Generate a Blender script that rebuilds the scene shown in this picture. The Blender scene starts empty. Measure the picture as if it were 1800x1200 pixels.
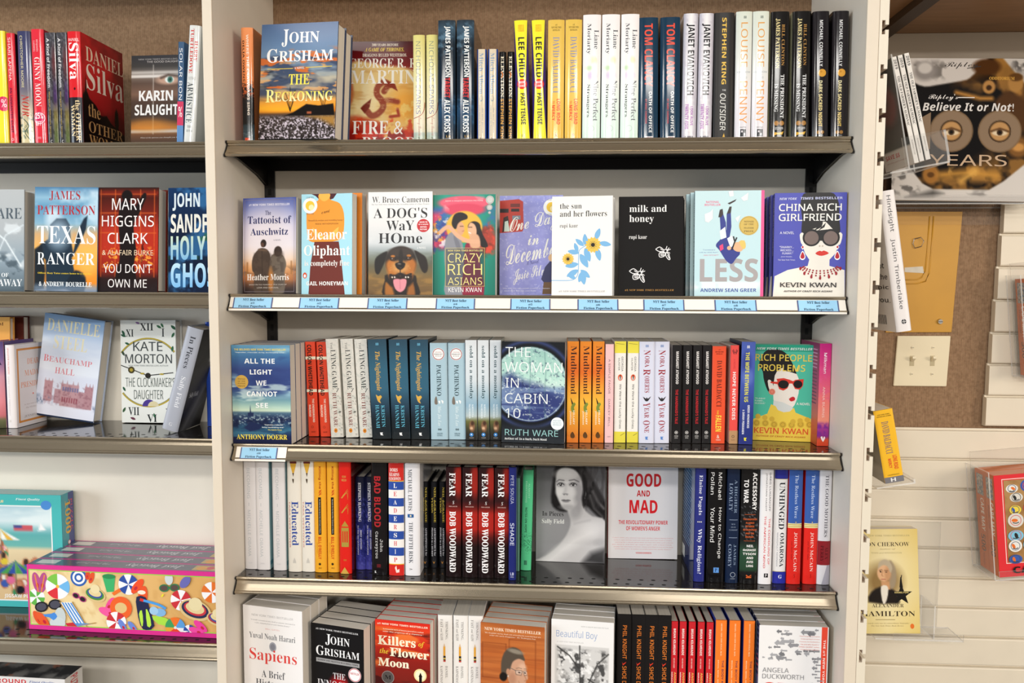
import bpy, bmesh, math, random
import numpy as np
from mathutils import Vector, Matrix

# ------------------------------------------------------------------ camera, world, lights, exposure
SC = bpy.context.scene
COL = SC.collection
FPX = 1400.0
EYE = Vector((0.0543, -1.52, 1.35))
YAW, PIT, ROL = 0.0583, 0.072, 0.004
FW = Vector((-math.sin(YAW)*math.cos(PIT), math.cos(YAW)*math.cos(PIT), -math.sin(PIT)))
_r0 = Vector((math.cos(YAW), math.sin(YAW), 0)); _u0 = _r0.cross(FW)
RT = math.cos(ROL)*_r0 + math.sin(ROL)*_u0
UP = -math.sin(ROL)*_r0 + math.cos(ROL)*_u0
cd = bpy.data.cameras.new('camera'); cd.sensor_width = 36; cd.lens = FPX/1800*36
cd.clip_start = .05
cam = bpy.data.objects.new('camera', cd); COL.objects.link(cam)
M = Matrix.Identity(4)
for i in range(3):
    M[i][0] = RT[i]; M[i][1] = UP[i]; M[i][2] = -FW[i]; M[i][3] = EYE[i]
cam.matrix_world = M
SC.camera = cam

w = bpy.data.worlds.new('shop_ambient'); SC.world = w; w.use_nodes = True
w.node_tree.nodes['Background'].inputs[0].default_value = (1.0, .95, .88, 1)
w.node_tree.nodes['Background'].inputs[1].default_value = .33

def area(name, loc, sx, sy, power, color=(1, .97, .92), rot=(0, 0, 0)):
    l = bpy.data.lights.new(name, 'AREA'); l.shape = 'RECTANGLE'; l.size = sx; l.size_y = sy
    l.energy = power; l.color = color
    o = bpy.data.objects.new(name, l); COL.objects.link(o); o.location = loc; o.rotation_euler = rot
    return o
# rows of fluorescent troffers on the shop ceiling, behind and above the photographer
for i, (x, y, p) in enumerate([(-1.3, -1.75, 9), (1.1, -1.75, 9), (-1.5, -3.9, 50), (.9, -3.9, 50),
                               (-2.6, -6.6, 100), (0.1, -6.6, 110), (2.6, -6.6, 100)]):
    area('ceiling_troffer', (x, y, 2.75), 1.2, .3, p, rot=(math.radians(22 if y < -3 else 0), 0, 0))
# added fill lights, not real fixtures: cool left, warm right, brightening the side panels
area('cool_fill_left', (-5.2, -2.6, 1.5), 2.6, 2.2, 190, (.82, .92, 1), rot=(math.radians(90), 0, math.radians(-62)))
area('warm_fill_right', (4.6, -3.2, 1.9), 1.8, 1.4, 130, (1, .86, .7), rot=(math.radians(90), 0, math.radians(56)))
SC.view_settings.view_transform = 'Standard'; SC.view_settings.look = 'None'
SC.view_settings.gamma = 1; SC.view_settings.use_curve_mapping = False
SC.view_settings.exposure = -0.2

# ------------------------------------------------------------------ helpers
def ray(px, py):
    return FW + RT*((px-900)/FPX) + UP*((600-py)/FPX)
def at(px, py, Y):                       # the point of the plane at depth Y seen there
    d = ray(px, py); return EYE + d*((Y-EYE.y)/d.y)
def atz(px, py, z):                      # the point of a level plane
    d = ray(px, py); return EYE + d*((z-EYE.z)/d.z)

def lin(c):
    if isinstance(c, str):
        c = c.lstrip('#'); c = (int(c[0:2], 16), int(c[2:4], 16), int(c[4:6], 16))
    return tuple((v/255/12.92 if v/255 <= .04045 else ((v/255+.055)/1.055)**2.4) for v in c[:3])
def rgb(c):
    if isinstance(c, str):
        c = c.lstrip('#'); return (int(c[0:2], 16), int(c[2:4], 16), int(c[4:6], 16))
    return c

def mat(name, color=None, rough=.5, metal=0, attr=False, coat=0, noise=0, nscale=60, bump=0, trans=0, ior=1.5, stretch=(1, 1, 1), alpha=1, spec=.5):
    m = bpy.data.materials.new(name); m.use_nodes = True
    nt = m.node_tree; b = nt.nodes['Principled BSDF']
    b.inputs['Roughness'].default_value = rough; b.inputs['Metallic'].default_value = metal
    b.inputs['IOR'].default_value = ior; b.inputs['Coat Weight'].default_value = coat
    b.inputs['Coat Roughness'].default_value = .06
    b.inputs['Specular IOR Level'].default_value = spec
    if trans: b.inputs['Transmission Weight'].default_value = trans
    src = None
    if attr:
        a = nt.nodes.new('ShaderNodeVertexColor'); a.layer_name = 'Col'; src = a.outputs[0]
    else:
        b.inputs['Base Color'].default_value = (*lin(color), 1)
    if noise or bump:
        tc = nt.nodes.new('ShaderNodeTexCoord'); mp = nt.nodes.new('ShaderNodeMapping'); mp.inputs['Scale'].default_value = stretch
        nz = nt.nodes.new('ShaderNodeTexNoise'); nz.inputs['Scale'].default_value = nscale; nz.inputs['Detail'].default_value = 4
        nt.links.new(tc.outputs['Object'], mp.inputs[0]); nt.links.new(mp.outputs[0], nz.inputs['Vector'])
        if noise:
            mx = nt.nodes.new('ShaderNodeMix'); mx.data_type = 'RGBA'; mx.blend_type = 'MULTIPLY'
            mx.inputs['Factor'].default_value = noise
            if src: nt.links.new(src, mx.inputs[6])
            else: mx.inputs[6].default_value = (*lin(color), 1)
            nt.links.new(nz.outputs[0], mx.inputs[7]); src = mx.outputs[2]
        if bump:
            bp = nt.nodes.new('ShaderNodeBump'); bp.inputs['Strength'].default_value = bump; bp.inputs['Distance'].default_value = .001
            nt.links.new(nz.outputs[0], bp.inputs['Height']); nt.links.new(bp.outputs[0], b.inputs['Normal'])
    if src: nt.links.new(src, b.inputs['Base Color'])
    return m

M_gloss = mat('glossy_print', rough=.1, attr=True, spec=.32)
M_semi = mat('satin_print', rough=.36, attr=True, spec=.25)
M_matte = mat('matte_print', rough=.6, attr=True, spec=.15)
M_foil = mat('foil_print', rough=.3, attr=True, metal=.6)
M_page = mat('page_edges', '#e6dccb', .9, noise=.35, nscale=900, stretch=(1, 1, .02), spec=.1)
M_pagew = mat('white_page_edges', '#f0e9df', .9, noise=.25, nscale=900, stretch=(1, 1, .02), spec=.1)
M_panel = mat('grey_laminate', '#e4dbcd', .45, noise=.06, nscale=30)
M_trim = mat('cream_edge_trim', '#dccfbc', .4, noise=.05, nscale=40)
M_back = mat('grey_back_panel', '#d6d0c4', .5, noise=.08, nscale=25)
M_backl = mat('cream_back_panel', '#ebe3d4', .5, noise=.06, nscale=25)
M_black = mat('black_steel', '#141212', .35, metal=.3)
M_deck = mat('dark_brown_enamel', '#1f1a17', .09, spec=.75, noise=.2, nscale=40, ior=1.6)
M_lip = mat('bronze_rail', '#b3a691', .22, metal=.9, noise=.1, nscale=8, stretch=(.3, 20, 20))
M_hole = mat('hole_dark', '#050505', .9)
def thin_acrylic(name, col, clear, fres):
    m = bpy.data.materials.new(name); m.use_nodes = True; nt = m.node_tree; nt.nodes.clear()
    o = nt.nodes.new('ShaderNodeOutputMaterial'); t = nt.nodes.new('ShaderNodeBsdfTransparent'); t.inputs[0].default_value = (.97, .97, .97, 1)
    d = nt.nodes.new('ShaderNodeBsdfPrincipled'); d.inputs['Base Color'].default_value = (*lin(col), 1); d.inputs['Roughness'].default_value = .05
    mx = nt.nodes.new('ShaderNodeMixShader'); f = nt.nodes.new('ShaderNodeFresnel'); f.inputs[0].default_value = 1.45
    ma = nt.nodes.new('ShaderNodeMath'); ma.operation = 'MULTIPLY_ADD'; ma.inputs[1].default_value = fres; ma.inputs[2].default_value = 1-clear; ma.use_clamp = True
    nt.links.new(f.outputs[0], ma.inputs[0]); nt.links.new(ma.outputs[0], mx.inputs[0]); nt.links.new(t.outputs[0], mx.inputs[1]); nt.links.new(d.outputs[0], mx.inputs[2]); nt.links.new(mx.outputs[0], o.inputs[0])
    return m
M_acry = thin_acrylic('clear_acrylic', '#f4f4f4', .98, .09)
M_acre = thin_acrylic('acrylic_cut_edge', '#f2f2f0', .6, .3)
M_slat = mat('cream_slatwall', '#e2d8c5', .35, noise=.08, nscale=20)
M_mdf = mat('brown_fibreboard', '#a6764a', .8, noise=.2, nscale=90)
M_steel = mat('bright_steel', '#c8c5c0', .25, metal=1)

def mesh_obj(name, verts, faces, material, parent=None, cols=None, smooth=False, mats=None, midx=None):
    me = bpy.data.meshes.new(name); me.from_pydata([tuple(v) for v in verts], [], faces)
    if cols is not None:
        a = me.attributes.new('Col', 'FLOAT_COLOR', 'POINT')
        arr = np.ones((len(verts), 4), dtype=np.float32); arr[:, :3] = np.asarray(cols, dtype=np.float32).reshape(-1, 3)
        a.data.foreach_set('color', arr.ravel())
    for m in (mats or [material]): me.materials.append(m)
    if midx is not None: me.polygons.foreach_set('material_index', midx)
    if smooth: me.polygons.foreach_set('use_smooth', [True]*len(me.polygons))
    o = bpy.data.objects.new(name, me); COL.objects.link(o)
    if parent: o.parent = parent
    return o

def empty(name, loc=(0, 0, 0), label=None, cat=None, group=None):
    o = bpy.data.objects.new(name, None); COL.objects.link(o); o.location = loc; o.empty_display_size = .02
    tag(o, label, cat, group); return o
def tag(o, label=None, cat=None, group=None, kind=None):
    if label: o['label'] = label
    if cat: o['category'] = cat
    if group: o['group'] = group
    if kind: o['kind'] = kind
    return o
def copy_tree(o, parent=None):
    c = o.copy(); COL.objects.link(c)
    if parent: c.parent = parent
    for ch in list(o.children): copy_tree(ch, c)
    return c

class MB:                                 # collects boxes, prisms and tubes into one mesh
    def __init__(s): s.v = []; s.f = []; s.c = []
    def box(s, x0, y0, z0, x1, y1, z1, c=None):
        n = len(s.v)
        s.v += [(x0, y0, z0), (x1, y0, z0), (x1, y1, z0), (x0, y1, z0), (x0, y0, z1), (x1, y0, z1), (x1, y1, z1), (x0, y1, z1)]
        s.f += [(n, n+3, n+2, n+1), (n+4, n+5, n+6, n+7), (n, n+1, n+5, n+4), (n+1, n+2, n+6, n+5), (n+2, n+3, n+7, n+6), (n+3, n, n+4, n+7)]
        if c is not None: s.c += [lin(c)]*8
        return s
    def prism(s, prof, a, b, axis='x', c=None):      # profile points (two coords) swept between a and b
        n = len(s.v); k = len(prof)
        for t in (a, b):
            for p in prof:
                s.v.append((t, p[0], p[1]) if axis == 'x' else (p[0], t, p[1]) if axis == 'y' else (p[0], p[1], t))
        for i in range(k):
            j = (i+1) % k; s.f.append((n+i, n+j, n+k+j, n+k+i))
        s.f.append(tuple(n+i for i in range(k))[::-1]); s.f.append(tuple(n+k+i for i in range(k)))
        if c is not None: s.c += [lin(c)]*(2*k)
        return s
    def tube(s, pts, r, seg=8, c=None):
        n = len(s.v); P = [Vector(p) for p in pts]
        for i, p in enumerate(P):
            t = (P[min(i+1, len(P)-1)]-P[max(i-1, 0)]).normalized()
            a = t.cross(Vector((0, 0, 1)) if abs(t.z) < .9 else Vector((1, 0, 0))).normalized(); b = t.cross(a)
            rr = r[i] if isinstance(r, (list, tuple)) else r
            for k in range(seg):
                g = 2*math.pi*k/seg; s.v.append(tuple(p + a*(rr*math.cos(g)) + b*(rr*math.sin(g))))
        for i in range(len(P)-1):
            for k in range(seg):
                k2 = (k+1) % seg; s.f.append((n+i*seg+k, n+i*seg+k2, n+(i+1)*seg+k2, n+(i+1)*seg+k))
        s.f.append(tuple(n+k for k in range(seg))[::-1]); s.f.append(tuple(n+(len(P)-1)*seg+k for k in range(seg)))
        if c is not None: s.c += [lin(c)]*(len(P)*seg)
        return s
    def build(s, name, m, parent=None, bevel=0, smooth=False):
        o = mesh_obj(name, s.v, s.f, m, parent, s.c if s.c else None, smooth)
        bm = bmesh.new(); bm.from_mesh(o.data)
        bmesh.ops.recalc_face_normals(bm, faces=bm.faces)
        if bevel:
            bmesh.ops.bevel(bm, geom=list(bm.edges), offset=bevel, segments=2, affect='EDGES', profile=.5)
        bm.to_mesh(o.data); bm.free()
        return o

# ------------------------------------------------------------------ lettering
FSC = bpy.data.scenes.new('type_foundry')
_fc = bpy.data.curves.new('type', 'FONT'); _fo = bpy.data.objects.new('type', _fc); FSC.collection.objects.link(_fo)
_fc.resolution_u = 3
BASES = {'S': (0x1D400, 0x1D7CE, 0), 's': (0x1D400, 0x1D7CE, -.006), 'I': (0x1D468, 0x1D7CE, 0), 'i': (0x1D468, 0x1D7CE, -.005), 'c': (0x1D4D0, 0x1D7CE, 0),
         'C': (0x1D4D0, 0x1D7CE, -.004), 'B': (0x1D5D4, 0x1D7EC, 0), 'K': (0x1D5D4, 0x1D7EC, .008), 'n': (0x1D5A0, 0x1D7E2, 0), 'N': (0x1D5A0, 0x1D7E2, .012), 'l': (0x1D5A0, 0x1D7E2, -.008), 'm': (0x1D670, 0x1D7F6, 0), 'M': (0x1D670, 0x1D7F6, .015),
         'Q': (0x1D400, 0x1D7CE, .012), 'J': (0x1D63C, 0x1D7EC, 0)}
_cache = {}
def glyphs(t, st):
    k = (t, st)
    if k in _cache: return _cache[k]
    ub, db, off = BASES[st]
    s = ''
    for c in t:
        if 'A' <= c <= 'Z': s += chr(ub+ord(c)-65)
        elif 'a' <= c <= 'z': s += chr(ub+26+ord(c)-97)
        elif '0' <= c <= '9': s += chr(db+ord(c)-48)
        else: s += c
    _fc.body = s; _fc.offset = off
    vl = FSC.view_layers[0]; vl.update(); dg = vl.depsgraph
    me = bpy.data.meshes.new_from_object(_fo.evaluated_get(dg))
    v = np.empty(len(me.vertices)*3); me.vertices.foreach_get('co', v); v = v.reshape(-1, 3)[:, :2]
    f = [tuple(p.vertices) for p in me.polygons]
    bpy.data.meshes.remove(me)
    lo = v.min(0); hi = v.max(0)
    v = (v-lo)/np.maximum(hi-lo, 1e-6)
    _cache[k] = (v, f, (hi-lo)); return _cache[k]

def smooth_pts(pts, n=6, closed=True):
    out = []; k = len(pts)
    for i in range(k if closed else k-1):
        p0 = pts[(i-1) % k] if closed or i > 0 else pts[i]; p1 = pts[i]; p2 = pts[(i+1) % k]
        p3 = pts[(i+2) % k] if closed or i+2 < k else p2
        for j in range(n):
            t = j/n
            out.append(tuple(.5*((2*p1[d]) + (-p0[d]+p2[d])*t + (2*p0[d]-5*p1[d]+4*p2[d]-p3[d])*t*t + (-p0[d]+3*p1[d]-3*p2[d]+p3[d])*t**3) for d in (0, 1)))
    if not closed: out.append(pts[-1])
    return out

def wrap_cut(uv, faces, cols):            # cut flat ink along the spine so that it can follow a rounded one
    bm = bmesh.new(); ly = bm.verts.layers.float_vector.new('c')
    vs = []
    for (u, v), c in zip(uv, cols):
        q = bm.verts.new((u, v, 0)); q[ly] = c; vs.append(q)
    for f in faces:
        try: bm.faces.new([vs[i] for i in f])
        except ValueError: pass
    us = [float(u) for u, v in uv]; lo, hi = min(us), max(us)
    for k in range(1, 16):
        x = k/16
        if lo+.004 < x < hi-.004:
            bmesh.ops.bisect_plane(bm, geom=bm.verts[:]+bm.edges[:]+bm.faces[:], plane_co=(x, 0, 0), plane_no=(1, 0, 0), dist=1e-5)
    bm.verts.index_update()
    out = ([(q.co.x, q.co.y) for q in bm.verts], [tuple(q.index for q in f.verts) for f in bm.faces], [tuple(q[ly]) for q in bm.verts])
    bm.free(); return out

class Print:
    """ink on one face of a thing: art (shapes, painted grids) and lettering, each ending as its own mesh"""
    def __init__(s, w, h, O=(0, 0, 0), ex=(1, 0, 0), ez=(0, 0, 1), n=(0, -1, 0), prof=None):
        s.w = w; s.h = h; s.O = Vector(O); s.ex = Vector(ex); s.ez = Vector(ez); s.n = Vector(n); s.prof = prof
        s.lay = 0; s.L = {}; s.clip = (0., 0., 1., 1.)
    def _add(s, key, uv, faces, cols):
        uv = np.clip(np.asarray(uv, dtype=float), s.clip[:2], s.clip[2:])
        e = .0003 + .000018*s.lay; s.lay += 1
        V, F, C = [], [], []; s.L.setdefault(key, []).append((V, F, C)); n0 = 0
        if len(cols) == 3 and not hasattr(cols[0], '__len__'): cols = [tuple(cols)]*len(uv)
        if s.prof and (len(faces) < 400 or key == 'lettering'): uv, faces, cols = wrap_cut(uv, faces, cols)
        uv = np.asarray(uv, dtype=float)
        for u, v in uv:
            d = e + (s.prof(u) if s.prof else 0)
            V.append(s.O + s.ex*((u-.5)*s.w) + s.ez*((1-v)*s.h) + s.n*d)
        F += [tuple(i+n0 for i in f) for f in faces]
        C += [tuple(c) for c in cols]
    def rect(s, u0, v0, u1, v1, c, c2=None, key='cover_art', nx=None):
        nx = nx or (10 if s.prof else 1)
        uv = []; cl = []
        for j, v in enumerate((v0, v1)):
            for i in range(nx+1): uv.append((u0+(u1-u0)*i/nx, v)); cl.append(lin(c2 if (j and c2) else c))
        s._add(key, uv, [(i, i+1, nx+2+i, nx+1+i) for i in range(nx)], cl); return s
    def frame(s, u0, v0, u1, v1, t, c, key='cover_art'):
        tv = t*s.w/s.h
        s.rect(u0, v0, u1, v0+tv, c, key=key).rect(u0, v1-tv, u1, v1, c, key=key).rect(u0, v0, u0+t, v1, c, key=key).rect(u1-t, v0, u1, v1, c, key=key); return s
    def poly(s, pts, c, sm=0, key='cover_art'):
        if sm: pts = smooth_pts(pts, sm)
        s._add(key, pts, [tuple(range(len(pts)))], lin(c)); return s
    def ell(s, cu, cv, r, c, rv=None, rot=0, n=28, key='cover_art', a0=0, a1=360):
        rv = r if rv is None else rv; k = s.w/s.h; pts = []
        full = a1-a0 >= 360
        for i in range(n if full else n+1):
            a = math.radians(a0 + (a1-a0)*i/n); x = r*math.cos(a); y = rv*math.sin(a); q = math.radians(rot)
            pts.append((cu + x*math.cos(q)-y*math.sin(q), cv + (x*math.sin(q)+y*math.cos(q))*k))
        if not full: pts.append((cu, cv))
        s._add(key, pts, [tuple(range(len(pts)))], lin(c)); return s
    def ring(s, cu, cv, r, t, c, n=32, key='cover_art'):
        k = s.w/s.h; uv = []
        for i in range(n):
            a = 2*math.pi*i/n
            uv += [(cu+r*math.cos(a), cv+r*k*math.sin(a)), (cu+(r-t)*math.cos(a), cv+(r-t)*k*math.sin(a))]
        s._add(key, uv, [(2*i, 2*((i+1) % n), 2*((i+1) % n)+1, 2*i+1) for i in range(n)], lin(c)); return s
    def line(s, pts, t, c, sm=0, key='cover_art'):
        if sm: pts = smooth_pts(pts, sm, False)
        k = s.w/s.h; P = [Vector((p[0], p[1]/k)) for p in pts]; uv = []
        for i, p in enumerate(P):
            d = P[min(i+1, len(P)-1)]-P[max(i-1, 0)]
            if d.length < 1e-9: d = Vector((1, 0))
            d.normalize(); q = Vector((-d.y, d.x))*(t/2)
            for z in (p+q, p-q): uv.append((z.x, z.y*k))
        s._add(key, uv, [(2*i, 2*i+1, 2*i+3, 2*i+2) for i in range(len(P)-1)], lin(c)); return s
    def text(s, t, u0, v0, u1, v1, c, st='n', rot=0, c2=None, shear=0, key='lettering'):
        V, F, _ = glyphs(t, st)
        x = V[:, 0]; y = V[:, 1]
        if rot == 0: U = u0+(u1-u0)*x; W = v1+(v0-v1)*y
        elif rot == 90: U = u0+(u1-u0)*y; W = v0+(v1-v0)*x
        else: U = u1+(u0-u1)*y; W = v1+(v0-v1)*x
        W = W + shear*(U-u0)
        if c2:
            a = np.array(lin(c)); b = np.array(lin(c2)); tt = (1-y) if rot == 0 else x
            cl = [tuple(a+(b-a)*q) for q in tt]
        else: cl = lin(c)
        s._add(key, np.stack([U, W], 1), F, cl); return s
    def paint(s, fn, nx, ny=None, key='cover_art', box=(0, 0, 1, 1)):
        u0, v0, u1, v1 = box
        ny = ny or max(2, int(nx*s.h/s.w*(v1-v0)/(u1-u0)))
        cv = Canvas(nx+1, ny+1, s.h*(v1-v0)/(s.w*(u1-u0))); fn(cv)
        uv = np.stack([u0+(u1-u0)*cv.U, v0+(v1-v0)*cv.V], -1).reshape(-1, 2)
        c = np.clip(cv.C, 0, 255).reshape(-1, 3)/255
        c = np.where(c <= .04045, c/12.92, ((c+.055)/1.055)**2.4)
        idx = np.arange((nx+1)*(ny+1)).reshape(ny+1, nx+1)
        F = np.stack([idx[:-1, :-1], idx[:-1, 1:], idx[1:, 1:], idx[1:, :-1]], -1).reshape(-1, 4).tolist()
        s._add(key, uv, F, c.tolist()); return s
    def build(s, parent, m, mats=None):
        for key, P in s.L.items():           # pieces of ink that lie apart become parts of their own
            n = len(P); own = list(range(n)); B = []
            for V, F, C in P:
                xs = [((v-s.O).dot(s.ex), (v-s.O).dot(s.ez)) for v in V]
                B.append((min(q[0] for q in xs), min(q[1] for q in xs), max(q[0] for q in xs), max(q[1] for q in xs)))
            for i in range(n):
                for j in range(i):
                    if own[i] != own[j]:
                        a, b = B[i], B[j]
                        if math.hypot(max(0, a[0]-b[2], b[0]-a[2]), max(0, a[1]-b[3], b[1]-a[3])) < .009:
                            t, f = own[i], own[j]; own = [t if q == f else q for q in own]
            for g in dict.fromkeys(own):
                VV, FF, CC = [], [], []
                for i in range(n):
                    if own[i] == g:
                        V, F, C = P[i]; k = len(VV); VV += V; CC += C; FF += [tuple(q+k for q in f) for f in F]
                mesh_obj(key, VV, FF, (mats or {}).get(key, m), parent, CC)

def _hash(ix, iy, seed):
    n = (ix.astype(np.int64)*374761393 + iy.astype(np.int64)*668265263 + seed*1274126177) & 0x7fffffff
    n = ((n ^ (n >> 13))*1274126177) & 0x7fffffff
    return ((n ^ (n >> 16)) & 0xffff)/65535.0
class Canvas:
    def __init__(s, nx, ny, asp):
        s.V, s.U = np.meshgrid(np.linspace(0, 1, ny), np.linspace(0, 1, nx), indexing='ij')
        s.a = asp; s.C = np.zeros((ny, nx, 3)); s.px = 1.0/nx
    def mix(s, m, c, al=1):
        m = np.clip(m*al, 0, 1)[..., None]; s.C = s.C*(1-m) + np.array(rgb(c), float)*m; return s
    def grad(s, st):
        vs = [q[0] for q in st]; cs = np.array([rgb(q[1]) for q in st], float)
        for k in range(3): s.C[..., k] = np.interp(s.V, vs, cs[:, k])
        return s
    def hgrad(s, st, al=1):
        vs = [q[0] for q in st]; cs = np.array([rgb(q[1]) for q in st], float); T = np.stack([np.interp(s.U, vs, cs[:, k]) for k in range(3)], -1)
        s.C = s.C*(1-al)+T*al; return s
    def blob(s, cu, cv, ru, rv=None, c='#000000', soft=.3, rot=0, al=1):     # radii in width units
        rv = ru if rv is None else rv; q = math.radians(rot)
        x = s.U-cu; y = (s.V-cv)*s.a; X = x*math.cos(q)+y*math.sin(q); Y = -x*math.sin(q)+y*math.cos(q)
        d = np.sqrt((X/ru)**2+(Y/rv)**2); return s.mix(np.clip((1+soft/2-d)/max(soft, .02), 0, 1), c, al)
    def sdf(s, pts):
        X = s.U; Y = s.V*s.a; P = [(p[0], p[1]*s.a) for p in pts]; n = len(P)
        ins = np.zeros(X.shape, bool); D = np.full(X.shape, 9.)
        for i in range(n):
            x0, y0 = P[i]; x1, y1 = P[(i+1) % n]
            if y0 != y1:
                ins ^= ((y0 > Y) != (y1 > Y)) & (X < (x1-x0)*(Y-y0)/(y1-y0)+x0)
            dx, dy = x1-x0, y1-y0; L = dx*dx+dy*dy+1e-12
            t = np.clip(((X-x0)*dx+(Y-y0)*dy)/L, 0, 1); D = np.minimum(D, np.hypot(X-x0-t*dx, Y-y0-t*dy))
        return np.where(ins, -D, D)
    def poly(s, pts, c, soft=.01, sm=0, al=1):
        if sm: pts = smooth_pts(pts, sm)
        return s.mix(.5-s.sdf(pts)/max(soft, s.px), c, al)
    def line(s, pts, t, c, soft=.006, al=1, sm=0):
        if sm: pts = smooth_pts(pts, sm, False)
        X = s.U; Y = s.V*s.a; D = np.full(X.shape, 9.)
        for (x0, y0), (x1, y1) in zip(pts[:-1], pts[1:]):
            y0 *= s.a; y1 *= s.a; dx, dy = x1-x0, y1-y0; L = dx*dx+dy*dy+1e-12
            q = np.clip(((X-x0)*dx+(Y-y0)*dy)/L, 0, 1); D = np.minimum(D, np.hypot(X-x0-q*dx, Y-y0-q*dy))
        return s.mix(.5-(D-t/2)/max(soft, s.px), c, al)
    def fbm(s, sc, seed=0, sx=1, sy=1, oc=4):
        r = np.zeros(s.U.shape); a = .5; X = s.U*sc*sx; Y = s.V*s.a*sc*sy
        for o in range(oc):
            ix = np.floor(X); iy = np.floor(Y); fx = X-ix; fy = Y-iy; fx = fx*fx*(3-2*fx); fy = fy*fy*(3-2*fy)
            h = lambda i, j: _hash(ix+i, iy+j, seed+o*17)
            r += a*((h(0, 0)*(1-fx)+h(1, 0)*fx)*(1-fy)+(h(0, 1)*(1-fx)+h(1, 1)*fx)*fy)
            X = X*2; Y = Y*2; a *= .5
        return r/(1-.5**oc)
    def noise(s, c, sc=4, thr=.5, soft=.15, al=1, seed=1, sx=1, sy=1, v0=-1, v1=2, u0=-1, u1=2, fe=.05, oc=4):
        m = np.clip((s.fbm(sc, seed, sx, sy, oc)-thr)/soft+.5, 0, 1)
        m = m*np.clip((s.V-v0)/fe, 0, 1)*np.clip((v1-s.V)/fe, 0, 1)*np.clip((s.U-u0)/fe, 0, 1)*np.clip((u1-s.U)/fe, 0, 1)
        return s.mix(m, c, al)
    def rect(s, u0, v0, u1, v1, c, al=1, soft=.01):
        m = np.clip((s.U-u0)/soft+.5, 0, 1)*np.clip((u1-s.U)/soft+.5, 0, 1)*np.clip((s.V-v0)/soft+.5, 0, 1)*np.clip((v1-s.V)/soft+.5, 0, 1)
        return s.mix(m, c, al)
# ------------------------------------------------------------------ the setting
HW = .6095
def wall_fabric():
    m = bpy.data.materials.new('brown_ribbed_fabric'); m.use_nodes = True; nt = m.node_tree; b = nt.nodes['Principled BSDF']
    b.inputs['Roughness'].default_value = .95; b.inputs['Specular IOR Level'].default_value = .1
    tc = nt.nodes.new('ShaderNodeTexCoord'); wv = nt.nodes.new('ShaderNodeTexWave'); wv.inputs['Scale'].default_value = 95
    wv.inputs['Distortion'].default_value = 1.2; wv.inputs['Detail'].default_value = 2; wv.inputs['Detail Scale'].default_value = 8
    nz = nt.nodes.new('ShaderNodeTexNoise'); nz.inputs['Scale'].default_value = 160; nz.inputs['Detail'].default_value = 5
    cr = nt.nodes.new('ShaderNodeValToRGB'); cr.color_ramp.elements[0].color = (*lin('#705640'), 1); cr.color_ramp.elements[1].color = (*lin('#a28468'), 1)
    ad = nt.nodes.new('ShaderNodeMath'); ad.operation = 'MULTIPLY_ADD'; ad.inputs[1].default_value = .4
    nt.links.new(tc.outputs['Object'], wv.inputs['Vector']); nt.links.new(tc.outputs['Object'], nz.inputs['Vector'])
    nt.links.new(wv.outputs['Fac'], ad.inputs[0]); nt.links.new(nz.outputs[0], ad.inputs[2])
    nt.links.new(ad.outputs[0], cr.inputs[0]); nt.links.new(cr.outputs[0], b.inputs['Base Color'])
    cr.color_ramp.elements[0].position = .25; cr.color_ramp.elements[1].position = 1.05 if False else 1.0
    bp = nt.nodes.new('ShaderNodeBump'); bp.inputs['Strength'].default_value = .5; bp.inputs['Distance'].default_value = .002
    nt.links.new(wv.outputs['Fac'], bp.inputs['Height']); nt.links.new(bp.outputs[0], b.inputs['Normal'])
    return m
M_fab = wall_fabric()
M_floor = mat('grey_carpet', '#6b655e', .95, noise=.5, nscale=120)
M_ceil = mat('white_ceiling_tile', '#e9e6df', .9, noise=.1, nscale=60)
WY = .335
tag(MB().box(-2.2, WY, 0, 2.4, WY+.1, 2.75).build('wall_back', M_fab), kind='structure')
tag(MB().box(-2.2, -8, -.05, 2.4, WY+.1, 0).build('floor', M_floor), kind='structure')
tag(MB().box(-2.2, -1.2, 2.75, 2.4, WY+.1, 2.8).build('ceiling', M_ceil), kind='structure')

TOPZ = 2.25
BK = .262                                   # face of the bookcase back panels
case = empty('bookcase', (0, .1, 0), 'grey laminate bookcase run with cream front edges and a dark steel back frame', 'bookcase')
def sub(mb, name, m, bevel=0):
    o = mb.build(name, m, None, bevel); o.location = (0, -.1, 0); o.parent = case; return o
for x0, x1 in ((-HW-.0185, -HW), (HW, HW+.0215)):
    p = sub(MB().box(x0, .004, 0, x1, WY-.002, TOPZ), 'side_panel', M_panel)
    e = MB().box(x0-.0004, -.0005, 0, x1+.0004, .004, TOPZ).build('edge_trim', M_trim, p, .0012)
SHZ = [1.6304, 1.3265, 1.0220, .7436, .452]
sub(MB().box(-HW, BK, .1, HW, BK+.008, 1.605), 'back_panel', M_back)
sub(MB().box(-1.9, BK, .1, -HW-.0185, BK+.008, 1.605), 'back_panel', M_backl)
for x0, x1 in ((-HW, -HW+.024), (HW-.024, HW), (-HW-.0185-.024, -HW-.0185)):
    mb = MB().box(x0, BK-.004, 0, x1, BK+.02, 1.615)
    sub(mb, 'upright', M_black, .001)
    h = MB()
    for k in range(60):
        z = .15+k*.0254
        if z < 1.58: h.box((x0+x1)/2-.0035, BK-.0048, z, (x0+x1)/2+.0035, BK-.003, z+.014)
    sub(h, 'upright_slots', M_hole)
# header board above the case (out of frame, shades the top of the wall)
sub(MB().box(-1.9, .0, 2.03, HW+.02, WY-.002, 2.055), 'canopy', M_panel)

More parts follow.
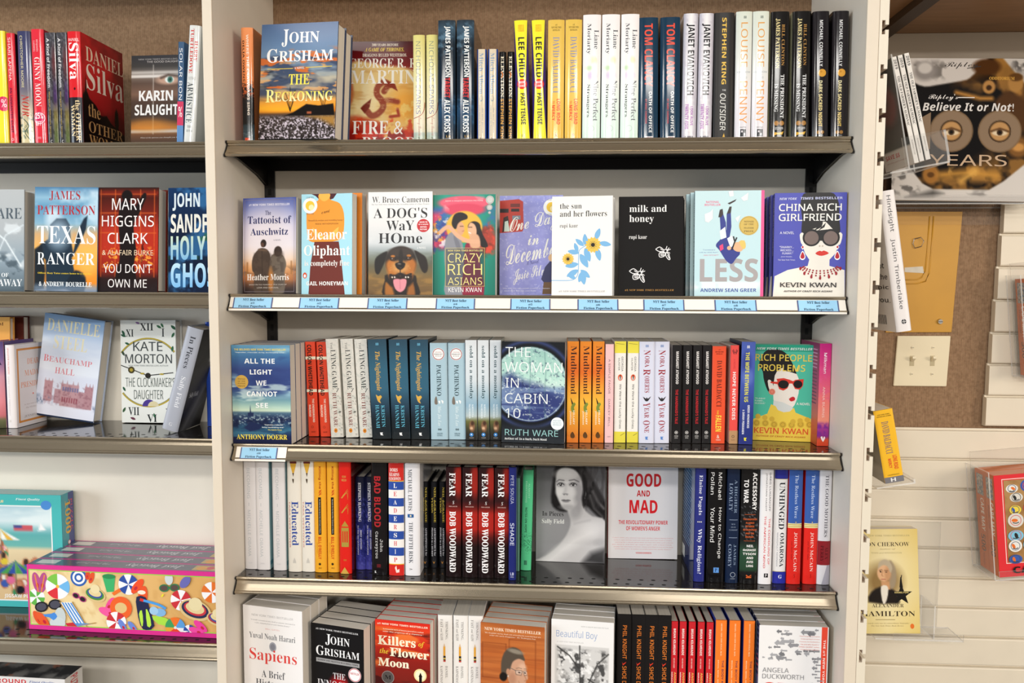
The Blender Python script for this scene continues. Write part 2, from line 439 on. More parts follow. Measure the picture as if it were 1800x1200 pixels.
LIPY = .0503
ORD = ['topmost', 'second', 'third', 'fourth', 'lowest']
def rail_profile(h=.031):
    pts = [(.004, -.001), (.001, .0018), (-.0018, .0012), (-.003, -.0012), (-.0018, -.0036), (.0012, -.0048), (.0016, -.0075),
           (-.0012, -.0125), (-.0055, -.0185), (-.0092, -.0235), (-.0112, -.0252), (-.0128, -.0272), (-.0122, -.0302), (-.0095, -.0312), (-.005, -.0305), (.001, -.0285), (.004, -.02)]
    return pts
def shelf(x0, x1, z, lipy, label, channel=None, brackets=(True, True), holes=True):
    t = empty('shelf', ((x0+x1)/2, lipy, z), label, 'shelf', 'shelves of the bookcase')
    L = x0-(x0+x1)/2; R_ = -L; D = BK-.006-lipy
    dk = MB().box(L, .004, -.0032, R_, D, -.0012).build('deck', M_deck, t)
    hm = MB()
    if holes:
        n = int((R_-L)/.0245)
        for row, y in enumerate((.022, .046)):
            for i in range(n):
                x = L+.02+i*.0245+row*.006
                k = len(hm.v); m_ = 10
                for q in range(m_):
                    a = 2*math.pi*q/m_; hm.v.append((x+.0045*math.cos(a), y+.0030*math.sin(a), -.00105))
                hm.f.append(tuple(range(k, k+m_)))
        mesh_obj('perforation', hm.v, hm.f, M_hole, dk)
    und = MB().prism([(.004, -.0034), (D, -.0034), (D, -.03), (D-.004, -.03), (D-.004, -.0075), (.004, -.0075)], L+.002, R_-.002).build('underside', M_black, t)
    MB().prism(rail_profile(), L, R_).build('front_rail', M_lip, t, smooth=False)
    for s, on in ((L, brackets[0]), (R_, brackets[1])):
        if not on: continue
        sg = 1 if s < 0 else -1
        pr = [(y-.0006 if y < 0 else y, q*1.04) for y, q in rail_profile()]
        MB().prism(pr, s-sg*.0022, s+sg*.0004).build('end_cap', M_black, t)
        a, b = sorted((s+sg*.001, s+sg*.0035))
        MB().prism([(.006, -.004), (D, -.004), (D, -.062), (D-.05, -.046), (.05, -.027), (.006, -.024)], a, b).build('bracket', M_black, t)
    if channel:
        c0, c1 = channel
        pr = [(.0005, -.0045), (-.0012, -.0048), (-.0105, -.0245), (-.0138, -.0292), (-.0138, -.0315), (-.0120, -.0315), (-.0118, -.0290), (-.009, -.0245)]
        MB().prism(pr, c0-(x0+x1)/2, c1-(x0+x1)/2).build('price_channel', mat('ivory_vinyl', '#f8f1e6', .25), t)
    return t
for k in range(5):
    z = SHZ[k]
    ch = (-HW+.005, HW-.005) if k == 1 else (at(417, 790, LIPY).x, at(505, 790, LIPY).x) if k == 2 else None
    lab = ['topmost bronze railed steel shelf of the middle bay under the hardcover row', 'second shelf of the middle bay with a cream price channel of blue cards',
           'third shelf of the middle bay, bronze rail with one blue card at its left', 'fourth shelf of the middle bay with a bare stretch of dark perforated deck', 'lowest shelf of the middle bay under the front facing paperback stacks'][k]
    shelf(-HW+.004, HW-.004, z, LIPY, lab, ch)
LZ = [1.6275, 1.3292, 1.0316, .6008, .3408]
for k in range(5):
    lab = ['topmost shelf of the left bay under the leaning hardcovers', 'second shelf of the left bay below four face out thrillers', 'third shelf of the left bay under the tilted hardcovers',
           'fourth shelf of the left bay carrying the puzzle boxes', 'lowest shelf of the left bay under the white puzzle box'][k]
    shelf(-1.75, -HW-.0222, LZ[k], LIPY-.004, lab, None, (False, True))
# blue cards in the price channels
def label_card(n, x0, x1, z, lipy, px):
    a = math.atan2(.0093, .0197)
    P = at((x0+x1)/2, 536 if n < 10 else 798, lipy-.007)
    w_ = (at(x1, 536, lipy-.007)-at(x0, 536, lipy-.007)).length
    t = empty('shelf_card', (P.x, lipy-.0016, z-.0056), px, 'label', 'blue bestseller cards')
    t.rotation_euler = (-a*1.0, 0, 0)
    hh = .0245
    o = MB().box(-w_/2, -.0008, -hh, w_/2, -.0003, -.0002, '#56608a').box(-w_/2+.0025, -.0010, -hh+.0018, w_/2-.0025, -.0007, -.0004, '#9fd2f2').build('card', M_semi, t)  # the purple rim is shadow around the card, put in as colour
    p = Print(w_, hh, O=(0, -.0011, -hh))
    p.text('NYT Best Seller', .24, .10, .78, .32, '#1c3350', 'S').text('#%d' % n, .45, .43, .55, .60, '#1c3350', 'S').text('Fiction Paperback', .15, .70, .86, .94, '#1c3350', 'S')
    p.build(t, M_semi)
    # clear plastic lip over the top of the card
    return t
cards = [(410, 479), (526, 596), (646, 716), (766, 835), (897, 967.5), (1015, 1087), (1130.7, 1203), (1256, 1330), (1401.5, 1474.5)]
under = ['two figures seen from behind', 'orange jumper cover', 'dog cover', 'green romance cover', 'lilac winter cover', 'white sunflower cover', 'black bee cover', 'pale blue falling man cover', 'violet sunglasses cover']
for i, (a_, b_) in enumerate(cards):
    label_card(i+1, a_, b_, SHZ[1], LIPY, 'blue card numbered %d in the cream channel below the %s' % (i+1, under[i]))
label_card(10, 422, 488, SHZ[2], LIPY, 'blue card numbered 10 clipped to the third rail at its left end')
# ------------------------------------------------------------------ books
M_pgx = mat('page_edges_upright', '#e9dfd0', .9, noise=.3, nscale=700, stretch=(1, .01, .01), spec=.1)
M_pgy = mat('page_edges_facing', '#ece3d6', .9, noise=.3, nscale=700, stretch=(.01, 1, .01), spec=.1)
Print.sp = lambda s, t, v0, v1, c, st='n', u0=.25, u1=.75, **k: s.text(t, u0, v0, u1, v1, c, st, 90, **k)
def finish(o):
    o.data.polygons.foreach_set('use_smooth', [True]*len(o.data.polygons)); o.data.set_sharp_from_angle(angle=.7)
def upright_book(w, h, d, hard, front, spine, back, m, pr=None, prf=None, prb=None, page=None):
    """spine towards the aisle; origin under the middle of the spine"""
    root = empty('hardcover_book' if hard else 'paperback_book')
    tb = .0024 if hard else .0007; b = .0032 if hard else .0005; ov = .003 if hard else .0004
    prof = (lambda u: b*max(0, 1-abs(2*u-1)**(3 if hard else 8)))
    mb = MB()
    mb.box(-w/2, .0012, 0, -w/2+tb, d, h, back).box(w/2-tb, .0012, 0, w/2, d, h, front)
    N = 16; P = [(-w/2+w*i/N, .0012-prof(i/N)-(.0012 if 0 < i < N else 0)) for i in range(N+1)]+[(w/2, .0024), (-w/2, .0024)]
    mb.prism(P, 0, h, 'z', spine)
    c = mb.build('cover', m, root); finish(c)
    MB().box(-w/2+tb, .0024, ov, w/2-tb, d-ov, h-ov).build('page_block', page or M_pgx, root)
    if pr:
        q = Print(w, h, prof=prof); pr(q); q.build(root, m)
    if prf:
        q = Print(d, h, O=(w/2, d/2, 0), ex=(0, 1, 0), n=(1, 0, 0)); prf(q); q.build(root, m)
    if prb:
        q = Print(d, h, O=(-w/2, d/2, 0), ex=(0, -1, 0), n=(-1, 0, 0)); prb(q); q.build(root, m)
    return root
def facing_book(w, h, t, hard, front, spine, m, pr=None, prs=None, back=None, page=None):
    """front cover towards the aisle; origin under the middle of the front cover"""
    root = empty('hardcover_book' if hard else 'paperback_book')
    tb = .0024 if hard else .0007; ov = .003 if hard else .0005
    mb = MB().box(-w/2+.001, 0, 0, w/2, tb, h, front).box(-w/2+.001, t-tb, 0, w/2, t, h, back or front)
    b = .003 if hard else .0005; N = 8
    mb.prism([(-w/2+.001-b*(1-abs(2*i/N-1)**3), t*i/N) for i in range(N+1)]+[(-w/2+.0022, t), (-w/2+.0022, 0)], 0, h, 'z', spine)
    c = mb.build('cover', m, root); finish(c)
    MB().box(-w/2+.0022, tb, ov, w/2-ov, t-tb, h-ov).build('page_block', page or M_pgy, root)
    if pr:
        q = Print(w, h); pr(q); q.build(root, m, {'foil': M_foil})
    if prs:
        q = Print(t, h, O=(-w/2-b+.001, t/2, 0), ex=(0, -1, 0), n=(-1, 0, 0)); prs(q); q.build(root, m)
    return root
NUM = {2: 'two', 3: 'three', 4: 'four', 5: 'five', 6: 'six'}
def ordinals(n):
    if n == 2: return ['left of the two ', 'right of the two ']
    a = ['leftmost', 'second', 'third', 'fourth', 'fifth'][:n]; a[-1] = 'rightmost'
    if n == 3: a[1] = 'middle'
    return [x+' of the '+NUM[n]+' ' for x in a]
def name_tree(roots, desc, cat='book', group=None):
    if len(roots) == 1: tag(roots[0], desc, cat, group); return
    for r, o in zip(roots, ordinals(len(roots))): tag(r, o+desc, cat, group or desc)
def spines(desc, spots, z, yt, hard=0, Y=None, d=None, h=None, spine='#888888', front=None, back=None, m=None, pr=None, prf=None, prb=None, lean=True, wmul=1, group=None):
    """spots: (x left, x right, y at the foot, x left at the head) of each copy as it stands in the row"""
    m = m or (M_gloss if hard else M_semi); d = d or (.155 if hard else .132)
    proto = None; out = []
    for s in spots:
        x0, x1, yb = s[:3]; xt = s[3] if len(s) > 3 else None
        ytt = s[4] if len(s) > 4 else yt
        if Y is None:
            P = atz((x0+x1)/2, yb, z)
        else:
            P = at((x0+x1)/2, yb, Y)
        yy = max(P.y, LIPY+.004)
        a, b = at(x0, yb, yy), at(x1, yb, yy)
        if proto is None:
            hh = h or at((x0+x1)/2, ytt, yy).z - z
            ww = (b-a).length*wmul - .0007
            proto = upright_book(ww, hh, min(d, BK-.012-yy), hard, front or spine, spine, back or spine, m, pr, prf, prb); r = proto
        else: r = copy_tree(proto)
        th = 0
        if xt is not None and lean:
            th = math.atan2(at(xt, ytt, yy).x-a.x, hh)
        xm = (a.x+b.x)/2; tx = hh*math.sin(th)
        if abs(xm) < HW: xm = min(max(xm, -HW+.0012+ww/2-min(0, tx)), HW-.0012-ww/2-max(0, tx))
        r.location = (xm, yy, z+abs(math.sin(th))*ww/2+.0004); r.rotation_euler = (0, th, 0)
        out.append(r)
    name_tree(out, desc, group=group)
    return out
def facing(desc, quad, z, Yl, t, hard=0, lean=6, Yr=None, front='#888888', spine=None, back=None, m=None, pr=None, prs=None, n=1, ndesc=None, wh=None, gap=.0012, group=None, ndx=(0, 0, 0)):
    """quad: foot left, foot right, head left (and head right) corners of the front cover; n copies one behind another"""
    BL, BR, TL = quad[:3]
    if Yl is None:
        B0 = atz(*BL, z); B1 = atz(*BR, z)
    else:
        if Yr is None:
            TR = quad[3]; Yr = EYE.y + (Yl-EYE.y)*(BL[1]-TL[1])/(BR[1]-TR[1])
        B0 = at(*BL, Yl); B1 = at(*BR, Yr)
    hh = .19
    for _ in range(3):
        T0 = at(*TL, B0.y+math.sin(math.radians(lean))*hh); hh = (T0-B0).length
    X = (B1-B0); ww = X.length; X.normalize(); V = T0-B0; Z = (V-X*V.dot(X)).normalized(); hh = V.dot(Z); Yv = Z.cross(X)
    if wh: ww, hh = wh
    R3 = Matrix((X, Yv, Z)).transposed()
    root = facing_book(ww, hh, t, hard, front, spine or front, m or (M_gloss if hard else M_semi), pr, prs, back)
    P = (B0+B1)/2
    lo = min((R3 @ Vector((sx*ww/2, sy, 0))).z for sx in (-1, 1) for sy in (0, t))
    base = Vector((P.x, P.y, z-lo+.0004))
    if abs(P.x) < HW:
        cs = [(base + R3 @ Vector((sx*ww/2, sy, sz)) + (Yv*(t+gap)+Vector(ndx))*k).x for sx in (-1, 1) for sy in (0, t) for sz in (0, hh) for k in (0, n-1)]
        base.x += max(0, -HW+.0015-min(cs)) - max(0, max(cs)-HW+.0015)
    out = []
    for i in range(n):
        r = root if i == 0 else copy_tree(root)
        r.matrix_world = Matrix.Translation(base + Yv*(t+gap)*i + Vector(ndx)*i) @ R3.to_4x4()
        out.append(r)
    tag(out[0], desc, 'book', group or (ndesc if n > 1 else None))
    for i, r in enumerate(out[1:]):
        tag(r, (['copy directly behind the front one', 'third copy back', 'fourth copy back', 'fifth copy back', 'rearmost copy'][i if i < n-2 or i < 1 else 4])+' '+ndesc, 'book', group or ndesc)
    return out
# ================================================================== middle bay, topmost shelf
Z1 = SHZ[0]-.0008
def pr_crawdads(p):
    def f(c):
        c.grad([(0, '#f29a62'), (.45, '#ee8a4e'), (.55, '#b5552a'), (.62, '#171314'), (.82, '#141313'), (.84, '#2b3a40'), (1, '#3a4a50')])
        c.noise('#141112', 6, .5, .05, 1, 3, 1, 1.4, .45, .66, fe=.06)
        c.noise('#6f7f86', 9, .55, .2, .6, 5, .4, 3, .86, 1)
    p.paint(f, 16)
    p.sp('WHERE THE CRAWDADS SING', .06, .75, '#f3e4d2', 'B', .46, .66).sp('DELIA OWENS', .11, .46, '#2a1712', 'B', .12, .3)
    p.rect(.2, .945, .62, .975, '#e2502e')
spines('orange to black hardcover with a treeline along its spine at the far left', [(422, 454, 248, 418)], Z1, 49.5, 1, .085, spine='#d9763f', front='#e08a55', pr=pr_crawdads, wmul=.66)
def pr_reckon(p):
    def f(c):
        c.grad([(0, '#4d658c'), (.2, '#6683a6'), (.36, '#7f94a8'), (.5, '#a3a39a'), (.62, '#d0a060'), (.7, '#e59a34'), (.76, '#d8781f'), (.78, '#6b4a2e'), (.8, '#4a3e3a'), (1, '#3a3432')])
        c.noise('#3a4660', 3.2, .54, .12, .9, 2, .7, 2.2, .24, .66); c.noise('#2a2f3c', 5, .6, .1, .8, 31, .7, 2.4, .3, .68)
        c.noise('#e4702a', 6, .66, .06, .85, 9, .6, 2.2, .2, .64); c.noise('#f0a860', 8, .68, .06, .8, 12, .6, 2.4, .3, .72)
        c.noise('#c8b89a', 4, .6, .15, .6, 15, .6, 2, .42, .66)
        c.blob(.25, .73, .4, .05, '#f7b22e', .9, al=.9); c.blob(.6, .7, .5, .04, '#f2a03a', .9, al=.6)
        c.noise('#d9ccd8', 60, .56, .05, .9, 4, 1, 1, .79, 1.05)
        c.noise('#17110f', 40, .6, .1, .7, 7, 1, 1, .8, 1.05)
        c.poly([(.62, .8), (1, .8), (1, .9), (.8, .83)], '#a67a3c', .06)
        c.poly([(.33, .80), (.45, .77), (.62, .70), (.78, .715), (.97, .70), (.99, .80)], '#15100f', .012)
        c.rect(.63, .765, .69, .785, '#a8583a')
        for k, (x, y) in enumerate([(.4, .55), (.47, .58), (.34, .6), (.3, .66), (.5, .65), (.83, .57), (.9, .62), (.77, .63)]):
            c.line([(.41 if x < .6 else .84, .76), ((.41 if x < .6 else .84)*.5+x*.5, .66), (x, y)], .008, '#1c1412', al=.9)
    p.paint(f, 130)
    p.text('J', .27, .05, .36, .2, '#f4f2f0', 'S').text('OHN', .37, .075, .76, .17, '#f4f2f0', 'S')
    p.text('G', .08, .215, .23, .335, '#f4f2f0', 'S').text('RISHAM', .24, .235, .95, .33, '#f4f2f0', 'S')
    p.line([(.09, .39), (.43, .39)], .008, '#e6c94f').line([(.6, .385), (.94, .38)], .008, '#e6c94f').text('A NOVEL', .45, .378, .58, .396, '#eeeeee', 'S')
    p.text('THE', .38, .44, .65, .53, '#f6e25a', 'S').text('R', .08, .57, .2, .68, '#f6ef9a', 'S').text('ECKONING', .2, .59, .96, .675, '#f6e04e', 'S', c2='#f6efc0')
facing('face out hardcover of a barn under a blue and orange sunset sky', [(454.5, 247.5), (588, 246), (454.5, 47), (584.5, 42)], Z1, .062, .038, 1, 3, front='#3c4660', spine='#243050', pr=pr_reckon, n=2, ndesc='of the sunset barn hardcover on the topmost shelf', ndx=(-.004, 0, 0))
def pr_fire(p):
    def f(c):
        c.grad([(0, '#4a1518'), (.2, '#7c1a1c'), (.35, '#b03a22'), (.75, '#c5502a'), (.85, '#a02018'), (1, '#7a1414')])
        c.poly([(.05, .2), (.5, .22), (1, .32), (1, .82), (.6, .78), (.2, .7), (.02, .68), (.1, .5)], '#e9c987', .05, 4)
        c.noise('#f6e6b8', 3, .55, .2, .7, 3, 1, 1, .3, .75); c.noise('#c98a48', 5, .6, .1, .5, 8, .5, 2, .25, .8)
        c.blob(.85, .6, .25, .25, '#f3a53a', 1, al=.8); c.noise('#f6d27a', 9, .6, .1, .9, 6, 1, 1, .5, .95, .5, 1.1)
        c.noise('#e03a1c', 10, .6, .1, .8, 16, 1, 1, .7, 1.1); c.rect(-.1, 0, .04, 1.1, '#571012')
        c.line([(.53, .47), (.58, .41), (.52, .385), (.44, .43), (.43, .5), (.5, .56), (.52, .62), (.45, .68), (.36, .7), (.3, .66)], .085, '#9a4a34', .02, 1, 4)
        c.line([(.5, .56), (.62, .555), (.72, .57)], .07, '#9c4630', .03)
        c.line([(.72, .64), (.74, .7), (.62, .71)], .04, '#a8402a', .02)
        c.poly([(.58, .37), (.68, .4), (.72, .47), (.64, .44), (.56, .44)], '#8c3422', .012); c.poly([(.24, .6), (.35, .54), (.33, .62), (.26, .68), (.2, .63)], '#7c2e20', .012)
        c.noise('#f0d49a', 26, .62, .05, .35, 11, .6, 2, .38, .7, .28, .75)
    p.paint(f, 120)
    p.text('300 YEARS BEFORE', .35, .02, .72, .045, '#e9dccb', 'S').text('A GAME OF THRONES,', .25, .06, .8, .1, '#f5d53c', 'I').text('DRAGONS RULED WESTEROS.', .22, .115, .84, .145, '#eee2d2', 'S')
    p.text('GEORGE R. R.', .04, .16, 1.0, .25, '#fbf6ee', 's').text('MARTIN', .06, .27, .97, .4, '#fbf6ee', 's').text('FIRE &', .09, .75, .8, .875, '#fdf8f2', 's').text('BLOOD', .23, .9, .98, 1.0, '#fdf8f2', 's')
facing('face out red hardcover of a carved dragon, half behind the pale yellow spines', [(607.5, 246), (733, 246), (606.5, 60), (736, 56)], Z1, .15, .04, 1, 4, Yr=.15, front='#6a1416', spine='#5a1012', pr=pr_fire)
def pr_sparks(p):
    p.paint(lambda c: c.grad([(0, '#d9cf7e'), (.4, '#e4dca8'), (.8, '#eadfc8'), (.9, '#d8d2bb'), (.91, '#a9b7ae'), (1, '#b9c1a6')]), 6)
    p.sp('NICHOLAS SPARKS', .06, .73, '#7c8a78', 'l', .25, .64, c2='#55559c').sp('Every Breath', .76, .93, '#c79a8c', 'c', .3, .72)
    p.line([(1, .62), (.9, .7), (.6, .745), (.02, .77)], .05, '#a1382f', 5).text('2', .4, .945, .56, .98, '#7d7a70', 'i')
spines('pale yellow spines with a red curve on the topmost shelf', [(727, 747.5, 244), (750, 770.5, 244)], Z1, 62.5, 1, .085, spine='#ded6a0', pr=pr_sparks)
def pr_patt(p):
    def f(c):
        c.grad([(0, '#25303a'), (.08, '#3c5568'), (.2, '#16232f'), (.6, '#142433'), (.75, '#1f4160'), (1, '#14212d')]); c.noise('#6f94ac', 5, .6, .15, .6, 4, 1, 1, 0, .3); c.noise('#3a6a90', 8, .6, .1, .5, 9, 1, 1, .6, .9)
    p.paint(f, 14)
    p.sp('JAMES PATTERSON', .05, .465, '#f3f3f0', 'K', .36, .72).sp('TARGET', .47, .635, '#d23a3c', 'K', .36, .7).sp('ALEX CROSS', .65, .92, '#f3f3f0', 'K', .36, .7).text('LB', .45, .945, .72, .962, '#c9a35a', 'S').text('LITTLE', .4, .968, .75, .978, '#dddddd', 'S')
spines('dark blue hardcovers with heavy white and red capitals', [(770.5, 801, 243), (802.5, 834, 243)], Z1, 36.5, 1, .075, spine='#1a2733', front='#2a2f33', pr=pr_patt)
def pr_albom(p):
    p.rect(.14, 0, .86, 1, '#d8c9b0').sp('Mitch Albom', .04, .48, '#7e98b4', 's', .25, .68).ell(.45, .53, .17, '#9aa0a0', .3).ell(.45, .525, .11, '#d8c9b0', .22).sp('the next person', .63, .9, '#8a8f96', 's', .5, .68).sp('you meet in heaven', .6, .93, '#a0a8b2', 's', .22, .4).text('H', .36, .95, .6, .98, '#20242c', 'B')
spines('small tan and blue hardcovers with a balloon on the spine', [(838, 855.5, 242.5), (857.5, 875, 242.5)], Z1, 87.5, 1, .08, d=.13, spine='#24499a', pr=pr_albom)
def pr_elev(p):
    p.sp('ELEVATION', .05, .5, '#e9dcc0', 'S', .25, .68).sp('STEPHEN KING', .52, .985, '#d79a3c', 'B', .25, .68)
    p.line([(.3, .22), (.55, .25), (.35, .29)], .2, '#c06a2c')
spines('slim black hardcovers with gold letters beside the yellow spines', [(877, 889.5, 242), (891, 904, 242)], Z1, 92, 1, .08, d=.12, spine='#12100f', pr=pr_elev)
def pr_child(p):
    p.poly([(0.02, 0), (.98, 0), (.9, .2), (.78, .5), (.84, .7), (.98, 1), (.02, 1), (.14, .7), (.2, .5), (.1, .2)], '#f4ea36')
    p.text('#1 NEW YORK TIMES BESTSELLING AUTHOR', .28, .035, .72, .1, '#e08a2a', 'S')
    p.sp('LEE CHILD', .14, .47, '#23202a', 'K', .28, .74).sp('PAST TENSE', .6, .86, '#23202a', 'K', .36, .7).ell(.5, .525, .36, '#e23a26').text('REACHER', .3, .5, .7, .52, '#ffffff', 'B').text('IS BACK', .34, .53, .66, .548, '#ffffff', 'B').text('RH', .38, .94, .62, .965, '#8c8430', 'S')
spines('bright yellow hourglass spines with a red disc', [(908, 932.5, 242, 903), (936, 962, 242, 933)], Z1, 37, 1, .075, spine='#3b2a6a', pr=pr_child)
def pr_bald(p):
    p.paint(lambda c: c.grad([(0, '#e2bc55'), (.5, '#ecc562'), (1, '#e6ba50')]), 6)
    p.text('#1', .44, .035, .56, .05, '#5a4a20', 'S').text('NEW YORK TIMES', .2, .055, .8, .07, '#5a4a20', 'S').text('BESTSELLING', .28, .078, .72, .092, '#5a4a20', 'S')
    p.sp('DAVID BALDACCI', .14, .6, '#8a8fae', 's', .3, .7).sp('LONG ROAD', .65, .86, '#e4432c', 'K', .55, .78).sp('MERCY', .7, .83, '#e4432c', 'K', .28, .46).sp('TO', .665, .69, '#e4432c', 'B', .3, .42).text('&', .46, .935, .6, .96, '#4a4030', 'S')
spines('mustard yellow spines with lilac and red letters', [(962, 991, 241), (992.5, 1021, 241)], Z1, 36, 1, .075, spine='#e6bc56', pr=pr_bald)
def pr_mor(p):
    def f(c):
        c.grad([(0, '#efeaea'), (.5, '#eef0ee'), (.8, '#dff0e6'), (1, '#d6ece0')])
        c.blob(.62, .36, .14, .2, '#f3d8a0', .9, al=.8); c.blob(.35, .42, .2, .12, '#bfe0b0', .9, al=.8); c.blob(.5, .48, .25, .2, '#d9c2e6', .9, al=.8)
    p.paint(f, 14)
    p.sp('Liane', .12, .27, '#55555a', 's', .62, .88).sp('Moriarty', .07, .31, '#55555a', 's', .18, .45).sp('Nine Perfect', .52, .84, '#6a6a70', 's', .6, .88).sp('Strangers', .55, .81, '#55555a', 's', .2, .42)
    p.ring(.5, .9, .17, .02, '#b8c8c0')
spines('white hardcovers with a faint rainbow swirl', [(1023, 1054.5, 241), (1056, 1087.5, 241), (1089.5, 1121, 241)], Z1, 27, 1, .075, spine='#eceeec', pr=pr_mor)
def pr_clancy(p):
    p.sp('TOM CLANCY', .05, .56, '#e2503c', 'B', .3, .72).sp('OATH OF OFFICE', .6, .935, '#eef0f0', 'B', .52, .68).sp('BY MARC CAMERON', .66, .86, '#c2323a', 'B', .34, .42)
    p.rect(.34, .965, .72, .99, '#d8dadc').text('PUTNAM', .38, .972, .68, .984, '#b03030', 'B')
spines('navy hardcovers with large red capitals', [(1122, 1157, 240.5, 1122), (1160.5, 1195, 240.5, 1161)], Z1, 32, 1, .075, spine='#16354c', pr=pr_clancy)
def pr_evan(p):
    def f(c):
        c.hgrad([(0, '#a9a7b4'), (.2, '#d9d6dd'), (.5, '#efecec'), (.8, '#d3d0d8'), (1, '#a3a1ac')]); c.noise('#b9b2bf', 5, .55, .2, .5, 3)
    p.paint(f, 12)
    p.sp('JANET EVANOVICH', .08, .64, '#1c1a1e', 'K', .18, .76).sp('LOOK ALIVE', .73, .88, '#a24fae', 'B', .56, .74).sp('TWENTY-FIVE', .71, .91, '#a24fae', 'B', .2, .42).rect(.2, .965, .78, .98, '#8c8a92')
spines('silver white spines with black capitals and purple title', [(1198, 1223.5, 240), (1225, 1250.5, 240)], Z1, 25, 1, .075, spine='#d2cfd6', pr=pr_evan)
def pr_king(p):
    p.sp('STEPHEN KING', .04, .56, '#e4b945', 'B', .38, .6).text('THE', .42, .6, .6, .613, '#eeeeee', 'n').sp('OUTSIDER', .63, .92, '#e9e7e2', 'n', .32, .6, shear=.02).poly([(.46, .975), (.53, .945), (.58, .975)], '#d8a93a').text('SCRIBNER', .42, .98, .64, .988, '#d8a93a', 'S')
spines('thick black hardcover with gold and white letters on the topmost shelf', [(1251.4, 1290, 240, 1254)], Z1, 23.5, 1, .075, wmul=.93, spine='#1d1a19', pr=pr_king, m=M_semi)
def pr_penny(p):
    p.paint(lambda c: c.grad([(0, '#d3d9cc'), (.4, '#dfe1dc'), (.7, '#e3dfe4'), (1, '#d9d5db')]), 6)
    p.text('88', .45, .035, .62, .055, '#3a4a44', 'B').sp('LOUISE', .085, .43, '#d99a4a', 'n', .3, .72).sp('PENNY', .54, .87, '#e09a4e', 'n', .28, .74).text('KINGDOM', .1, .462, .9, .476, '#8a94a0', 'n').text('OF THE', .4, .485, .6, .495, '#a0a8b0', 'n').text('BLIND', .3, .505, .7, .52, '#a0a8b0', 'n')
    p.rect(.34, .915, .7, .972, '#2e3034').rect(.4, .925, .5, .94, '#d9d5db').rect(.55, .945, .64, .965, '#d9d5db').text('MINOTAUR', .3, .895, .7, .905, '#777777', 'n').text('BOOKS', .36, .98, .66, .99, '#777777', 'n')
spines('pale grey green spines with widely spaced copper letters', [(1290.5, 1319, 240, 1294), (1320.5, 1348, 240, 1324)], Z1, 21.5, 1, .075, spine='#dcdcd8', pr=pr_penny)
def pr_pres(p):
    p.sp('BILL CLINTON', .1, .42, '#b98a4a', 's', .58, .74).sp('JAMES PATTERSON', .055, .44, '#e9d79a', 'S', .24, .48).sp('THE PRESIDENT', .49, .83, '#f0f0f0', 'S', .56, .76).sp('IS MISSING', .56, .78, '#e8e8e8', 'S', .24, .44)
    p.ell(.38, .87, .13, '#a5763a').ell(.66, .87, .13, '#a5763a').text('LITTLE BROWN', .3, .9, .75, .92, '#dddddd', 'S').poly([(.28, .94), (.5, .945), (.78, .935), (.7, .96), (.4, .958), (.25, .968)], '#d9a83a').text('KNOPF', .35, .975, .72, .987, '#e8e8e8', 'S')
spines('thick glossy black spines with cream and copper capitals', [(1351, 1384, 240, 1355), (1389.5, 1423, 239.5, 1393)], Z1, 21.5, 1, .075, spine='#141110', front='#141110', back='#d9d8b0', pr=pr_pres)
def pr_conn(p):
    p.sp('MICHAEL CONNELLY', .07, .43, '#eceaea', 'B', .38, .58).ell(.56, .48, .24, '#e0a23c').ell(.5, .47, .07, '#c98a2c').sp('DARK SACRED NIGHT', .54, .9, '#f0e6b8', 'K', .36, .58, c2='#e8c45a')
    p.ell(.36, .945, .11, '#a5763a').ell(.6, .945, .11, '#a5763a').text('LITTLE', .36, .967, .66, .976, '#cccccc', 'S').text('BROWN', .36, .982, .66, .99, '#cccccc', 'S')
spines('black spines with an orange moon ending the topmost shelf', [(1427, 1456, 239.5, 1429), (1459.5, 1490, 239.5, 1463)], Z1, 21, 1, .072, spine='#1c171b', pr=pr_conn)
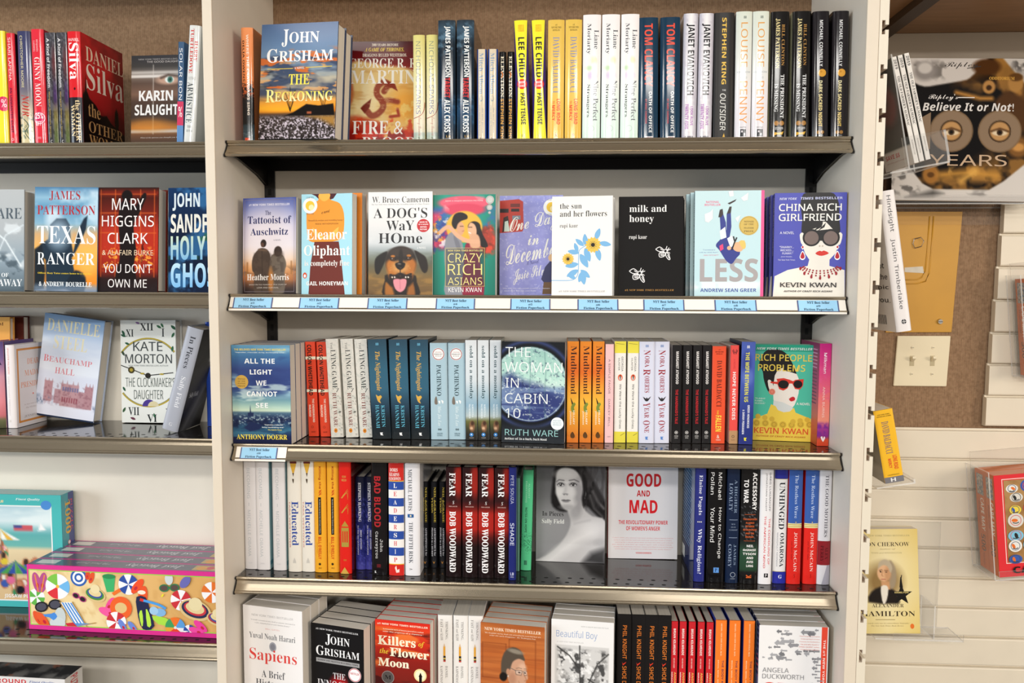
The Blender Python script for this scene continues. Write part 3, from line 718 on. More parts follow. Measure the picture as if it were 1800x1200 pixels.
# ================================================================== middle bay, second shelf: front facing paperbacks
Z2 = SHZ[1]-.0008
def sun_sticker(p, u, v, r):
    p.ell(u, v, r, '#f6f6f2', key='sticker').ell(u, v, r*.62, '#f3c83e', key='sticker').ell(u+r*.18, v+r*.12, r*.36, '#fae9b0', key='sticker')
    p.text("CLUB PICK", u-r*.5, v-r*.62, u+r*.5, v-r*.5, '#445066', 'n').text('BOOK CLUB', u-r*.5, v+r*.5, u+r*.5, v+r*.6, '#445066', 'n')
def pr_tattoo(p):
    def f(c):
        c.grad([(0, '#3f4f9c'), (.12, '#7a83bd'), (.3, '#cbc4dd'), (.5, '#e6dbe0'), (.63, '#ecc9a6'), (.72, '#dc9450'), (.85, '#a8602c'), (1, '#2a1d1c')])
        c.blob(.5, .42, .45, .5, '#eee6ee', .9, al=.75); c.hgrad([(0, '#4a4f7c'), (.06, '#7a80a8'), (.12, '#ffffff'), (.9, '#ffffff'), (1, '#5a5f90')], .12)
        c.noise('#7c5a40', 6, .5, .1, .8, 4, 1, 2, .7, .82); c.rect(.07, .67, .1, .8, '#9c6a3c', .7); c.rect(.9, .66, .93, .8, '#9c6a3c', .7)
        c.noise('#241a1a', 5, .45, .3, .85, 8, 1, 1, .86, 1.1, fe=.12)
        c.poly([(.2, .6), (.27, .55), (.33, .525), (.43, .53), (.5, .57), (.53, .66), (.53, .9), (.5, .99), (.22, .99), (.22, .8), (.18, .76), (.17, .68)], '#4f4036', .015, 3)
        c.poly([(.53, .62), (.6, .585), (.7, .585), (.78, .62), (.82, .7), (.79, .78), (.78, .99), (.54, .99), (.5, .78)], '#6e6256', .015, 3)
        c.line([(.36, .53), (.37, .8), (.36, .98)], .012, '#3a2e28', .02); c.line([(.3, .54), (.45, .55)], .03, '#6a5546', .02); c.noise('#3c3029', 12, .5, .1, .4, 3, 1, 1, .55, .95, .18, .8)
        c.blob(.39, .475, .055, .068, '#2c211e', .15); c.blob(.37, .49, .03, .04, '#5c4034', .3)
        c.blob(.665, .56, .075, .09, '#3a2c26', .2); c.rect(.58, .57, .75, .6, '#4a3a30', .9, .04)
        c.blob(.53, .86, .05, .2, '#d9822e', .8, al=.7)
    p.paint(f, 110)
    p.text('#1 NEW YORK TIMES BESTSELLER', .11, .06, .88, .085, '#e8e6f2', 'B').text('The', .42, .135, .53, .18, '#3a3a6c', 'S').text('Tattooist of', .09, .19, .91, .27, '#2b2f66', 'S').text('Auschwitz', .14, .315, .85, .39, '#2b2f66', 'S').text('A NOVEL', .58, .435, .72, .45, '#55506a', 'n')
    p.text('Heather Morris', .08, .795, .87, .86, '#f2ece6', 'S').text('BASED ON THE POWERFUL TRUE STORY OF', .12, .9, .83, .912, '#d6cdc4', 'n').text('LOVE AND SURVIVAL', .27, .93, .68, .945, '#d6cdc4', 'n')
    p.frame(.03, .02, .97, .98, .006, '#8a7f86')
facing('face out paperback of a couple seen from behind under a violet sky', [(427, 516), (520, 515.5), (423, 348.7), (520, 345)], Z2, .085, .026, lean=4, Yr=.07, front='#3a3250', spine='#c9bfd6', pr=pr_tattoo, n=2, ndesc='of the couple seen from behind paperback', ndx=(.002, 0, 0))
def pr_eleanor(p):
    p.rect(0, 0, 1, 1, '#a9dcea').poly([(.2, 0), (.28, .02), (.36, .06), (.36, 0)], '#4a2128').poly([(.56, 0), (.56, .06), (.63, .05), (.7, 0)], '#4a2128')
    p.poly([(.35, 0), (.56, 0), (.56, .045), (.6, .065), (.76, .1), (.84, .2), (.84, .36), (.78, .45), (.62, .475), (.4, .48), (.2, .475), (.12, .42), (.1, .2), (.16, .1), (.33, .065)], '#ee9a34', 3)
    p.poly([(.35, 0), (.56, 0), (.54, .05), (.45, .075), (.37, .05)], '#f4b64e', 2)
    p.poly([(.22, .33), (.34, .39), (.46, .43), (.44, .45), (.28, .42)], '#f6bd55', 2).poly([(.74, .33), (.62, .38), (.5, .43), (.52, .45), (.68, .42)], '#f6bd55', 2)
    p.poly([(.26, .475), (.74, .475), (.8, .7), (.86, 1), (.14, 1), (.18, .7)], '#6e2c22', 0)
    sun_sticker(p, .17, .115, .145)
    p.text('a novel', .4, .17, .56, .2, '#5a3414', 'i', shear=-.1).text('"Beautifully written and incredibly funny."', .13, .255, .83, .275, '#7a4a1c', 'n').text('REESE WITHERSPOON', .28, .29, .73, .305, '#7a4a1c', 'n')
    p.text('Eleanor', .1, .35, .9, .455, '#f8f4ee', 'S').text('Oliphant', .05, .51, .96, .64, '#f8f4ee', 'S').text('is completely fine', .06, .66, .95, .73, '#f3e9e4', 'S').text('GAIL HONEYMAN', .1, .87, .92, .91, '#f6f2ee', 'B')
    p.ell(.07, .81, .04, '#d6502a', .055).ell(.07, .815, .02, '#ffffff', .03)
facing('face out paperback with an orange jumper and brown skirt figure on pale blue', [(530, 517.5), (618.7, 517.5), (525.7, 342), (618.7, 338)], Z2, .075, .022, lean=3, Yr=.058, front='#a9dcea', spine='#a9dcea', pr=pr_eleanor)
def pr_eleback(p):
    p.rect(0, 0, 1, 1, '#f08c2e').text('#1 NEW YORK TIMES BESTSELLER', .79, .03, .845, .97, '#b5501c', 'n', 90)
facing('orange paperback showing its right edge behind the orange jumper cover', [(540, 517.5), (636, 517.5), (538, 342), (636, 340)], Z2, .105, .024, lean=3, Yr=.088, front='#f08c2e', spine='#f08c2e', pr=pr_eleback)
def pr_dog(p):
    def f(c):
        c.grad([(0, '#e9e6e4'), (.3, '#e2e0df'), (.5, '#cfd3d5'), (.56, '#a7b0b2'), (.64, '#7c8276'), (.72, '#66604a'), (.85, '#7e6238'), (1, '#6a5030')])
        c.noise('#f4f1ee', 3, .5, .3, .6, 4, 1, 1, 0, .5); c.noise('#4c5448', 4, .5, .2, .6, 6, .7, 2, .58, .75); c.noise('#b08442', 7, .5, .2, .5, 8, .6, 2, .78, 1.05)
        # dog: ears, head, muzzle
        c.poly([(.1, .74), (.11, .65), (.2, .6), (.3, .58), (.27, .66), (.2, .76), (.16, .8), (.12, .79)], '#1c1714', .02, 3)
        c.poly([(.93, .72), (.9, .64), (.82, .6), (.72, .57), (.77, .66), (.83, .76), (.88, .79), (.92, .77)], '#231b17', .02, 3)
        c.poly([(.25, 1.02), (.26, .86), (.3, .8), (.7, .8), (.76, .88), (.78, 1.02)], '#231b16', .02, 3)
        c.poly([(.27, 1.02), (.27, .88), (.34, .92), (.4, 1.02)], '#a06426', .03, 3); c.poly([(.6, 1.02), (.7, .9), (.72, 1.02)], '#8c5a26', .03, 3)
        c.blob(.51, .68, .245, .24, '#2a211d', .12); c.blob(.51, .585, .2, .07, '#3a2f29', .5)
        c.poly([(.3, .78), (.28, .7), (.33, .66), (.42, .68), (.46, .74), (.44, .82), (.36, .86)], '#b9702c', .05, 3); c.poly([(.72, .78), (.75, .7), (.69, .65), (.6, .67), (.56, .74), (.58, .82), (.66, .86)], '#b26a2a', .05, 3)
        c.blob(.5, .73, .13, .1, '#c88c4c', .5); c.blob(.51, .64, .035, .13, '#241c18', .5)
        c.blob(.385, .625, .035, .018, '#b5702f', .5); c.blob(.635, .62, .035, .018, '#b5702f', .5)
        for x, y in ((.385, .655), (.635, .65)): c.blob(x, y, .04, .026, '#1a1210', .4); c.blob(x, y, .023, .018, '#6b4420', .4); c.blob(x, y, .011, .01, '#0c0808', .3); c.blob(x-.008, y-.005, .006, .005, '#f2efe8', .3)
        c.poly([(.42, .70), (.46, .685), (.54, .685), (.58, .70), (.56, .735), (.52, .755), (.48, .755), (.44, .735)], '#110e0e', .015, 3); c.blob(.485, .70, .03, .008, '#77706a', .7); c.line([(.5, .755), (.5, .785)], .012, '#1a1210', .012)
        c.poly([(.33, .80), (.42, .805), (.5, .785), (.58, .805), (.68, .79), (.67, .87), (.58, .93), (.5, .95), (.42, .93), (.35, .88)], '#231412', .015, 3)
        c.poly([(.39, .86), (.45, .845), (.5, .85), (.55, .845), (.6, .86), (.575, .94), (.5, .975), (.42, .94)], '#df8f9a', .015, 3); c.line([(.495, .86), (.5, .94)], .008, '#c46f7d', .02)
        for x in (.375, .415, .585, .625): c.blob(x, .83, .01, .014, '#efe6da', .3)
        c.poly([(.3, .9), (.38, .93), (.42, 1.02), (.28, 1.02)], '#a8672a', .04, 0, .9); c.poly([(.7, .88), (.62, .93), (.6, 1.02), (.74, 1.02)], '#9c5e28', .04, 0, .9)
        c.noise('#e2a868', 40, .66, .08, .35, 8, .8, 1.6, .68, .86, .3, .72)
    p.paint(f, 120)
    p.text('W. Bruce Cameron', .06, .045, .95, .105, '#4a4a4c', 's').text('The New York Times and USA Today bestselling author of A Dog\'s Purpose', .05, .115, .95, .13, '#77777a', 's')
    p.text('A DOG\'S', .08, .155, .92, .255, '#242427', 's').text('WaY', .28, .28, .72, .375, '#242427', 's').text('HOme', .16, .4, .84, .5, '#242427', 's').text('A NOVEL', .76, .535, .9, .555, '#f0eeee', 'S')
    p.ell(.86, .33, .1, '#c4242c', key='sticker').text('SOON TO', .8, .29, .92, .303, '#ffffff', 'B').text('BE A MAJOR', .785, .313, .935, .326, '#ffffff', 'B').text('MOTION', .81, .337, .91, .35, '#ffffff', 'B').text('PICTURE', .805, .36, .915, .373, '#ffffff', 'B')
facing('face out paperback with a black and tan dog, tongue out', [(647.5, 518), (760, 518), (645.5, 338), (758.7, 336)], Z2, .062, .026, lean=3, Yr=.055, front='#e6e2de', spine='#e6e2de', pr=pr_dog, n=2, ndesc='of the tongue out dog paperback on the second shelf', ndx=(-.004, 0, 0))
def pr_crazy(p):
    def f(c):
        c.grad([(0, '#12957c'), (.5, '#0f8f78'), (1, '#0c6f5e')]); c.hgrad([(0, '#0b5a4e'), (.2, '#19a08a'), (.7, '#1aa58c'), (1, '#0d6a5a')], .45)
        c.noise('#3a5fae', 4, .45, .2, .9, 3, 1, 1, .1, .42); c.blob(.16, .42, .16, .2, '#b02f5a', .4); c.blob(.86, .46, .16, .2, '#a83a2a', .5); c.blob(.12, .3, .12, .12, '#2f5f9e', .4)
        c.noise('#e0406a', 8, .52, .12, .9, 5, 1, 1, .15, .6, -.1, .3); c.noise('#e8a23a', 10, .58, .1, .9, 7, 1, 1, .15, .6, -.1, .3); c.noise('#3a3a8c', 9, .6, .1, .8, 9, 1, 1, .25, .6, -.1, .3)
        c.noise('#d8452e', 9, .5, .12, .9, 15, 1, 1, .25, .62, .78, 1.02); c.noise('#7a2a1a', 12, .55, .1, .8, 17, 1, 1, .3, .64, .75, 1); c.noise('#ded6da', 12, .64, .06, .9, 19, 1, 1, .12, .55, 0, .32)
        c.blob(.5, .08, .42, .11, '#e85a72', .25); c.blob(.5, .15, .34, .1, '#d8425e', .3); c.noise('#f6a0a8', 9, .55, .1, .7, 3, .6, 1, .0, .18, .15, .85)
        c.blob(.5, .32, .29, .25, '#e8b23c', .1)
        # suit and dress
        c.poly([(.22, .42), (.3, .37), (.4, .4), (.48, .5), (.5, .7), (.5, 1), (.2, 1), (.2, .8), (.18, .62), (.19, .5)], '#8a8b93', .015, 3); c.poly([(.33, .4), (.42, .47), (.47, .6), (.44, .62), (.36, .5)], '#74757f', .015, 2)
        c.poly([(.52, .5), (.62, .47), (.74, .52), (.76, .7), (.82, 1), (.48, 1), (.5, .7)], '#8a1f3a', .015, 3); c.noise('#b23a56', 6, .5, .2, .5, 5, 1.5, .6, .5, 1, .48, .8)
        # hair, faces, arms
        c.poly([(.66, .28), (.74, .3), (.8, .4), (.86, .47), (.88, .52), (.78, .52), (.72, .44), (.68, .38)], '#171012', .015, 3); c.blob(.66, .32, .1, .085, '#1a1214', .15)
        c.poly([(.36, .3), (.45, .27), (.5, .31), (.5, .36), (.47, .4), (.42, .4), (.38, .36)], '#d9a27c', .015, 3); c.poly([(.3, .28), (.34, .2), (.44, .175), (.54, .2), (.55, .24), (.46, .26), (.4, .29), (.37, .34), (.33, .33)], '#191214', .012, 3)
        c.poly([(.56, .33), (.6, .28), (.67, .3), (.7, .36), (.68, .42), (.6, .42), (.565, .385)], '#e2b08c', .015, 3)
        c.poly([(.6, .4), (.72, .4), (.76, .47), (.74, .53), (.6, .52)], '#dba683', .02, 3)
        c.line([(.72, .47), (.55, .46), (.4, .41), (.25, .32), (.12, .37)], .065, '#e0ac88', .012, 1, 4)
        for x, y in ((.46, .315), (.6, .325)): c.line([(x-.025, y), (x+.025, y)], .009, '#2a1a16')
        c.line([(.47, .365), (.5, .36)], .01, '#b5605a'); c.line([(.575, .375), (.605, .385)], .014, '#f4ece6')
        c.rect(.2, .54, .84, .91, '#2a2f33', .45)
    p.paint(f, 110)
    p.text('NOW A MAJOR MOTION PICTURE', .2, .055, .8, .07, '#f6dfe2', 'n').text('NEW YORK TIMES BESTSELLER', .24, .548, .8, .565, '#e6d27e', 'B')
    p.text('CRAZY', .24, .585, .79, .675, '#f0e08a', 'l').text('RICH', .24, .69, .79, .8, '#f0e08a', 'l').text('ASIANS', .24, .825, .79, .9, '#f0e08a', 'l').text('KEVIN KWAN', .25, .925, .78, .97, '#f4f2ee', 'n').frame(.2, .53, .83, .915, .006, '#cdbb6a')
    for x, y, r in ((.91, .055, .065), (.905, .13, .045), (.905, .182, .022)): p.ell(x, y, r, '#c9c9c4', key='sticker').ring(x, y, r*.85, .006, '#8f8f8a', key='sticker')
facing('face out green romance paperback with an embracing couple', [(761, 518), (870.5, 518), (760.7, 342.5), (870.5, 340)], Z2, .062, .028, lean=3, Yr=.055, front='#12806c', spine='#0c5a4c', pr=pr_crazy)
def pr_oneday(p):
    def f(c):
        c.grad([(0, '#8e93d4'), (.5, '#9a9bd8'), (1, '#8f92d2')]); c.noise('#a9aae0', 14, .55, .1, .4, 4); c.noise('#c5c5ea', 40, .72, .03, .8, 9)
    p.paint(f, 90)
    p.poly([(.0, .05), (.3, .035), (.37, .06), (.38, .33), (.36, .36), (0, .375)], '#b8392c').rect(.17, .08, .32, .115, '#6e2a26').rect(.18, .13, .31, .16, '#241a1c').rect(0, .13, .14, .17, '#2e2224').rect(.2, .2, .33, .24, '#7a8290')
    p.poly([(.06, .22), (.13, .2), (.15, .27), (.1, .35), (.04, .37)], '#3a2a28').poly([(.08, .26), (.13, .25), (.16, .36), (.07, .36)], '#cfe0d4')
    p.text('One Day', .16, .225, .93, .43, '#f2efe6', 'c', shear=-.12).text('in', .45, .4, .62, .5, '#f2efe6', 'c', shear=-.05).text('December', .1, .5, .95, .7, '#f2efe6', 'c', shear=-.12).text('A Novel', .42, .66, .62, .7, '#4a4a90', 'i', shear=-.1).text('Josie Silver', .22, .745, .8, .9, '#f2efe6', 'c', shear=-.12)
    p.poly([(.72, .72), (.8, .66), (.9, .65), (.9, .88), (.7, .87), (.66, .84)], '#34365e').poly([(.7, .87), (.88, .87), (.86, .99), (.68, .99)], '#6e5034').ell(.83, .625, .06, '#e3b98a')
    p.text('"Josie Silver writes with a warmth so palpable her characters', .05, .925, .8, .94, '#e8e8f4', 'i').text('sneak their way into your heart."', .07, .95, .6, .965, '#e8e8f4', 'i')
    sun_sticker(p, .82, .12, .13)
facing('face out lilac paperback with a red double decker bus and white script', [(878, 518), (989, 518), (877.5, 343.7), (988.7, 341)], Z2, .11, .022, lean=3, Yr=.104, front='#9396d4', spine='#7377b8', pr=pr_oneday)
def leaf(p, x, y, a, L, c, wd=.38):
    q = math.radians(a); k = p.w/p.h; pts = []
    for t in (0, .3, .6, 1, .6, .3):
        pts.append(t)
    P = [(0, 0), (.3, wd/2), (.65, wd/2), (1, 0), (.65, -wd/2), (.3, -wd/2)]
    p.poly([(x+L*(px*math.cos(q)-py*math.sin(q)), y+L*(px*math.sin(q)+py*math.cos(q))*k) for px, py in P], c, 3)
def pr_sun(p):
    p.rect(0, 0, 1, 1, '#f2efea').text('the sun', .13, .07, .49, .125, '#3c3c3e', 'N' if 0 else 's').text('and her flowers', .13, .145, .905, .205, '#3c3c3e', 's').text('rupi kaur', .13, .275, .43, .325, '#55555a', 's')
    B = '#7fb6e0'
    p.line([(0, .845), (.3, .845), (.4, .82), (.44, .76), (.445, .6), (.46, .54), (.55, .5), (.62, .47)], .012, B, 4)
    for x, y, a, L in ((.43, .56, 250, .16), (.53, .5, 220, .18), (.56, .5, -95, .2), (.45, .57, 190, .19), (.55, .52, 70, .24), (.47, .58, 60, .26), (.44, .68, 170, .22), (.44, .74, 150, .22), (.48, .74, 40, .2), (.5, .745, 80, .24), (.52, .75, 110, .2), (.4, .83, 210, .16), (.74, .52, 75, .22), (.78, .47, 10, .2), (.72, .44, -70, .2)): leaf(p, x, y, a, L, B)
    for x, y, r in ((.68, .49, .115), (.27, .63, .085)):
        for i in range(14): leaf(p, x+r*.3*math.cos(i*.449), y+r*.3*math.sin(i*.449)*p.w/p.h, i*25.7, r*.85, '#ecc35a', .5)
        p.ell(x, y, r*.75, '#ecc35a').ell(x, y, r*.28, '#3a3532')
        for i in range(12): p.line([(x, y), (x+r*.6*math.cos(i*.52), y+r*.6*math.sin(i*.52)*p.w/p.h)], .005, '#3a3532')
    p.text('#1 NEW YORK TIMES BESTSELLER', .12, .945, .88, .965, '#b0aeb0', 'i')
facing('face out white paperback with yellow sunflowers on blue stems', [(969.5, 519), (1076, 519), (969.5, 345), (1077.5, 340)], Z2, .056, .022, lean=3, front='#f2efea', spine='#f2efea', Yr=.044, pr=pr_sun, m=M_matte, n=2, ndesc='of the white sunflower paperback on the second shelf', ndx=(.003, .004, 0))
def bee(p, x, y, s, c='#eceaea'):
    k = p.w/p.h
    P = lambda a, b: (x+s*a, y+s*b*k)
    for q in ([(-.9, -.2), (-.5, -.42), (-.1, -.1), (-.2, .02), (-.6, .0)], [(.1, .1), (.35, .3), (.5, .75), (.35, .8), (.1, .45)], [(-.3, .05), (-.55, .2), (-.5, .55), (-.1, .5), (.05, .2)]): p.line(smooth_pts([P(*t) for t in q]+[P(*q[0])], 4, False), .012, c)
    for t in (.15, .28, .4): p.line([P(-.5+t*.2, t), P(-.05, t+.02)], .012, c)
    p.ell(*P(.05, -.02), s*.2, c, n=12).ell(*P(.05, -.02), s*.13, '#1a1818', n=12).ell(*P(.25, -.12), s*.1, c, n=10)
    for q in ([(.3, -.18), (.4, -.35)], [(.32, -.12), (.55, -.2)], [(.1, -.2), (.2, -.5)], [(.25, .05), (.5, .2)], [(.2, .1), (.45, .38)], [(-.45, -.25), (-.2, -.08)], [(.25, .35), (.42, .7)]): p.line([P(*t) for t in q], .011, c)
def pr_milk(p):
    p.rect(0, 0, 1, 1, '#171515').text('milk and', .165, .085, .745, .155, '#f2f0ee', 's').text('honey', .165, .185, .545, .275, '#f2f0ee', 's').text('rupi kaur', .16, .385, .44, .435, '#e6e4e2', 's')
    bee(p, .72, .55, .16); bee(p, .32, .77, .17)
    p.text('#1 NEW YORK TIMES BESTSELLER', .1, .93, .86, .95, '#b5874a', 'i')
facing('face out black paperback with two white line drawn bees', [(1087, 519), (1200, 519), (1087, 344.5), (1201.7, 344.7)], Z2, .056, .02, lean=3, Yr=.053, front='#171515', spine='#171515', back='#171515', pr=pr_milk, m=M_matte, n=3, ndesc='of the black bee paperback on the second shelf', ndx=(.004, 0, 0))
def pr_less(p):
    def f(c):
        c.grad([(0, '#c3dfe4'), (.8, '#c0dfe6'), (1, '#bfdde4')]); c.noise('#e8f0f2', 3, .5, .1, .9, 6, 1, 1, .83, .95, fe=.04, u0=-.2, u1=1.2)
    p.paint(f, 60)
    p.rect(.955, 0, 1, 1, '#ea5a94').text('NATIONAL', .16, .095, .35, .115, '#e0668a', 'B').text('BESTSELLER', .14, .122, .37, .142, '#e0668a', 'B')
    p.text('LESS', .08, .64, .92, .86, '#a9a3a4', 'K').text('ANDREW SEAN GREER', .09, .922, .9, .955, '#35489c', 'B').text('"I recommend it', .12, .55, .3, .562, '#5a78b0', 'i').text('with my whole heart."', .07, .575, .35, .588, '#5a78b0', 'i').text('ANN PATCHETT', .13, .602, .35, .613, '#d8668a', 'n')
    N = '#333d8c'
    p.poly([(.36, .24), (.41, .22), (.45, .3), (.46, .42), (.44, .48), (.38, .42)], N).poly([(.46, .22), (.52, .21), (.53, .34), (.5, .46), (.44, .48), (.46, .36)], N).poly([(.34, .48), (.46, .42), (.52, .5), (.66, .58), (.6, .64), (.54, .69), (.46, .66), (.36, .56), (.31, .52)], N, 3)
    p.poly([(.36, .38), (.44, .34), (.46, .44), (.38, .46)], '#e8ecf0').poly([(.47, .45), (.54, .42), (.58, .5), (.52, .54)], '#e8ecf0').poly([(.36, .52), (.41, .5), (.42, .55), (.37, .57)], '#e0467a')
    p.poly([(.34, .25), (.36, .18), (.4, .17), (.41, .22), (.38, .25)], '#3a3030').poly([(.46, .22), (.5, .15), (.53, .15), (.52, .21)], '#3a3030').poly([(.47, .12), (.6, .08), (.58, .1), (.5, .13)], '#3a3030')
    p.ell(.63, .53, .08, '#eab48c', .07, 20).poly([(.64, .48), (.72, .47), (.74, .53), (.7, .55)], '#e6c46a', 2).ell(.5, .54, .03, '#eab48c').line([(.54, .56), (.58, .48), (.56, .43)], .02, '#23232a').line([(.57, .5), (.61, .44)], .02, '#23232a')
    for q in ([(.14, .22), (.22, .2), (.26, .17), (.26, .26), (.2, .3), (.15, .29)], [(.66, .07), (.77, .02), (.76, .09), (.7, .1)], [(.48, .01), (.55, .0), (.56, .05), (.5, .06)], [(.58, .26), (.66, .23), (.62, .3)]): p.poly(q, '#e6e8ec')
    p.ell(.78, .33, .14, '#d2b45c', key='sticker').ring(.78, .33, .13, .006, '#a98a3a', key='sticker')
    for t, v in (('WINNER', .285), ('OF THE', .31), ('PULITZER', .345), ('PRIZE', .375)): p.text(t, .71, v, .85, v+.016, '#6a5628', 'S')
facing('face out pale blue paperback of a man in a blue suit falling', [(1220, 520.3), (1341.5, 520.3), (1223, 334.5), (1346.6, 335)], Z2, .06, .018, lean=2, Yr=.058, front='#c2dfe5', spine='#4a6a78', pr=pr_less, n=3, ndesc='of the pale blue falling man paperback', ndx=(-.005, .004, 0), prs=lambda p: p.sp('ANDREW SEAN GREER  LESS', .08, .8, '#c4dce4', 'B', .3, .7))
def pr_china(p):
    p.rect(0, 0, 1, 1, '#4c50b0')
    p.poly([(.4, .01), (.5, -.0), (.7, 0), (.82, .01), (.89, .1), (.9, .25), (.92, .36), (.88, .46), (.9, .5), (.46, .5), (.42, .46), (.38, .36), (.39, .25), (.36, .1)], '#1a1718', 2)
    p.poly([(.46, .42), (.88, .42), (.9, .5), (.86, .58), (.78, .64), (.78, .7), (.99, .74), (1, 1), (0, 1), (.02, .8), (.2, .74), (.48, .7), (.5, .64), (.44, .58), (.4, .5)], '#f0e9dd', 0)
    p.poly([(.36, .4), (.4, .38), (.43, .42), (.42, .5), (.38, .48)], '#f0e9dd', 2).poly([(.91, .38), (.95, .4), (.93, .48), (.9, .5), (.89, .42)], '#f0e9dd', 2)
    p.poly([(.42, .4), (.5, .36), (.62, .34), (.66, .3), (.72, .29), (.8, .34), (.86, .37), (.9, .38), (.9, .46), (.42, .46)], '#1a1718').poly([(.47, .36), (.62, .33), (.68, .275), (.72, .28), (.83, .36), (.74, .352), (.62, .36)], '#f0e9dd').poly([(.53, .375), (.68, .28), (.66, .33)], '#1a1718').poly([(.6, .37), (.72, .285), (.7, .33)], '#1a1718')
    for x in (.525, .79):
        p.ell(x, .43, .125, '#141214').ell(x, .432, .098, '#77655f')
    p.line([(.62, .405), (.66, .39), (.7, .405)], .03, '#141214')
    p.ell(.64, .51, .012, '#cbb9a8').ell(.68, .51, .012, '#cbb9a8')
    p.poly([(.58, .58), (.64, .555), (.67, .562), (.7, .553), (.77, .578), (.7, .6), (.64, .602)], '#d8322a', 2)
    for x in (.405, .885):
        p.poly([(x, .5), (x+.025, .52), (x, .545), (x-.025, .52)], '#ffffff').poly([(x, .505), (x+.017, .52), (x, .535), (x-.017, .52)], '#b5182c').poly([(x, .555), (x+.04, .61), (x+.02, .64), (x-.02, .64), (x-.04, .61)], '#ffffff', 3).poly([(x, .565), (x+.03, .61), (x+.014, .63), (x-.014, .63), (x-.03, .61)], '#b5182c', 3)
    for i in range(13):
        t = i/12; a = math.pi*(.08+.84*t)
        for j, (rx, ry) in enumerate(((.235, .06), (.25, .085), (.27, .112), (.285, .135))):
            if j == 3 and i % 2: continue
            p.ell(.655-rx*math.cos(a), .695+ry*math.sin(a)*.9, .011 if j < 3 else .016, '#9c1626', rv=.013 if j < 3 else .026, n=10)
    p.text('NEW YORK', .065, .045, .31, .068, '#cfd2f0', 'J').text('TIMES', .36, .043, .54, .066, '#cfd2f0', 'J').text('BESTSELLER', .565, .042, .94, .065, '#cfd2f0', 'B')
    p.text('CHINA RICH', .06, .105, .93, .175, '#f4f0ea', 'N').text('GIRLFRIEND', .06, .2, .93, .27, '#f4f0ea', 'N').text('A NOVEL', .08, .37, .28, .395, '#dfe0f2', 'N').text('"SNARKY...', .08, .51, .28, .53, '#dfe0f2', 'N').text('WICKED....', .09, .54, .28, .56, '#dfe0f2', 'N').text('FUNNY."', .12, .57, .27, .59, '#dfe0f2', 'N').text('Janet Maslin,', .1, .605, .26, .62, '#dfe0f2', 'n').text('The New York Times', .06, .635, .3, .65, '#dfe0f2', 'n')
    p.text('KEVIN KWAN', .1, .86, .88, .905, '#2a2526', 'N').text('AUTHOR OF CRAZY RICH ASIANS', .15, .935, .83, .952, '#55504e', 'J')
facing('face out violet blue paperback of a woman in round sunglasses', [(1364.5, 520.3), (1491, 521), (1369.6, 338), (1500, 333)], Z2, .068, .022, lean=2, Yr=.055, front='#4c50b0', spine='#3a3f9a', pr=pr_china, n=4, ndesc='of the violet sunglasses paperback on the second shelf', ndx=(-.0035, .002, 0), prs=lambda p: p.sp('CHINA RICH GIRLFRIEND', .04, .6, '#e6e4f2', 'N', .3, .7).sp('KEVIN KWAN', .64, .86, '#e6e4f2', 'N', .3, .7).rect(0, .8, 1, 1, '#d8d0c8') if 0 else p.sp('CHINA RICH GIRLFRIEND', .04, .6, '#e6e4f2', 'N', .3, .7))
# ================================================================== middle bay, third shelf
Z3 = SHZ[2]-.0008
def pr_light(p):
    def f(c):
        c.grad([(0, '#5f97b8'), (.12, '#3f6d9c'), (.25, '#33457e'), (.45, '#344a82'), (.55, '#6f9aa6'), (.62, '#a9c9bc'), (.66, '#c9dcc4'), (.68, '#4c6a80'), (.75, '#1f2f55'), (.85, '#2a5a78'), (.92, '#16204a'), (1, '#121634')])
        c.noise('#9cc4cf', 3, .55, .15, .75, 4, .6, 1.6, .0, .55); c.noise('#2b3a74', 3, .55, .15, .7, 9, .6, 1.6, .08, .5); c.noise('#cfe3dd', 5, .62, .1, .7, 14, .5, 2, .35, .64)
        c.noise('#b8cdd0', 30, .58, .08, .8, 6, 1, 1.4, .68, .82); c.noise('#101a3c', 14, .5, .12, .8, 8, 1, 1.6, .7, .86); c.noise('#4a8aa0', 6, .55, .12, .6, 11, .5, 2, .82, .97)
        c.poly([(.29, .7), (.305, .6), (.32, .7)], '#1b2a50', .01); c.rect(.26, .68, .36, .72, '#1d2c52')
        c.poly([(.2, .84), (.3, .77), (.5, .8), (.46, .85), (.3, .87)], '#1a2750', .02)
    p.paint(f, 110)
    for t, u0, u1, v in (('ALL THE', .22, .74, .135), ('LIGHT', .31, .69, .245), ('WE', .41, .59, .355), ('CANNOT', .25, .77, .465), ('SEE', .4, .61, .58)): p.text(t, u0, v, u1, v+.05, '#f2f4f4', 'B')
    p.text('THE BELOVED NEW YORK TIMES BESTSELLER', .05, .035, .93, .055, '#e6d04e', 'B').text('"Stupendous. A beautiful, daring, heartbreaking novel."', .06, .068, .92, .082, '#d8e4e8', 'I').text('Anthony Doerr', .07, .905, .93, .955, '#f0da4c', 'S') if 0 else p.text('THE BELOVED NEW YORK TIMES BESTSELLER', .05, .035, .93, .055, '#e6d04e', 'B').text('"Stupendous. A beautiful, daring, heartbreaking novel."', .06, .068, .92, .082, '#d8e4e8', 'I')
    p.text('ANTHONY DOERR', .06, .9, .93, .95, '#f0da4c', 'S').text('"Stupendous...A beautiful,', .54, .795, .86, .81, '#e8eeee', 'B').text('daring, heartbreaking novel."', .5, .82, .88, .835, '#e8eeee', 'B').text('The Seattle Times', .6, .845, .84, .858, '#e6d04e', 'B')
    p.ell(.165, .37, .115, '#c9a24c', key='sticker')
    for t, v in (('WINNER', .335), ('OF THE', .357), ('PULITZER', .38), ('PRIZE', .405)): p.text(t, .1, v, .23, v+.013, '#6a5224', 'S')
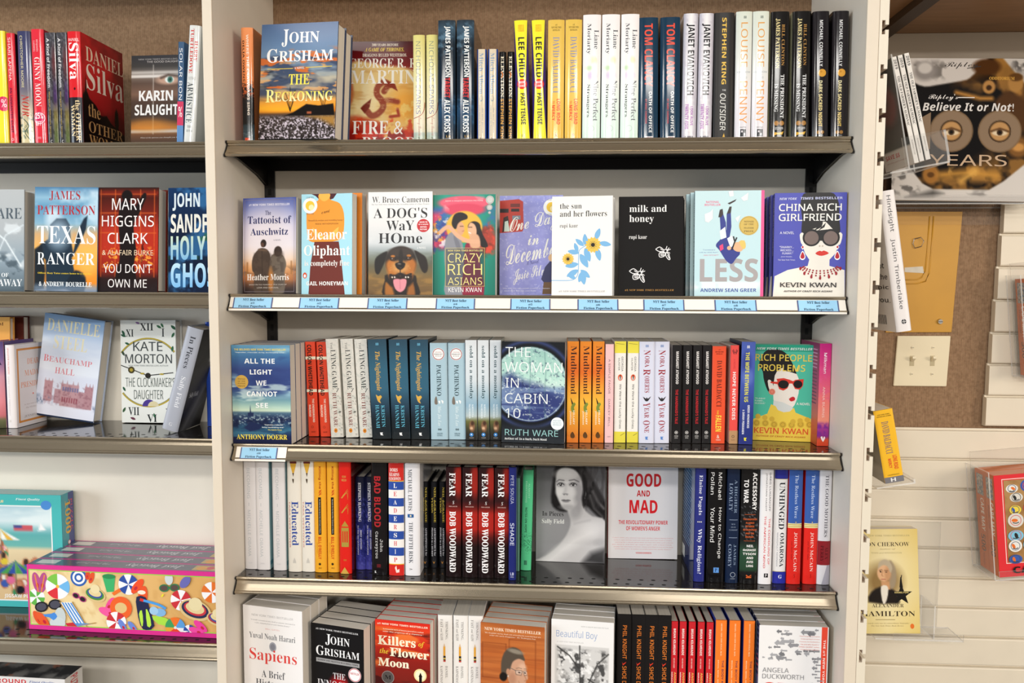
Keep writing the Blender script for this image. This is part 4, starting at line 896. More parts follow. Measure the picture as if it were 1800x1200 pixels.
facing('front facing paperback of a blue night sky over a walled town', [(408, 778), (510, 779.4), (400.4, 604), (508, 605.6)], Z3, LIPY+.004, .032, lean=0, Yr=LIPY+.004, front='#20305c', spine='#20305c', pr=pr_light, n=4, ndesc='of the blue night town paperback on the third shelf')
def pr_white(p):
    p.rect(0, .155, 1, .185, '#ece4cc').rect(0, .5, 1, .53, '#ece4cc').sp('COLSON WHITEHEAD', .03, .565, '#1c1614', 'K', .22, .62).sp('THE UNDERGROUND', .6, .85, '#f2e9da', 'B', .5, .7).sp('RAILROAD', .665, .79, '#f2e9da', 'B', .16, .36).ring(.42, .9, .12, .03, '#8a2a1a').text('ANCHOR', .3, .945, .7, .96, '#8a2a1a', 'B')
spines('red orange spines banded in cream beside the blue night town stack', [(542.4, 560.6, 767, 535.4), (564, 580.5, 767.5, 556)], Z3, 601, spine='#e0482c', front='#c22e22', pr=pr_white)
def pr_lying(p):
    p.paint(lambda c: c.grad([(0, '#e3e0d8'), (1, '#dfdcd3')]).noise('#c9cdc6', 6, .6, .15, .7, 3, 1, 1).noise('#5a5a50', 12, .7, .08, .7, 7, 1, 1, .55, 1, .7, 1.2), 12)
    p.sp('THE', .035, .105, '#55595a', 'n', .35, .52).sp('LYING GAME', .11, .51, '#3a3f40', 's', .35, .75).sp('RUTH WARE', .545, .89, '#7a3a34', 's', .3, .62).ell(.42, .93, .14, '#e08a2a', .18).ell(.42, .93, .05, '#7a4a1a')
    p.line([(.65, .54), (.85, .5)], .05, '#3a3f40').line([(.1, .72), (.25, .69)], .06, '#b9bdb4').ell(.85, .74, .1, '#5a5a55', .05)
spines('white spines of speckled paper with grey and brown lettering', [(582, 604, 769, 572), (608.4, 630, 769, 598), (632.5, 655, 769.5, 622)], Z3, 596, spine='#e2dfd6', front='#e9e6dc', pr=pr_lying)
def pr_night(p):
    p.paint(lambda c: c.grad([(0, '#2c4a5c'), (.3, '#316077'), (.5, '#336078'), (.7, '#22384a'), (.8, '#16222b'), (1, '#12191c')]), 8)
    p.text('88', .42, .035, .58, .06, '#6fb8d8', 'B').sp('The Nightingale', .12, .515, '#d8a94a', 'I', .3, .62).poly([(.3, .55), (.42, .57), (.55, .56), (.62, .58), (.5, .61), (.56, .64), (.42, .625), (.36, .6)], '#d8a94a', 2).sp('KRISTIN', .66, .88, '#5fb0c8', 's', .55, .74).sp('HANNAH', .655, .89, '#5fb0c8', 's', .24, .44).poly([(.42, .935), (.58, .935), (.55, .95), (.6, .965), (.45, .962)], '#eeeeee')
spines('teal blue spines with golden italic titles', [(655, 687.5, 772, 646), (689, 721, 772, 683), (722.5, 756, 772, 719)], Z3, 597, spine='#2a4c60', front='#1a2a36', pr=pr_night)
def pr_pach(p):
    p.ell(.5, .115, .36, '#f4f2f0').ring(.5, .115, .34, .04, '#a03a3a').text('NATIONAL BOOK AWARD', .3, .09, .7, .1, '#a03a3a', 'n').text('FINALIST', .25, .11, .75, .122, '#333333', 'B').text('BESTSELLER', .32, .13, .68, .14, '#333333', 'n')
    p.sp('PACHINKO', .225, .545, '#33474e', 's', .38, .64).poly([(.25, .58), (.35, .55), (.42, .63), (.25, .63)], '#7a7066', 2).poly([(.45, .6), (.58, .6), (.55, .63)], '#eef2f2', 2).poly([(.62, .59), (.76, .6), (.72, .63)], '#eef2f2', 2).sp('Min Jin Lee', .65, .86, '#d8e6ea', 'I', .4, .62).text('oo', .42, .885, .62, .905, '#33474e', 'B').text('GRAND', .36, .93, .68, .945, '#55707c', 'S').text('CENTRAL', .36, .95, .68, .965, '#55707c', 'S')
spines('pale blue grey spines each with a round white seal', [(757.6, 788, 772.6, 755), (789, 818, 772.6, 787)], Z3, 603, spine='#a9c4d0', front='#8aa6b4', pr=pr_pach)
def pr_sold(p):
    def f(c):
        c.grad([(0, '#dfe3e6'), (.4, '#d3dbe0'), (.55, '#a9c0cc'), (.65, '#8fb0c4'), (.76, '#b8c4c4'), (.81, '#6a6a3a'), (.87, '#4a4a30'), (.94, '#2a2620'), (1, '#1c1a18')])
        c.blob(.55, .86, .25, .5, '#8a6248', .4); c.blob(.6, .83, .16, .2, '#4a3226', .4); c.blob(.5, .88, .14, .12, '#d8b08c', .5)
    p.paint(f, 12)
    p.sp('sold on a monday', .055, .59, '#2b4a52', 'S', .3, .68).sp('KRISTINA', .64, .77, '#e3ecf0', 'S', .55, .7).sp('McMORRIS', .635, .78, '#e3ecf0', 'S', .28, .44).ell(.5, .945, .17, '#3f8ad0').ell(.5, .943, .06, '#f0f0f0').text('SOURCE', .32, .972, .7, .982, '#cccccc', 'n')
spines('slim pale spines with teal lower case titles and a kneeling figure', [(818.8, 839, 773.6, 817.6), (840, 860, 773.6, 839), (861, 881.5, 773.6, 860.4)], Z3, 598, spine='#cdd6da', front='#a9b0aa', pr=pr_sold)
def pr_cabin(p):
    def f(c):
        c.grad([(0, '#8fb8b0'), (.15, '#a0cabf'), (.35, '#b5dccf'), (.42, '#c6e2d8'), (.5, '#5a6f9c'), (.65, '#2f3a6c'), (.8, '#27305c'), (1, '#161b22')])
        c.poly([(0, .35), (.15, .3), (.35, .38), (.6, .42), (.9, .52), (1, .56), (1, 1), (0, 1)], '#323d74', .12, 0, .85); c.noise('#8fa8c8', 4, .55, .15, .6, 5, .35, 3, .4, .75); c.noise('#1e2a4c', 30, .66, .06, .5, 9, 1, 1, .02, .5); c.noise('#e6f2ea', 30, .68, .05, .5, 12, 1, 1, .05, .8)
        # dark porthole rim and corner
        d = np.hypot(c.U-.45, (c.V-.42)*c.a)
        c.mix(np.clip((d-.585)/.02, 0, 1), '#10141a'); c.mix(np.clip(1-abs(d-.575)/.012, 0, 1), '#b9cfd4', .9); c.mix(np.clip(1-abs(d-.68)/.05, 0, 1)*(c.V < .9), '#3c4a80', .8)
        c.rect(-.1, .83, 1.1, 1.1, '#23282e', 1, .1)
        for x in (.44, .68): c.line([(x, .1), (x+.02, .3), (x-.0, .5), (x+.01, .75)], .01, '#5c7f80', .02, .7)
    p.paint(f, 120)
    for t, u0, u1, v, s in (('THE', .06, .46, .055, .095), ('WOMAN', .05, .96, .2, .1), ('IN', .06, .27, .36, .095), ('CABIN', .055, .73, .51, .1), ('10', .06, .3, .66, .095)): p.text(t, u0, v, u1, v+s, '#eef3f0', 'l' if t != '10' else 'l')
    p.text('A NOVEL', .34, .71, .49, .725, '#dfe8e8', 'n').text('RUTH WARE', .055, .868, .9, .93, '#9fd0cf', 'l').text('Author of In a Dark, Dark Wood', .05, .95, .72, .975, '#f0f2f2', 'M')
    p.ell(.885, .8, .1, '#e9f0f2', key='sticker')
    for t, v in (('INSTANT', .765), ('New York Times', .785), ('BESTSELLER', .805)): p.text(t, .82, v, .95, v+.013, '#7f9aa8', 'n')
facing('front facing paperback of a rainy sea green porthole over a blue sea', [(881.6, 777), (992, 780.6), (881.6, 600), (994.4, 599)], Z3, None, .026, lean=0, front='#1c2228', spine='#20343c', pr=pr_cabin)
def pr_mud(p):
    p.paint(lambda c: c.grad([(0, '#e58a28'), (.3, '#de6c24'), (.45, '#e89a34'), (.6, '#f0b53e'), (.75, '#e8a034'), (1, '#d8762a')]).noise('#b5662a', 12, .66, .1, .5, 4, 1, 1, .88, 1), 8)
    p.sp('Mudbound', .045, .52, '#3a1c14', 's', .3, .8).poly([(.3, .55), (.5, .6), (.62, .64), (.5, .66), (.38, .6)], '#2a2018', 2).poly([(.35, .64), (.6, .6), (.75, .62), (.6, .65), (.7, .7), (.4, .69)], '#7c8a3a', 2).sp('HILLARY', .68, .82, '#f2e6d0', 'B', .52, .68).sp('JORDAN', .685, .82, '#f2e6d0', 'B', .22, .38).poly([(.3, .92), (.5, .89), (.7, .93), (.6, .955), (.35, .95)], '#5a3a18', 2)
spines('orange to yellow spines with dark lettering and a bird', [(996, 1016.5, 778, 997.4), (1018, 1039, 778, 1019.4), (1040, 1061.5, 778, 1041.6)], Z3, 600, spine='#e38a2c', front='#c8662a', pr=pr_mud)
spines('slim pink paperback with thin grey capitals on the third shelf', [(1062.4, 1078, 778.4, 1064)], Z3, 605, spine='#eec0c0', pr=lambda p: p.sp('A SIMPLE FAVOR', .15, .5, '#7a6a70', 'n', .38, .6).sp('DARCEY BELL', .555, .835, '#7a6a70', 'n', .38, .6).text('HARPER', .3, .93, .7, .943, '#a08a90', 'n').rect(0, .88, 1, 1, '#eedada') if 0 else p.sp('A SIMPLE FAVOR', .15, .5, '#7a6a70', 'n', .38, .6).sp('DARCEY BELL', .555, .835, '#7a6a70', 'n', .38, .6).text('HARPER', .3, .93, .7, .943, '#a08a90', 'n'))
def pr_lucky(p):
    p.rect(0, 0, 1, .115, '#e6d84a').rect(0, .89, 1, 1, '#e0d24a').line([(.1, .02), (.85, .03)], .04, '#8a8030').line([(.55, .93), (.9, .905)], .04, '#7a7030')
    p.sp('GEORGIA', .15, .295, '#4a4848', 'n', .6, .76).sp('HUNTER', .165, .285, '#4a4848', 'n', .32, .46).ell(.5, .355, .2, '#e2592a', .28).ell(.5, .36, .11, '#f4f0ea', .18).poly([(.45, .35), (.5, .325), (.56, .35), (.5, .385)], '#2a2422', 2).sp('We Were the Lucky Ones', .42, .86, '#3c3a3a', 'n', .38, .62)
spines('white spines capped top and bottom in yellow', [(1079, 1099.5, 778, 1080.4), (1101, 1122, 778, 1103)], Z3, 600, spine='#ebe7e0', pr=pr_lucky)
def pr_year(p):
    p.text('88', .4, .03, .6, .055, '#6a8ac0', 'B').sp('N', .085, .13, '#9c2a34', 's', .28, .72).sp('ORA', .14, .25, '#9c2a34', 's', .36, .66).sp('R', .27, .33, '#9c2a34', 's', .28, .72).sp('OBERTS', .335, .5, '#9c2a34', 's', .36, .66).poly([(.25, .54), (.45, .56), (.5, .545), (.58, .56), (.78, .535), (.6, .58), (.5, .585), (.4, .58)], '#2e2a2e', 2).sp('Y', .6, .645, '#9c2a34', 's', .28, .72).sp('EAR', .65, .75, '#9c2a34', 's', .36, .66).sp('O', .775, .82, '#9c2a34', 's', .28, .72).sp('NE', .825, .895, '#9c2a34', 's', .36, .66).poly([(.42, .935), (.62, .935), (.55, .95), (.62, .965), (.45, .965)], '#5a86c8')
spines('lavender white spines with dark red lettering and a black bird', [(1122.5, 1149.5, 779, 1124), (1150.5, 1175, 779, 1151.6)], Z3, 600.6, spine='#d5d7e8', pr=pr_year)
def pr_hand(p):
    p.sp('MARGARET ATWOOD', .065, .395, '#ebe6e2', 'B', .38, .66).sp('THE HANDMAID\'S TALE', .45, .8, '#c4262e', 'B', .36, .64).ring(.5, .89, .17, .04, '#d8d4d0').ell(.5, .89, .07, '#d8d4d0').text('ANCHOR', .3, .92, .7, .932, '#d8d4d0', 'S').text('BOOKS', .34, .94, .66, .95, '#d8d4d0', 'S')
spines('slim black spines with white and red capitals on the third shelf', [(1179.5, 1197, 779, 1182), (1198.5, 1215, 779, 1200.5), (1216, 1232.5, 779, 1218), (1233.4, 1249, 779, 1235.4)], Z3, 606.6, spine='#141112', back='#d8d2c8', front='#141112', pr=pr_hand)
spines('red orange spine with dark serif capitals beside the four black spines', [(1249.5, 1274, 779.6, 1252.5)], Z3, 608.6, spine='#e4512e', pr=lambda p: p.text('#1', .44, .03, .56, .042, '#8a2a1a', 'B').text('NEW YORK TIMES', .2, .052, .8, .064, '#8a2a1a', 'B').text('BESTSELLER', .28, .073, .72, .084, '#8a2a1a', 'B').sp('DAVID BALDACCI', .145, .62, '#5c2018', 's', .34, .7).sp('THE', .655, .7, '#f0c03a', 'B', .38, .52).sp('FALLEN', .71, .875, '#f3d34a', 'K', .3, .72).text('&', .4, .91, .6, .945, '#f0d8c8', 'S').text('VISION', .34, .955, .7, .97, '#f0d8c8', 'S'))
def pr_hope(p):
    p.rect(0, .865, 1, 1, '#b98f66').line([(.2, .05), (.4, .09), (.5, .07), (.6, .09), (.8, .05)], .07, '#33202a').line([(.3, .04), (.45, .075), (.55, .075), (.7, .04)], .05, '#33202a').sp('A NOVEL', .14, .24, '#c23a3c', 'n', .36, .56).sp('HOPE NEVER DIES', .27, .755, '#f4eeea', 'B', .28, .66).ring(.45, .925, .16, .05, '#4a3626').text('QUIRK', .25, .955, .68, .967, '#4a3626', 'n')
spines('coral spine with white capitals and a tan foot', [(1281, 1296.5, 780, 1284.4)], Z3, 607, spine='#e8504a', back='#dcd2c4', pr=pr_hope)
def pr_wife(p):
    p.paint(lambda c: c.grad([(0, '#4a5fb0'), (.4, '#4258ac'), (.7, '#2b3a86'), (1, '#26307a')]).blob(.4, .2, .35, .8, '#2a3580', .6, al=.7).blob(.5, .34, .4, .6, '#6a80c4', .6, al=.6), 8)
    p.text('88', .38, .035, .58, .062, '#f2f2f2', 'B').sp('THE WIFE BETWEEN US', .1, .585, '#e8e03c', 'B', .3, .58).sp('GREER HENDRICKS', .615, .84, '#eef0f6', 'B', .56, .72).sp('& SARAH PEKKANEN', .66, .9, '#eef0f6', 'B', .2, .36).poly([(.36, .935), (.58, .935), (.5, .95), (.56, .965), (.4, .965)], '#e8e03c')
spines('royal blue spine with yellow capitals beside the green sunglasses cover', [(1298, 1322.5, 781, 1304)], Z3, 601, spine='#3a4fa4', back='#171d3c', pr=pr_wife)
def pr_rich(p):
    p.rect(0, 0, 1, 1, '#4fc0a2').rect(0, 0, 1, .07, '#23a383')
    p.poly([(.1, .15), (.2, .06), (.4, .05), (.55, .1), (.65, .2), (.72, .3), (.75, .38), (.5, .34), (.4, .5), (.26, .5), (.17, .38), (.14, .28), (.08, .22)], '#191617', 3)
    p.poly([(.35, .32), (.42, .26), (.48, .24), (.5, .27), (.72, .3), (.76, .4), (.76, .5), (.7, .62), (.62, .66), (.45, .66), (.36, .62), (.33, .5)], '#f1e9dd', 2).poly([(.23, .38), (.28, .37), (.34, .44), (.33, .5), (.27, .48)], '#f1e9dd', 2)
    p.poly([(.34, .58), (.66, .64), (.64, .72), (.4, .72)], '#d8dcd8', 2)
    p.poly([(.3, .62), (.38, .64), (.42, .68), (.52, .7), (.62, .69), (.69, .65), (.72, .7), (.98, .76), (1, 1), (0, 1), (0, .78), (.24, .72)], '#f0cf4e')
    for r_, ys in ((.055, .82),):
        for i in range(7): p.ell(.06+i*.15, ys+(.01 if 1 < i < 5 else 0), .06, '#d9b23e').ring(.06+i*.15, ys+(.01 if 1 < i < 5 else 0), .04, .008, '#b08c2a')
    for i in range(3): p.ell(.08+i*.12, .75+i*.012, .045, '#d9b23e').ell(.92-i*.12, .77+i*.012, .045, '#d9b23e')
    p.poly([(.28, .385), (.4, .385), (.38, .355), (.5, .345), (.6, .36), (.66, .375), (.7, .36), (.84, .35), (.83, .42), (.78, .46), (.7, .455), (.65, .4), (.6, .4), (.57, .45), (.5, .475), (.43, .46), (.4, .41), (.28, .4)], '#dc3a2c')
    p.ell(.5, .41, .09, '#171315', .075).ell(.745, .405, .075, '#171315', .07)
    p.ell(.31, .49, .055, '#e88a72').ring(.31, .49, .035, .008, '#c8604a').poly([(.6, .56), (.66, .535), (.7, .545), (.7, .57), (.64, .585)], '#c8242c', 2)
    p.text('NEW YORK TIMES BESTSELLER', .03, .03, .97, .055, '#dff0ea', 'J').text('RICH PEOPLE', .01, .1, .97, .17, '#f3d65a', 'N').text('PROBLEMS', .06, .205, .86, .275, '#f3d65a', 'N').text('A NOVEL', .73, .595, .96, .62, '#f4f4ee', 'N').text('"FLASHY', .02, .555, .2, .57, '#e6f2ec', 'N').text('FUNNY...', .02, .58, .18, .595, '#e6f2ec', 'N').text('DELICIOUS."', .02, .605, .2, .62, '#e6f2ec', 'N').text('KEVIN KWAN', .02, .865, .94, .925, '#e2542e', 'N').text('AUTHOR OF CRAZY RICH ASIANS', .05, .945, .9, .962, '#c8742e', 'J')
facing('front facing green and yellow paperback of a woman in red sunglasses', [(1323, 773), (1426, 777), (1328, 605), (1431, 608)], Z3, None, .024, lean=0, front='#4fc0a2', spine='#2a9a7c', pr=pr_rich)
def pr_milkm(p):
    p.paint(lambda c: c.grad([(0, '#c41f7c'), (.3, '#dc4a80'), (.55, '#ee7a74'), (.75, '#f0927a'), (.82, '#a83a8c'), (.9, '#8c2a86'), (.94, '#d8522e'), (1, '#d9442a')]).noise('#e05a8c', 5, .55, .15, .5, 6, 1, 1, .2, .6).noise('#7c2a8c', 5, .5, .1, .9, 4, 1, 1, .76, .93, fe=.04), 10)
    p.sp('Milkman', .09, .29, '#f6e6ee', 'N', .38, .64).sp('ANNA BURNS', .42, .72, '#f2d4cc', 'n', .36, .56).poly([(.3, .915), (.45, .905), (.5, .93), (.6, .905), (.7, .92), (.55, .955), (.48, .955)], '#f4e6e6', 2)
def prb_milkm(p):
    p.paint(lambda c: c.grad([(0, '#8c1a5c'), (.4, '#b53a6c'), (.7, '#d2665c'), (1, '#b5402a')]), 10)
    for i in range(16): p.rect(.1, .06+i*.035, .9, .072+i*.035, '#7a2450' if i > 5 else '#d88ab0')
    p.rect(.1, .86, .55, .95, '#ece6e2')
    for i in range(9): p.rect(.14+i*.04, .87, .155+i*.04, .94, '#222222')
spines('pink to orange spine at the right end of the third shelf', [(1442, 1463, 784, 1448)], Z3, 604, spine='#d8487c', back='#a83a6a', front='#d8487c', pr=pr_milkm, prb=prb_milkm)
# ================================================================== middle bay, fourth shelf
Z4 = SHZ[3]-.0008
def pr_becoming(p):
    p.sp('BECOMING', .06, .34, '#b8bcc0', 'n', .3, .52).sp('MICHELLE OBAMA', .45, .88, '#b8bcc0', 'n', .3, .52).rect(.4, .38, .43, .41, '#b8bcc0').text('CROWN', .3, .935, .6, .947, '#c8c8cc', 'n')
spines('white hardcovers with faint grey capitals starting the fourth shelf', wmul=.9, spots=[(422, 448.5, 999), (450, 477.5, 1000.5), (479, 506, 1001.6)], z=Z4, yt=808, hard=1, h=.232, spine='#dedbdc', front='#bcd6da', pr=pr_becoming, m=M_semi, prf=lambda p: p.rect(0, 0, 1, 1, '#8fb8bf').rect(0, .92, .12, .96, '#4f8a9c'))
def pr_educ(p):
    p.poly([(.25, 0), (.75, 0), (.68, .05), (.5, .13), (.32, .05)], '#d9a83a').rect(.25, 0, .75, .02, '#6a2a22').poly([(.44, .105), (.56, .105), (.5, .14)], '#4a2a1a').poly([(.42, .16), (.55, .16), (.5, .2)], '#4a3a2a', 2).sp('Educated', .36, .76, '#2f4a9c', 'S', .34, .82).sp('TARA WESTOVER', .36, .78, '#c2504a', 'n', .14, .24).poly([(.4, .9), (.5, .87), (.6, .9), (.62, .92), (.38, .92)], '#c9c4bc')
spines('cream hardcovers with a pencil tip and blue serif title', [(507, 531, 1004), (532, 553.5, 1004)], Z4, 805, 1, h=.236, spine='#e6e0d4', pr=pr_educ, m=M_semi)
def pr_killing(p):
    p.sp('Killing the', .05, .25, '#9c2a1a', 'B', .42, .64).poly([(.4, .27), (.7, .255), (.55, .275), (.72, .27), (.4, .29), (.55, .268)], '#c22a1a').poly([(.4, .295), (.7, .28), (.55, .298), (.72, .293), (.4, .313), (.55, .29)], '#c22a1a').rect(.38, .325, .62, .66, '#1c1616').sp('The Hunt for the Worst War Criminals in History', .34, .65, '#f0e6d0', 'B', .46, .54).sp('BILL O\'REILLY', .68, .88, '#c22a1a', 'B', .36, .6).sp('and Martin Dugard', .73, .83, '#b5601a', 'n', .22, .3).ell(.46, .925, .1, '#3a2a1a').text('HOLT', .36, .955, .62, .967, '#8a5a1a', 'S')
spines('amber yellow spines with dark red letters and a black strip', [(553.5, 575, 1005), (576, 597, 1005)], Z4, 805, 1, h=.238, spine='#e9a62e', back='#d8502a', pr=pr_killing)
def pr_redspine(p):
    p.text('SUSAN', .3, .13, .62, .15, '#d8a85a', 'S').text('ORLEAN', .26, .16, .66, .18, '#d8a85a', 'S')
    for v in (.27, .4):
        for i in range(6): p.line([(.2+i*.02, v+.06), (.4+i*.08, v+.03-i*.008), (.75, v-.02+i*.018)], .025, '#c98a3a')
    p.poly([(.2, .58), (.5, .53), (.8, .58)], '#b08a3a').rect(.2, .59, .8, .76, '#a8903f')
    for i in range(3): p.rect(.28+i*.17, .62, .38+i*.17, .72, '#d0281c')
    p.poly([(.1, 1), (.45, .94), (.8, 1)], '#c9a04a').text('SIMON', .36, .87, .62, .885, '#c98a3a', 'S')
spines('scarlet hardcover with gilt palm leaves and pyramid on its spine', [(597, 619, 1007.5)], Z4, 805, 1, h=.24, spine='#d8241c', front='#5c1418', pr=pr_redspine)
def pr_hawk(p):
    p.paint(lambda c: c.grad([(0, '#15182c'), (.4, '#1c2258'), (.8, '#20246c'), (1, '#4a48a0')]).noise('#5a5cc0', 5, .6, .15, .6, 3, 2, 1, .2, 1), 8)
    p.sp('STEPHEN HAWKING', .06, .48, '#efeef4', 'S', .32, .62).sp('BRIEF ANSWERS', .57, .78, '#dcdcea', 'S', .5, .66).sp('TO THE BIG QUESTIONS', .52, .84, '#dcdcea', 'S', .18, .34)
spines('short midnight blue hardcovers with white serif capitals', [(626, 643, 1000), (644.5, 658, 1000)], Z4, 838, 1, spine='#1a1d42', front='#15172a', d=.13, pr=pr_hawk)
spines('black hardcover with big dark red capitals beside the striped spine', [(653.5, 681.5, 1010)], Z4, 805, 1, h=.238, spine='#151214', pr=lambda p: p.sp('BAD BLOOD', .12, .57, '#a8262c', 'K', .2, .62).sp('John', .68, .79, '#d8d6d4', 'm', .56, .74).sp('Carreyrou', .61, .85, '#d8d6d4', 'm', .22, .44).rect(.35, .9, .6, .93, '#5c1c22').text('K', .2, .96, .32, .98, '#eeeeee', 'S'))
def pr_lead(p):
    p.rect(0, 0, 1, .17, '#cf2a24').rect(0, .165, 1, .172, '#e8b83a').text('DORIS', .1, .055, .62, .085, '#f2ece6', 'S').text('KEARNS', .06, .095, .72, .125, '#f2ece6', 'S').text('GOODWIN', .04, .133, .82, .16, '#f2ece6', 'S')
    for i, ch in enumerate('LEADERSHIP'):
        v0 = .172+i*.0725; p.rect(0, v0, 1, v0+.0725, '#2a4a9c' if i % 2 == 0 else '#ece8e4')
        p.text(ch, .34 if ch != 'I' else .4, v0+.016, .56 if ch != 'I' else .48, v0+.055, '#f2efe8' if i % 2 == 0 else '#d2454a', 'S')
    p.rect(0, .897, 1, 1, '#cf2a24').rect(0, .895, 1, .902, '#e8b83a').poly([(.4, .93), (.5, .91), (.55, .95), (.7, .94), (.7, .97), (.5, .975)], '#f0d8d0')
spines('hardcover spine striped blue and white between red ends', [(684, 711, 1010.5)], Z4, 805, 1, h=.24, spine='#ece8e4', pr=pr_lead, m=M_semi)
spines('rounded white hardcover with thin grey capitals and a blue flag', [(712, 739, 1011)], Z4, 805, 1, h=.242, spine='#e3e1e4', pr=lambda p: p.sp('MICHAEL LEWIS', .07, .43, '#4a5058', 's', .24, .5).rect(.2, .46, .6, .49, '#2a5a94').ell(.4, .475, .06, '#e8d8b0').sp('THE FIFTH RISK', .53, .89, '#4a5058', 's', .28, .54).text('>', .3, .935, .5, .95, '#333333', 'n'))
def pr_tyson(p):
    p.sp('NEIL deGRASSE', .06, .47, '#dcc24e', 'S', .52, .8).sp('TYSON', .18, .36, '#dcc24e', 'S', .14, .38).sp('ASTROPHYSICS for', .53, .86, '#dcdce4', 'S', .54, .78).sp('PEOPLE in a HURRY', .53, .87, '#dcdce4', 'S', .14, .36).poly([(.3, .92), (.5, .935), (.7, .92), (.5, .955)], '#c98a3a')
spines('small black hardcovers with yellow author capitals', [(741.5, 754, 997), (756.5, 770, 997), (772, 784, 997)], Z4, 846.5, 1, d=.12, spine='#15151a', pr=pr_tyson, m=M_semi)
def pr_fear(p):
    def f(c):
        c.grad([(0, '#2a1214'), (.3, '#301416'), (.36, '#5c1a18'), (.42, '#a8261f'), (.56, '#a8261f'), (.63, '#5a1a18'), (.72, '#201213'), (1, '#1d1314')])
        c.blob(.85, .12, .3, 1.1, '#b52a20', .7, al=.8); c.hgrad([(0, '#150c0d'), (.3, '#ffffff'), (.7, '#ffffff'), (1, '#150c0d')], .0)
    p.paint(f, 10)
    p.sp('FEAR', .05, .265, '#f2eeee', 'S', .24, .64).text('S', .44, .305, .56, .335, '#e8e4e4', 'i').text('SIMON & SCHUSTER', .2, .35, .75, .36, '#d8b0a8', 'S').sp('BOB WOODWARD', .4, .955, '#f2eeee', 'Q', .24, .66)
spines('dark red and black hardcovers with big white serif capitals', [(784, 811, 1013), (812.5, 840, 1014), (841.5, 867, 1015), (869.5, 895.5, 1015.7)], Z4, 818, 1, h=.231, spine='#241416', pr=pr_fear)
spines('slim navy hardcover standing forward with spaced grey capitals', [(893.5, 907.5, 1019)], Z4, 821, 1, h=.235, spine='#20286c', front='#2a3056', pr=lambda p: p.sp('PETE SOUZA', .07, .32, '#b8bcd4', 'n', .26, .66).sp('SHADE', .49, .69, '#c8cce0', 'N', .2, .72).text('LB', .25, .93, .7, .955, '#c8cce0', 'B').text('LITTLE', .25, .965, .7, .975, '#c8cce0', 'S'), lean=False)
spines('thin grey green book squeezed between navy and mint spines', [(908.5, 913.5, 1003)], Z4, 826, 1, h=.2, spine='#5f8a7a', front='#7fa08f')
def pr_notes(p):
    p.paint(lambda c: c.grad([(0, '#3f9a6c'), (.15, '#56c48c'), (1, '#58c68e')]).noise('#1f5a40', 26, .62, .08, .8, 4, 2, 1, .6, .85, fe=.08), 14)
    p.sp('ALMOST', .13, .28, '#a8e6c4', 'n', .56, .7).sp('EVERYTHING', .11, .32, '#a8e6c4', 'n', .3, .44).sp('NOTES ON HOPE', .37, .62, '#1f4a38', 'B', .3, .5).rect(.3, .9, .6, .945, '#2f7a58')
spines('mint green hardcover leaning slightly beside the portrait cover', [(915, 933.5, 1001.6, 919.5)], Z4, 826, 1, d=.13, spine='#56c48c', front='#46aa78', pr=pr_notes)
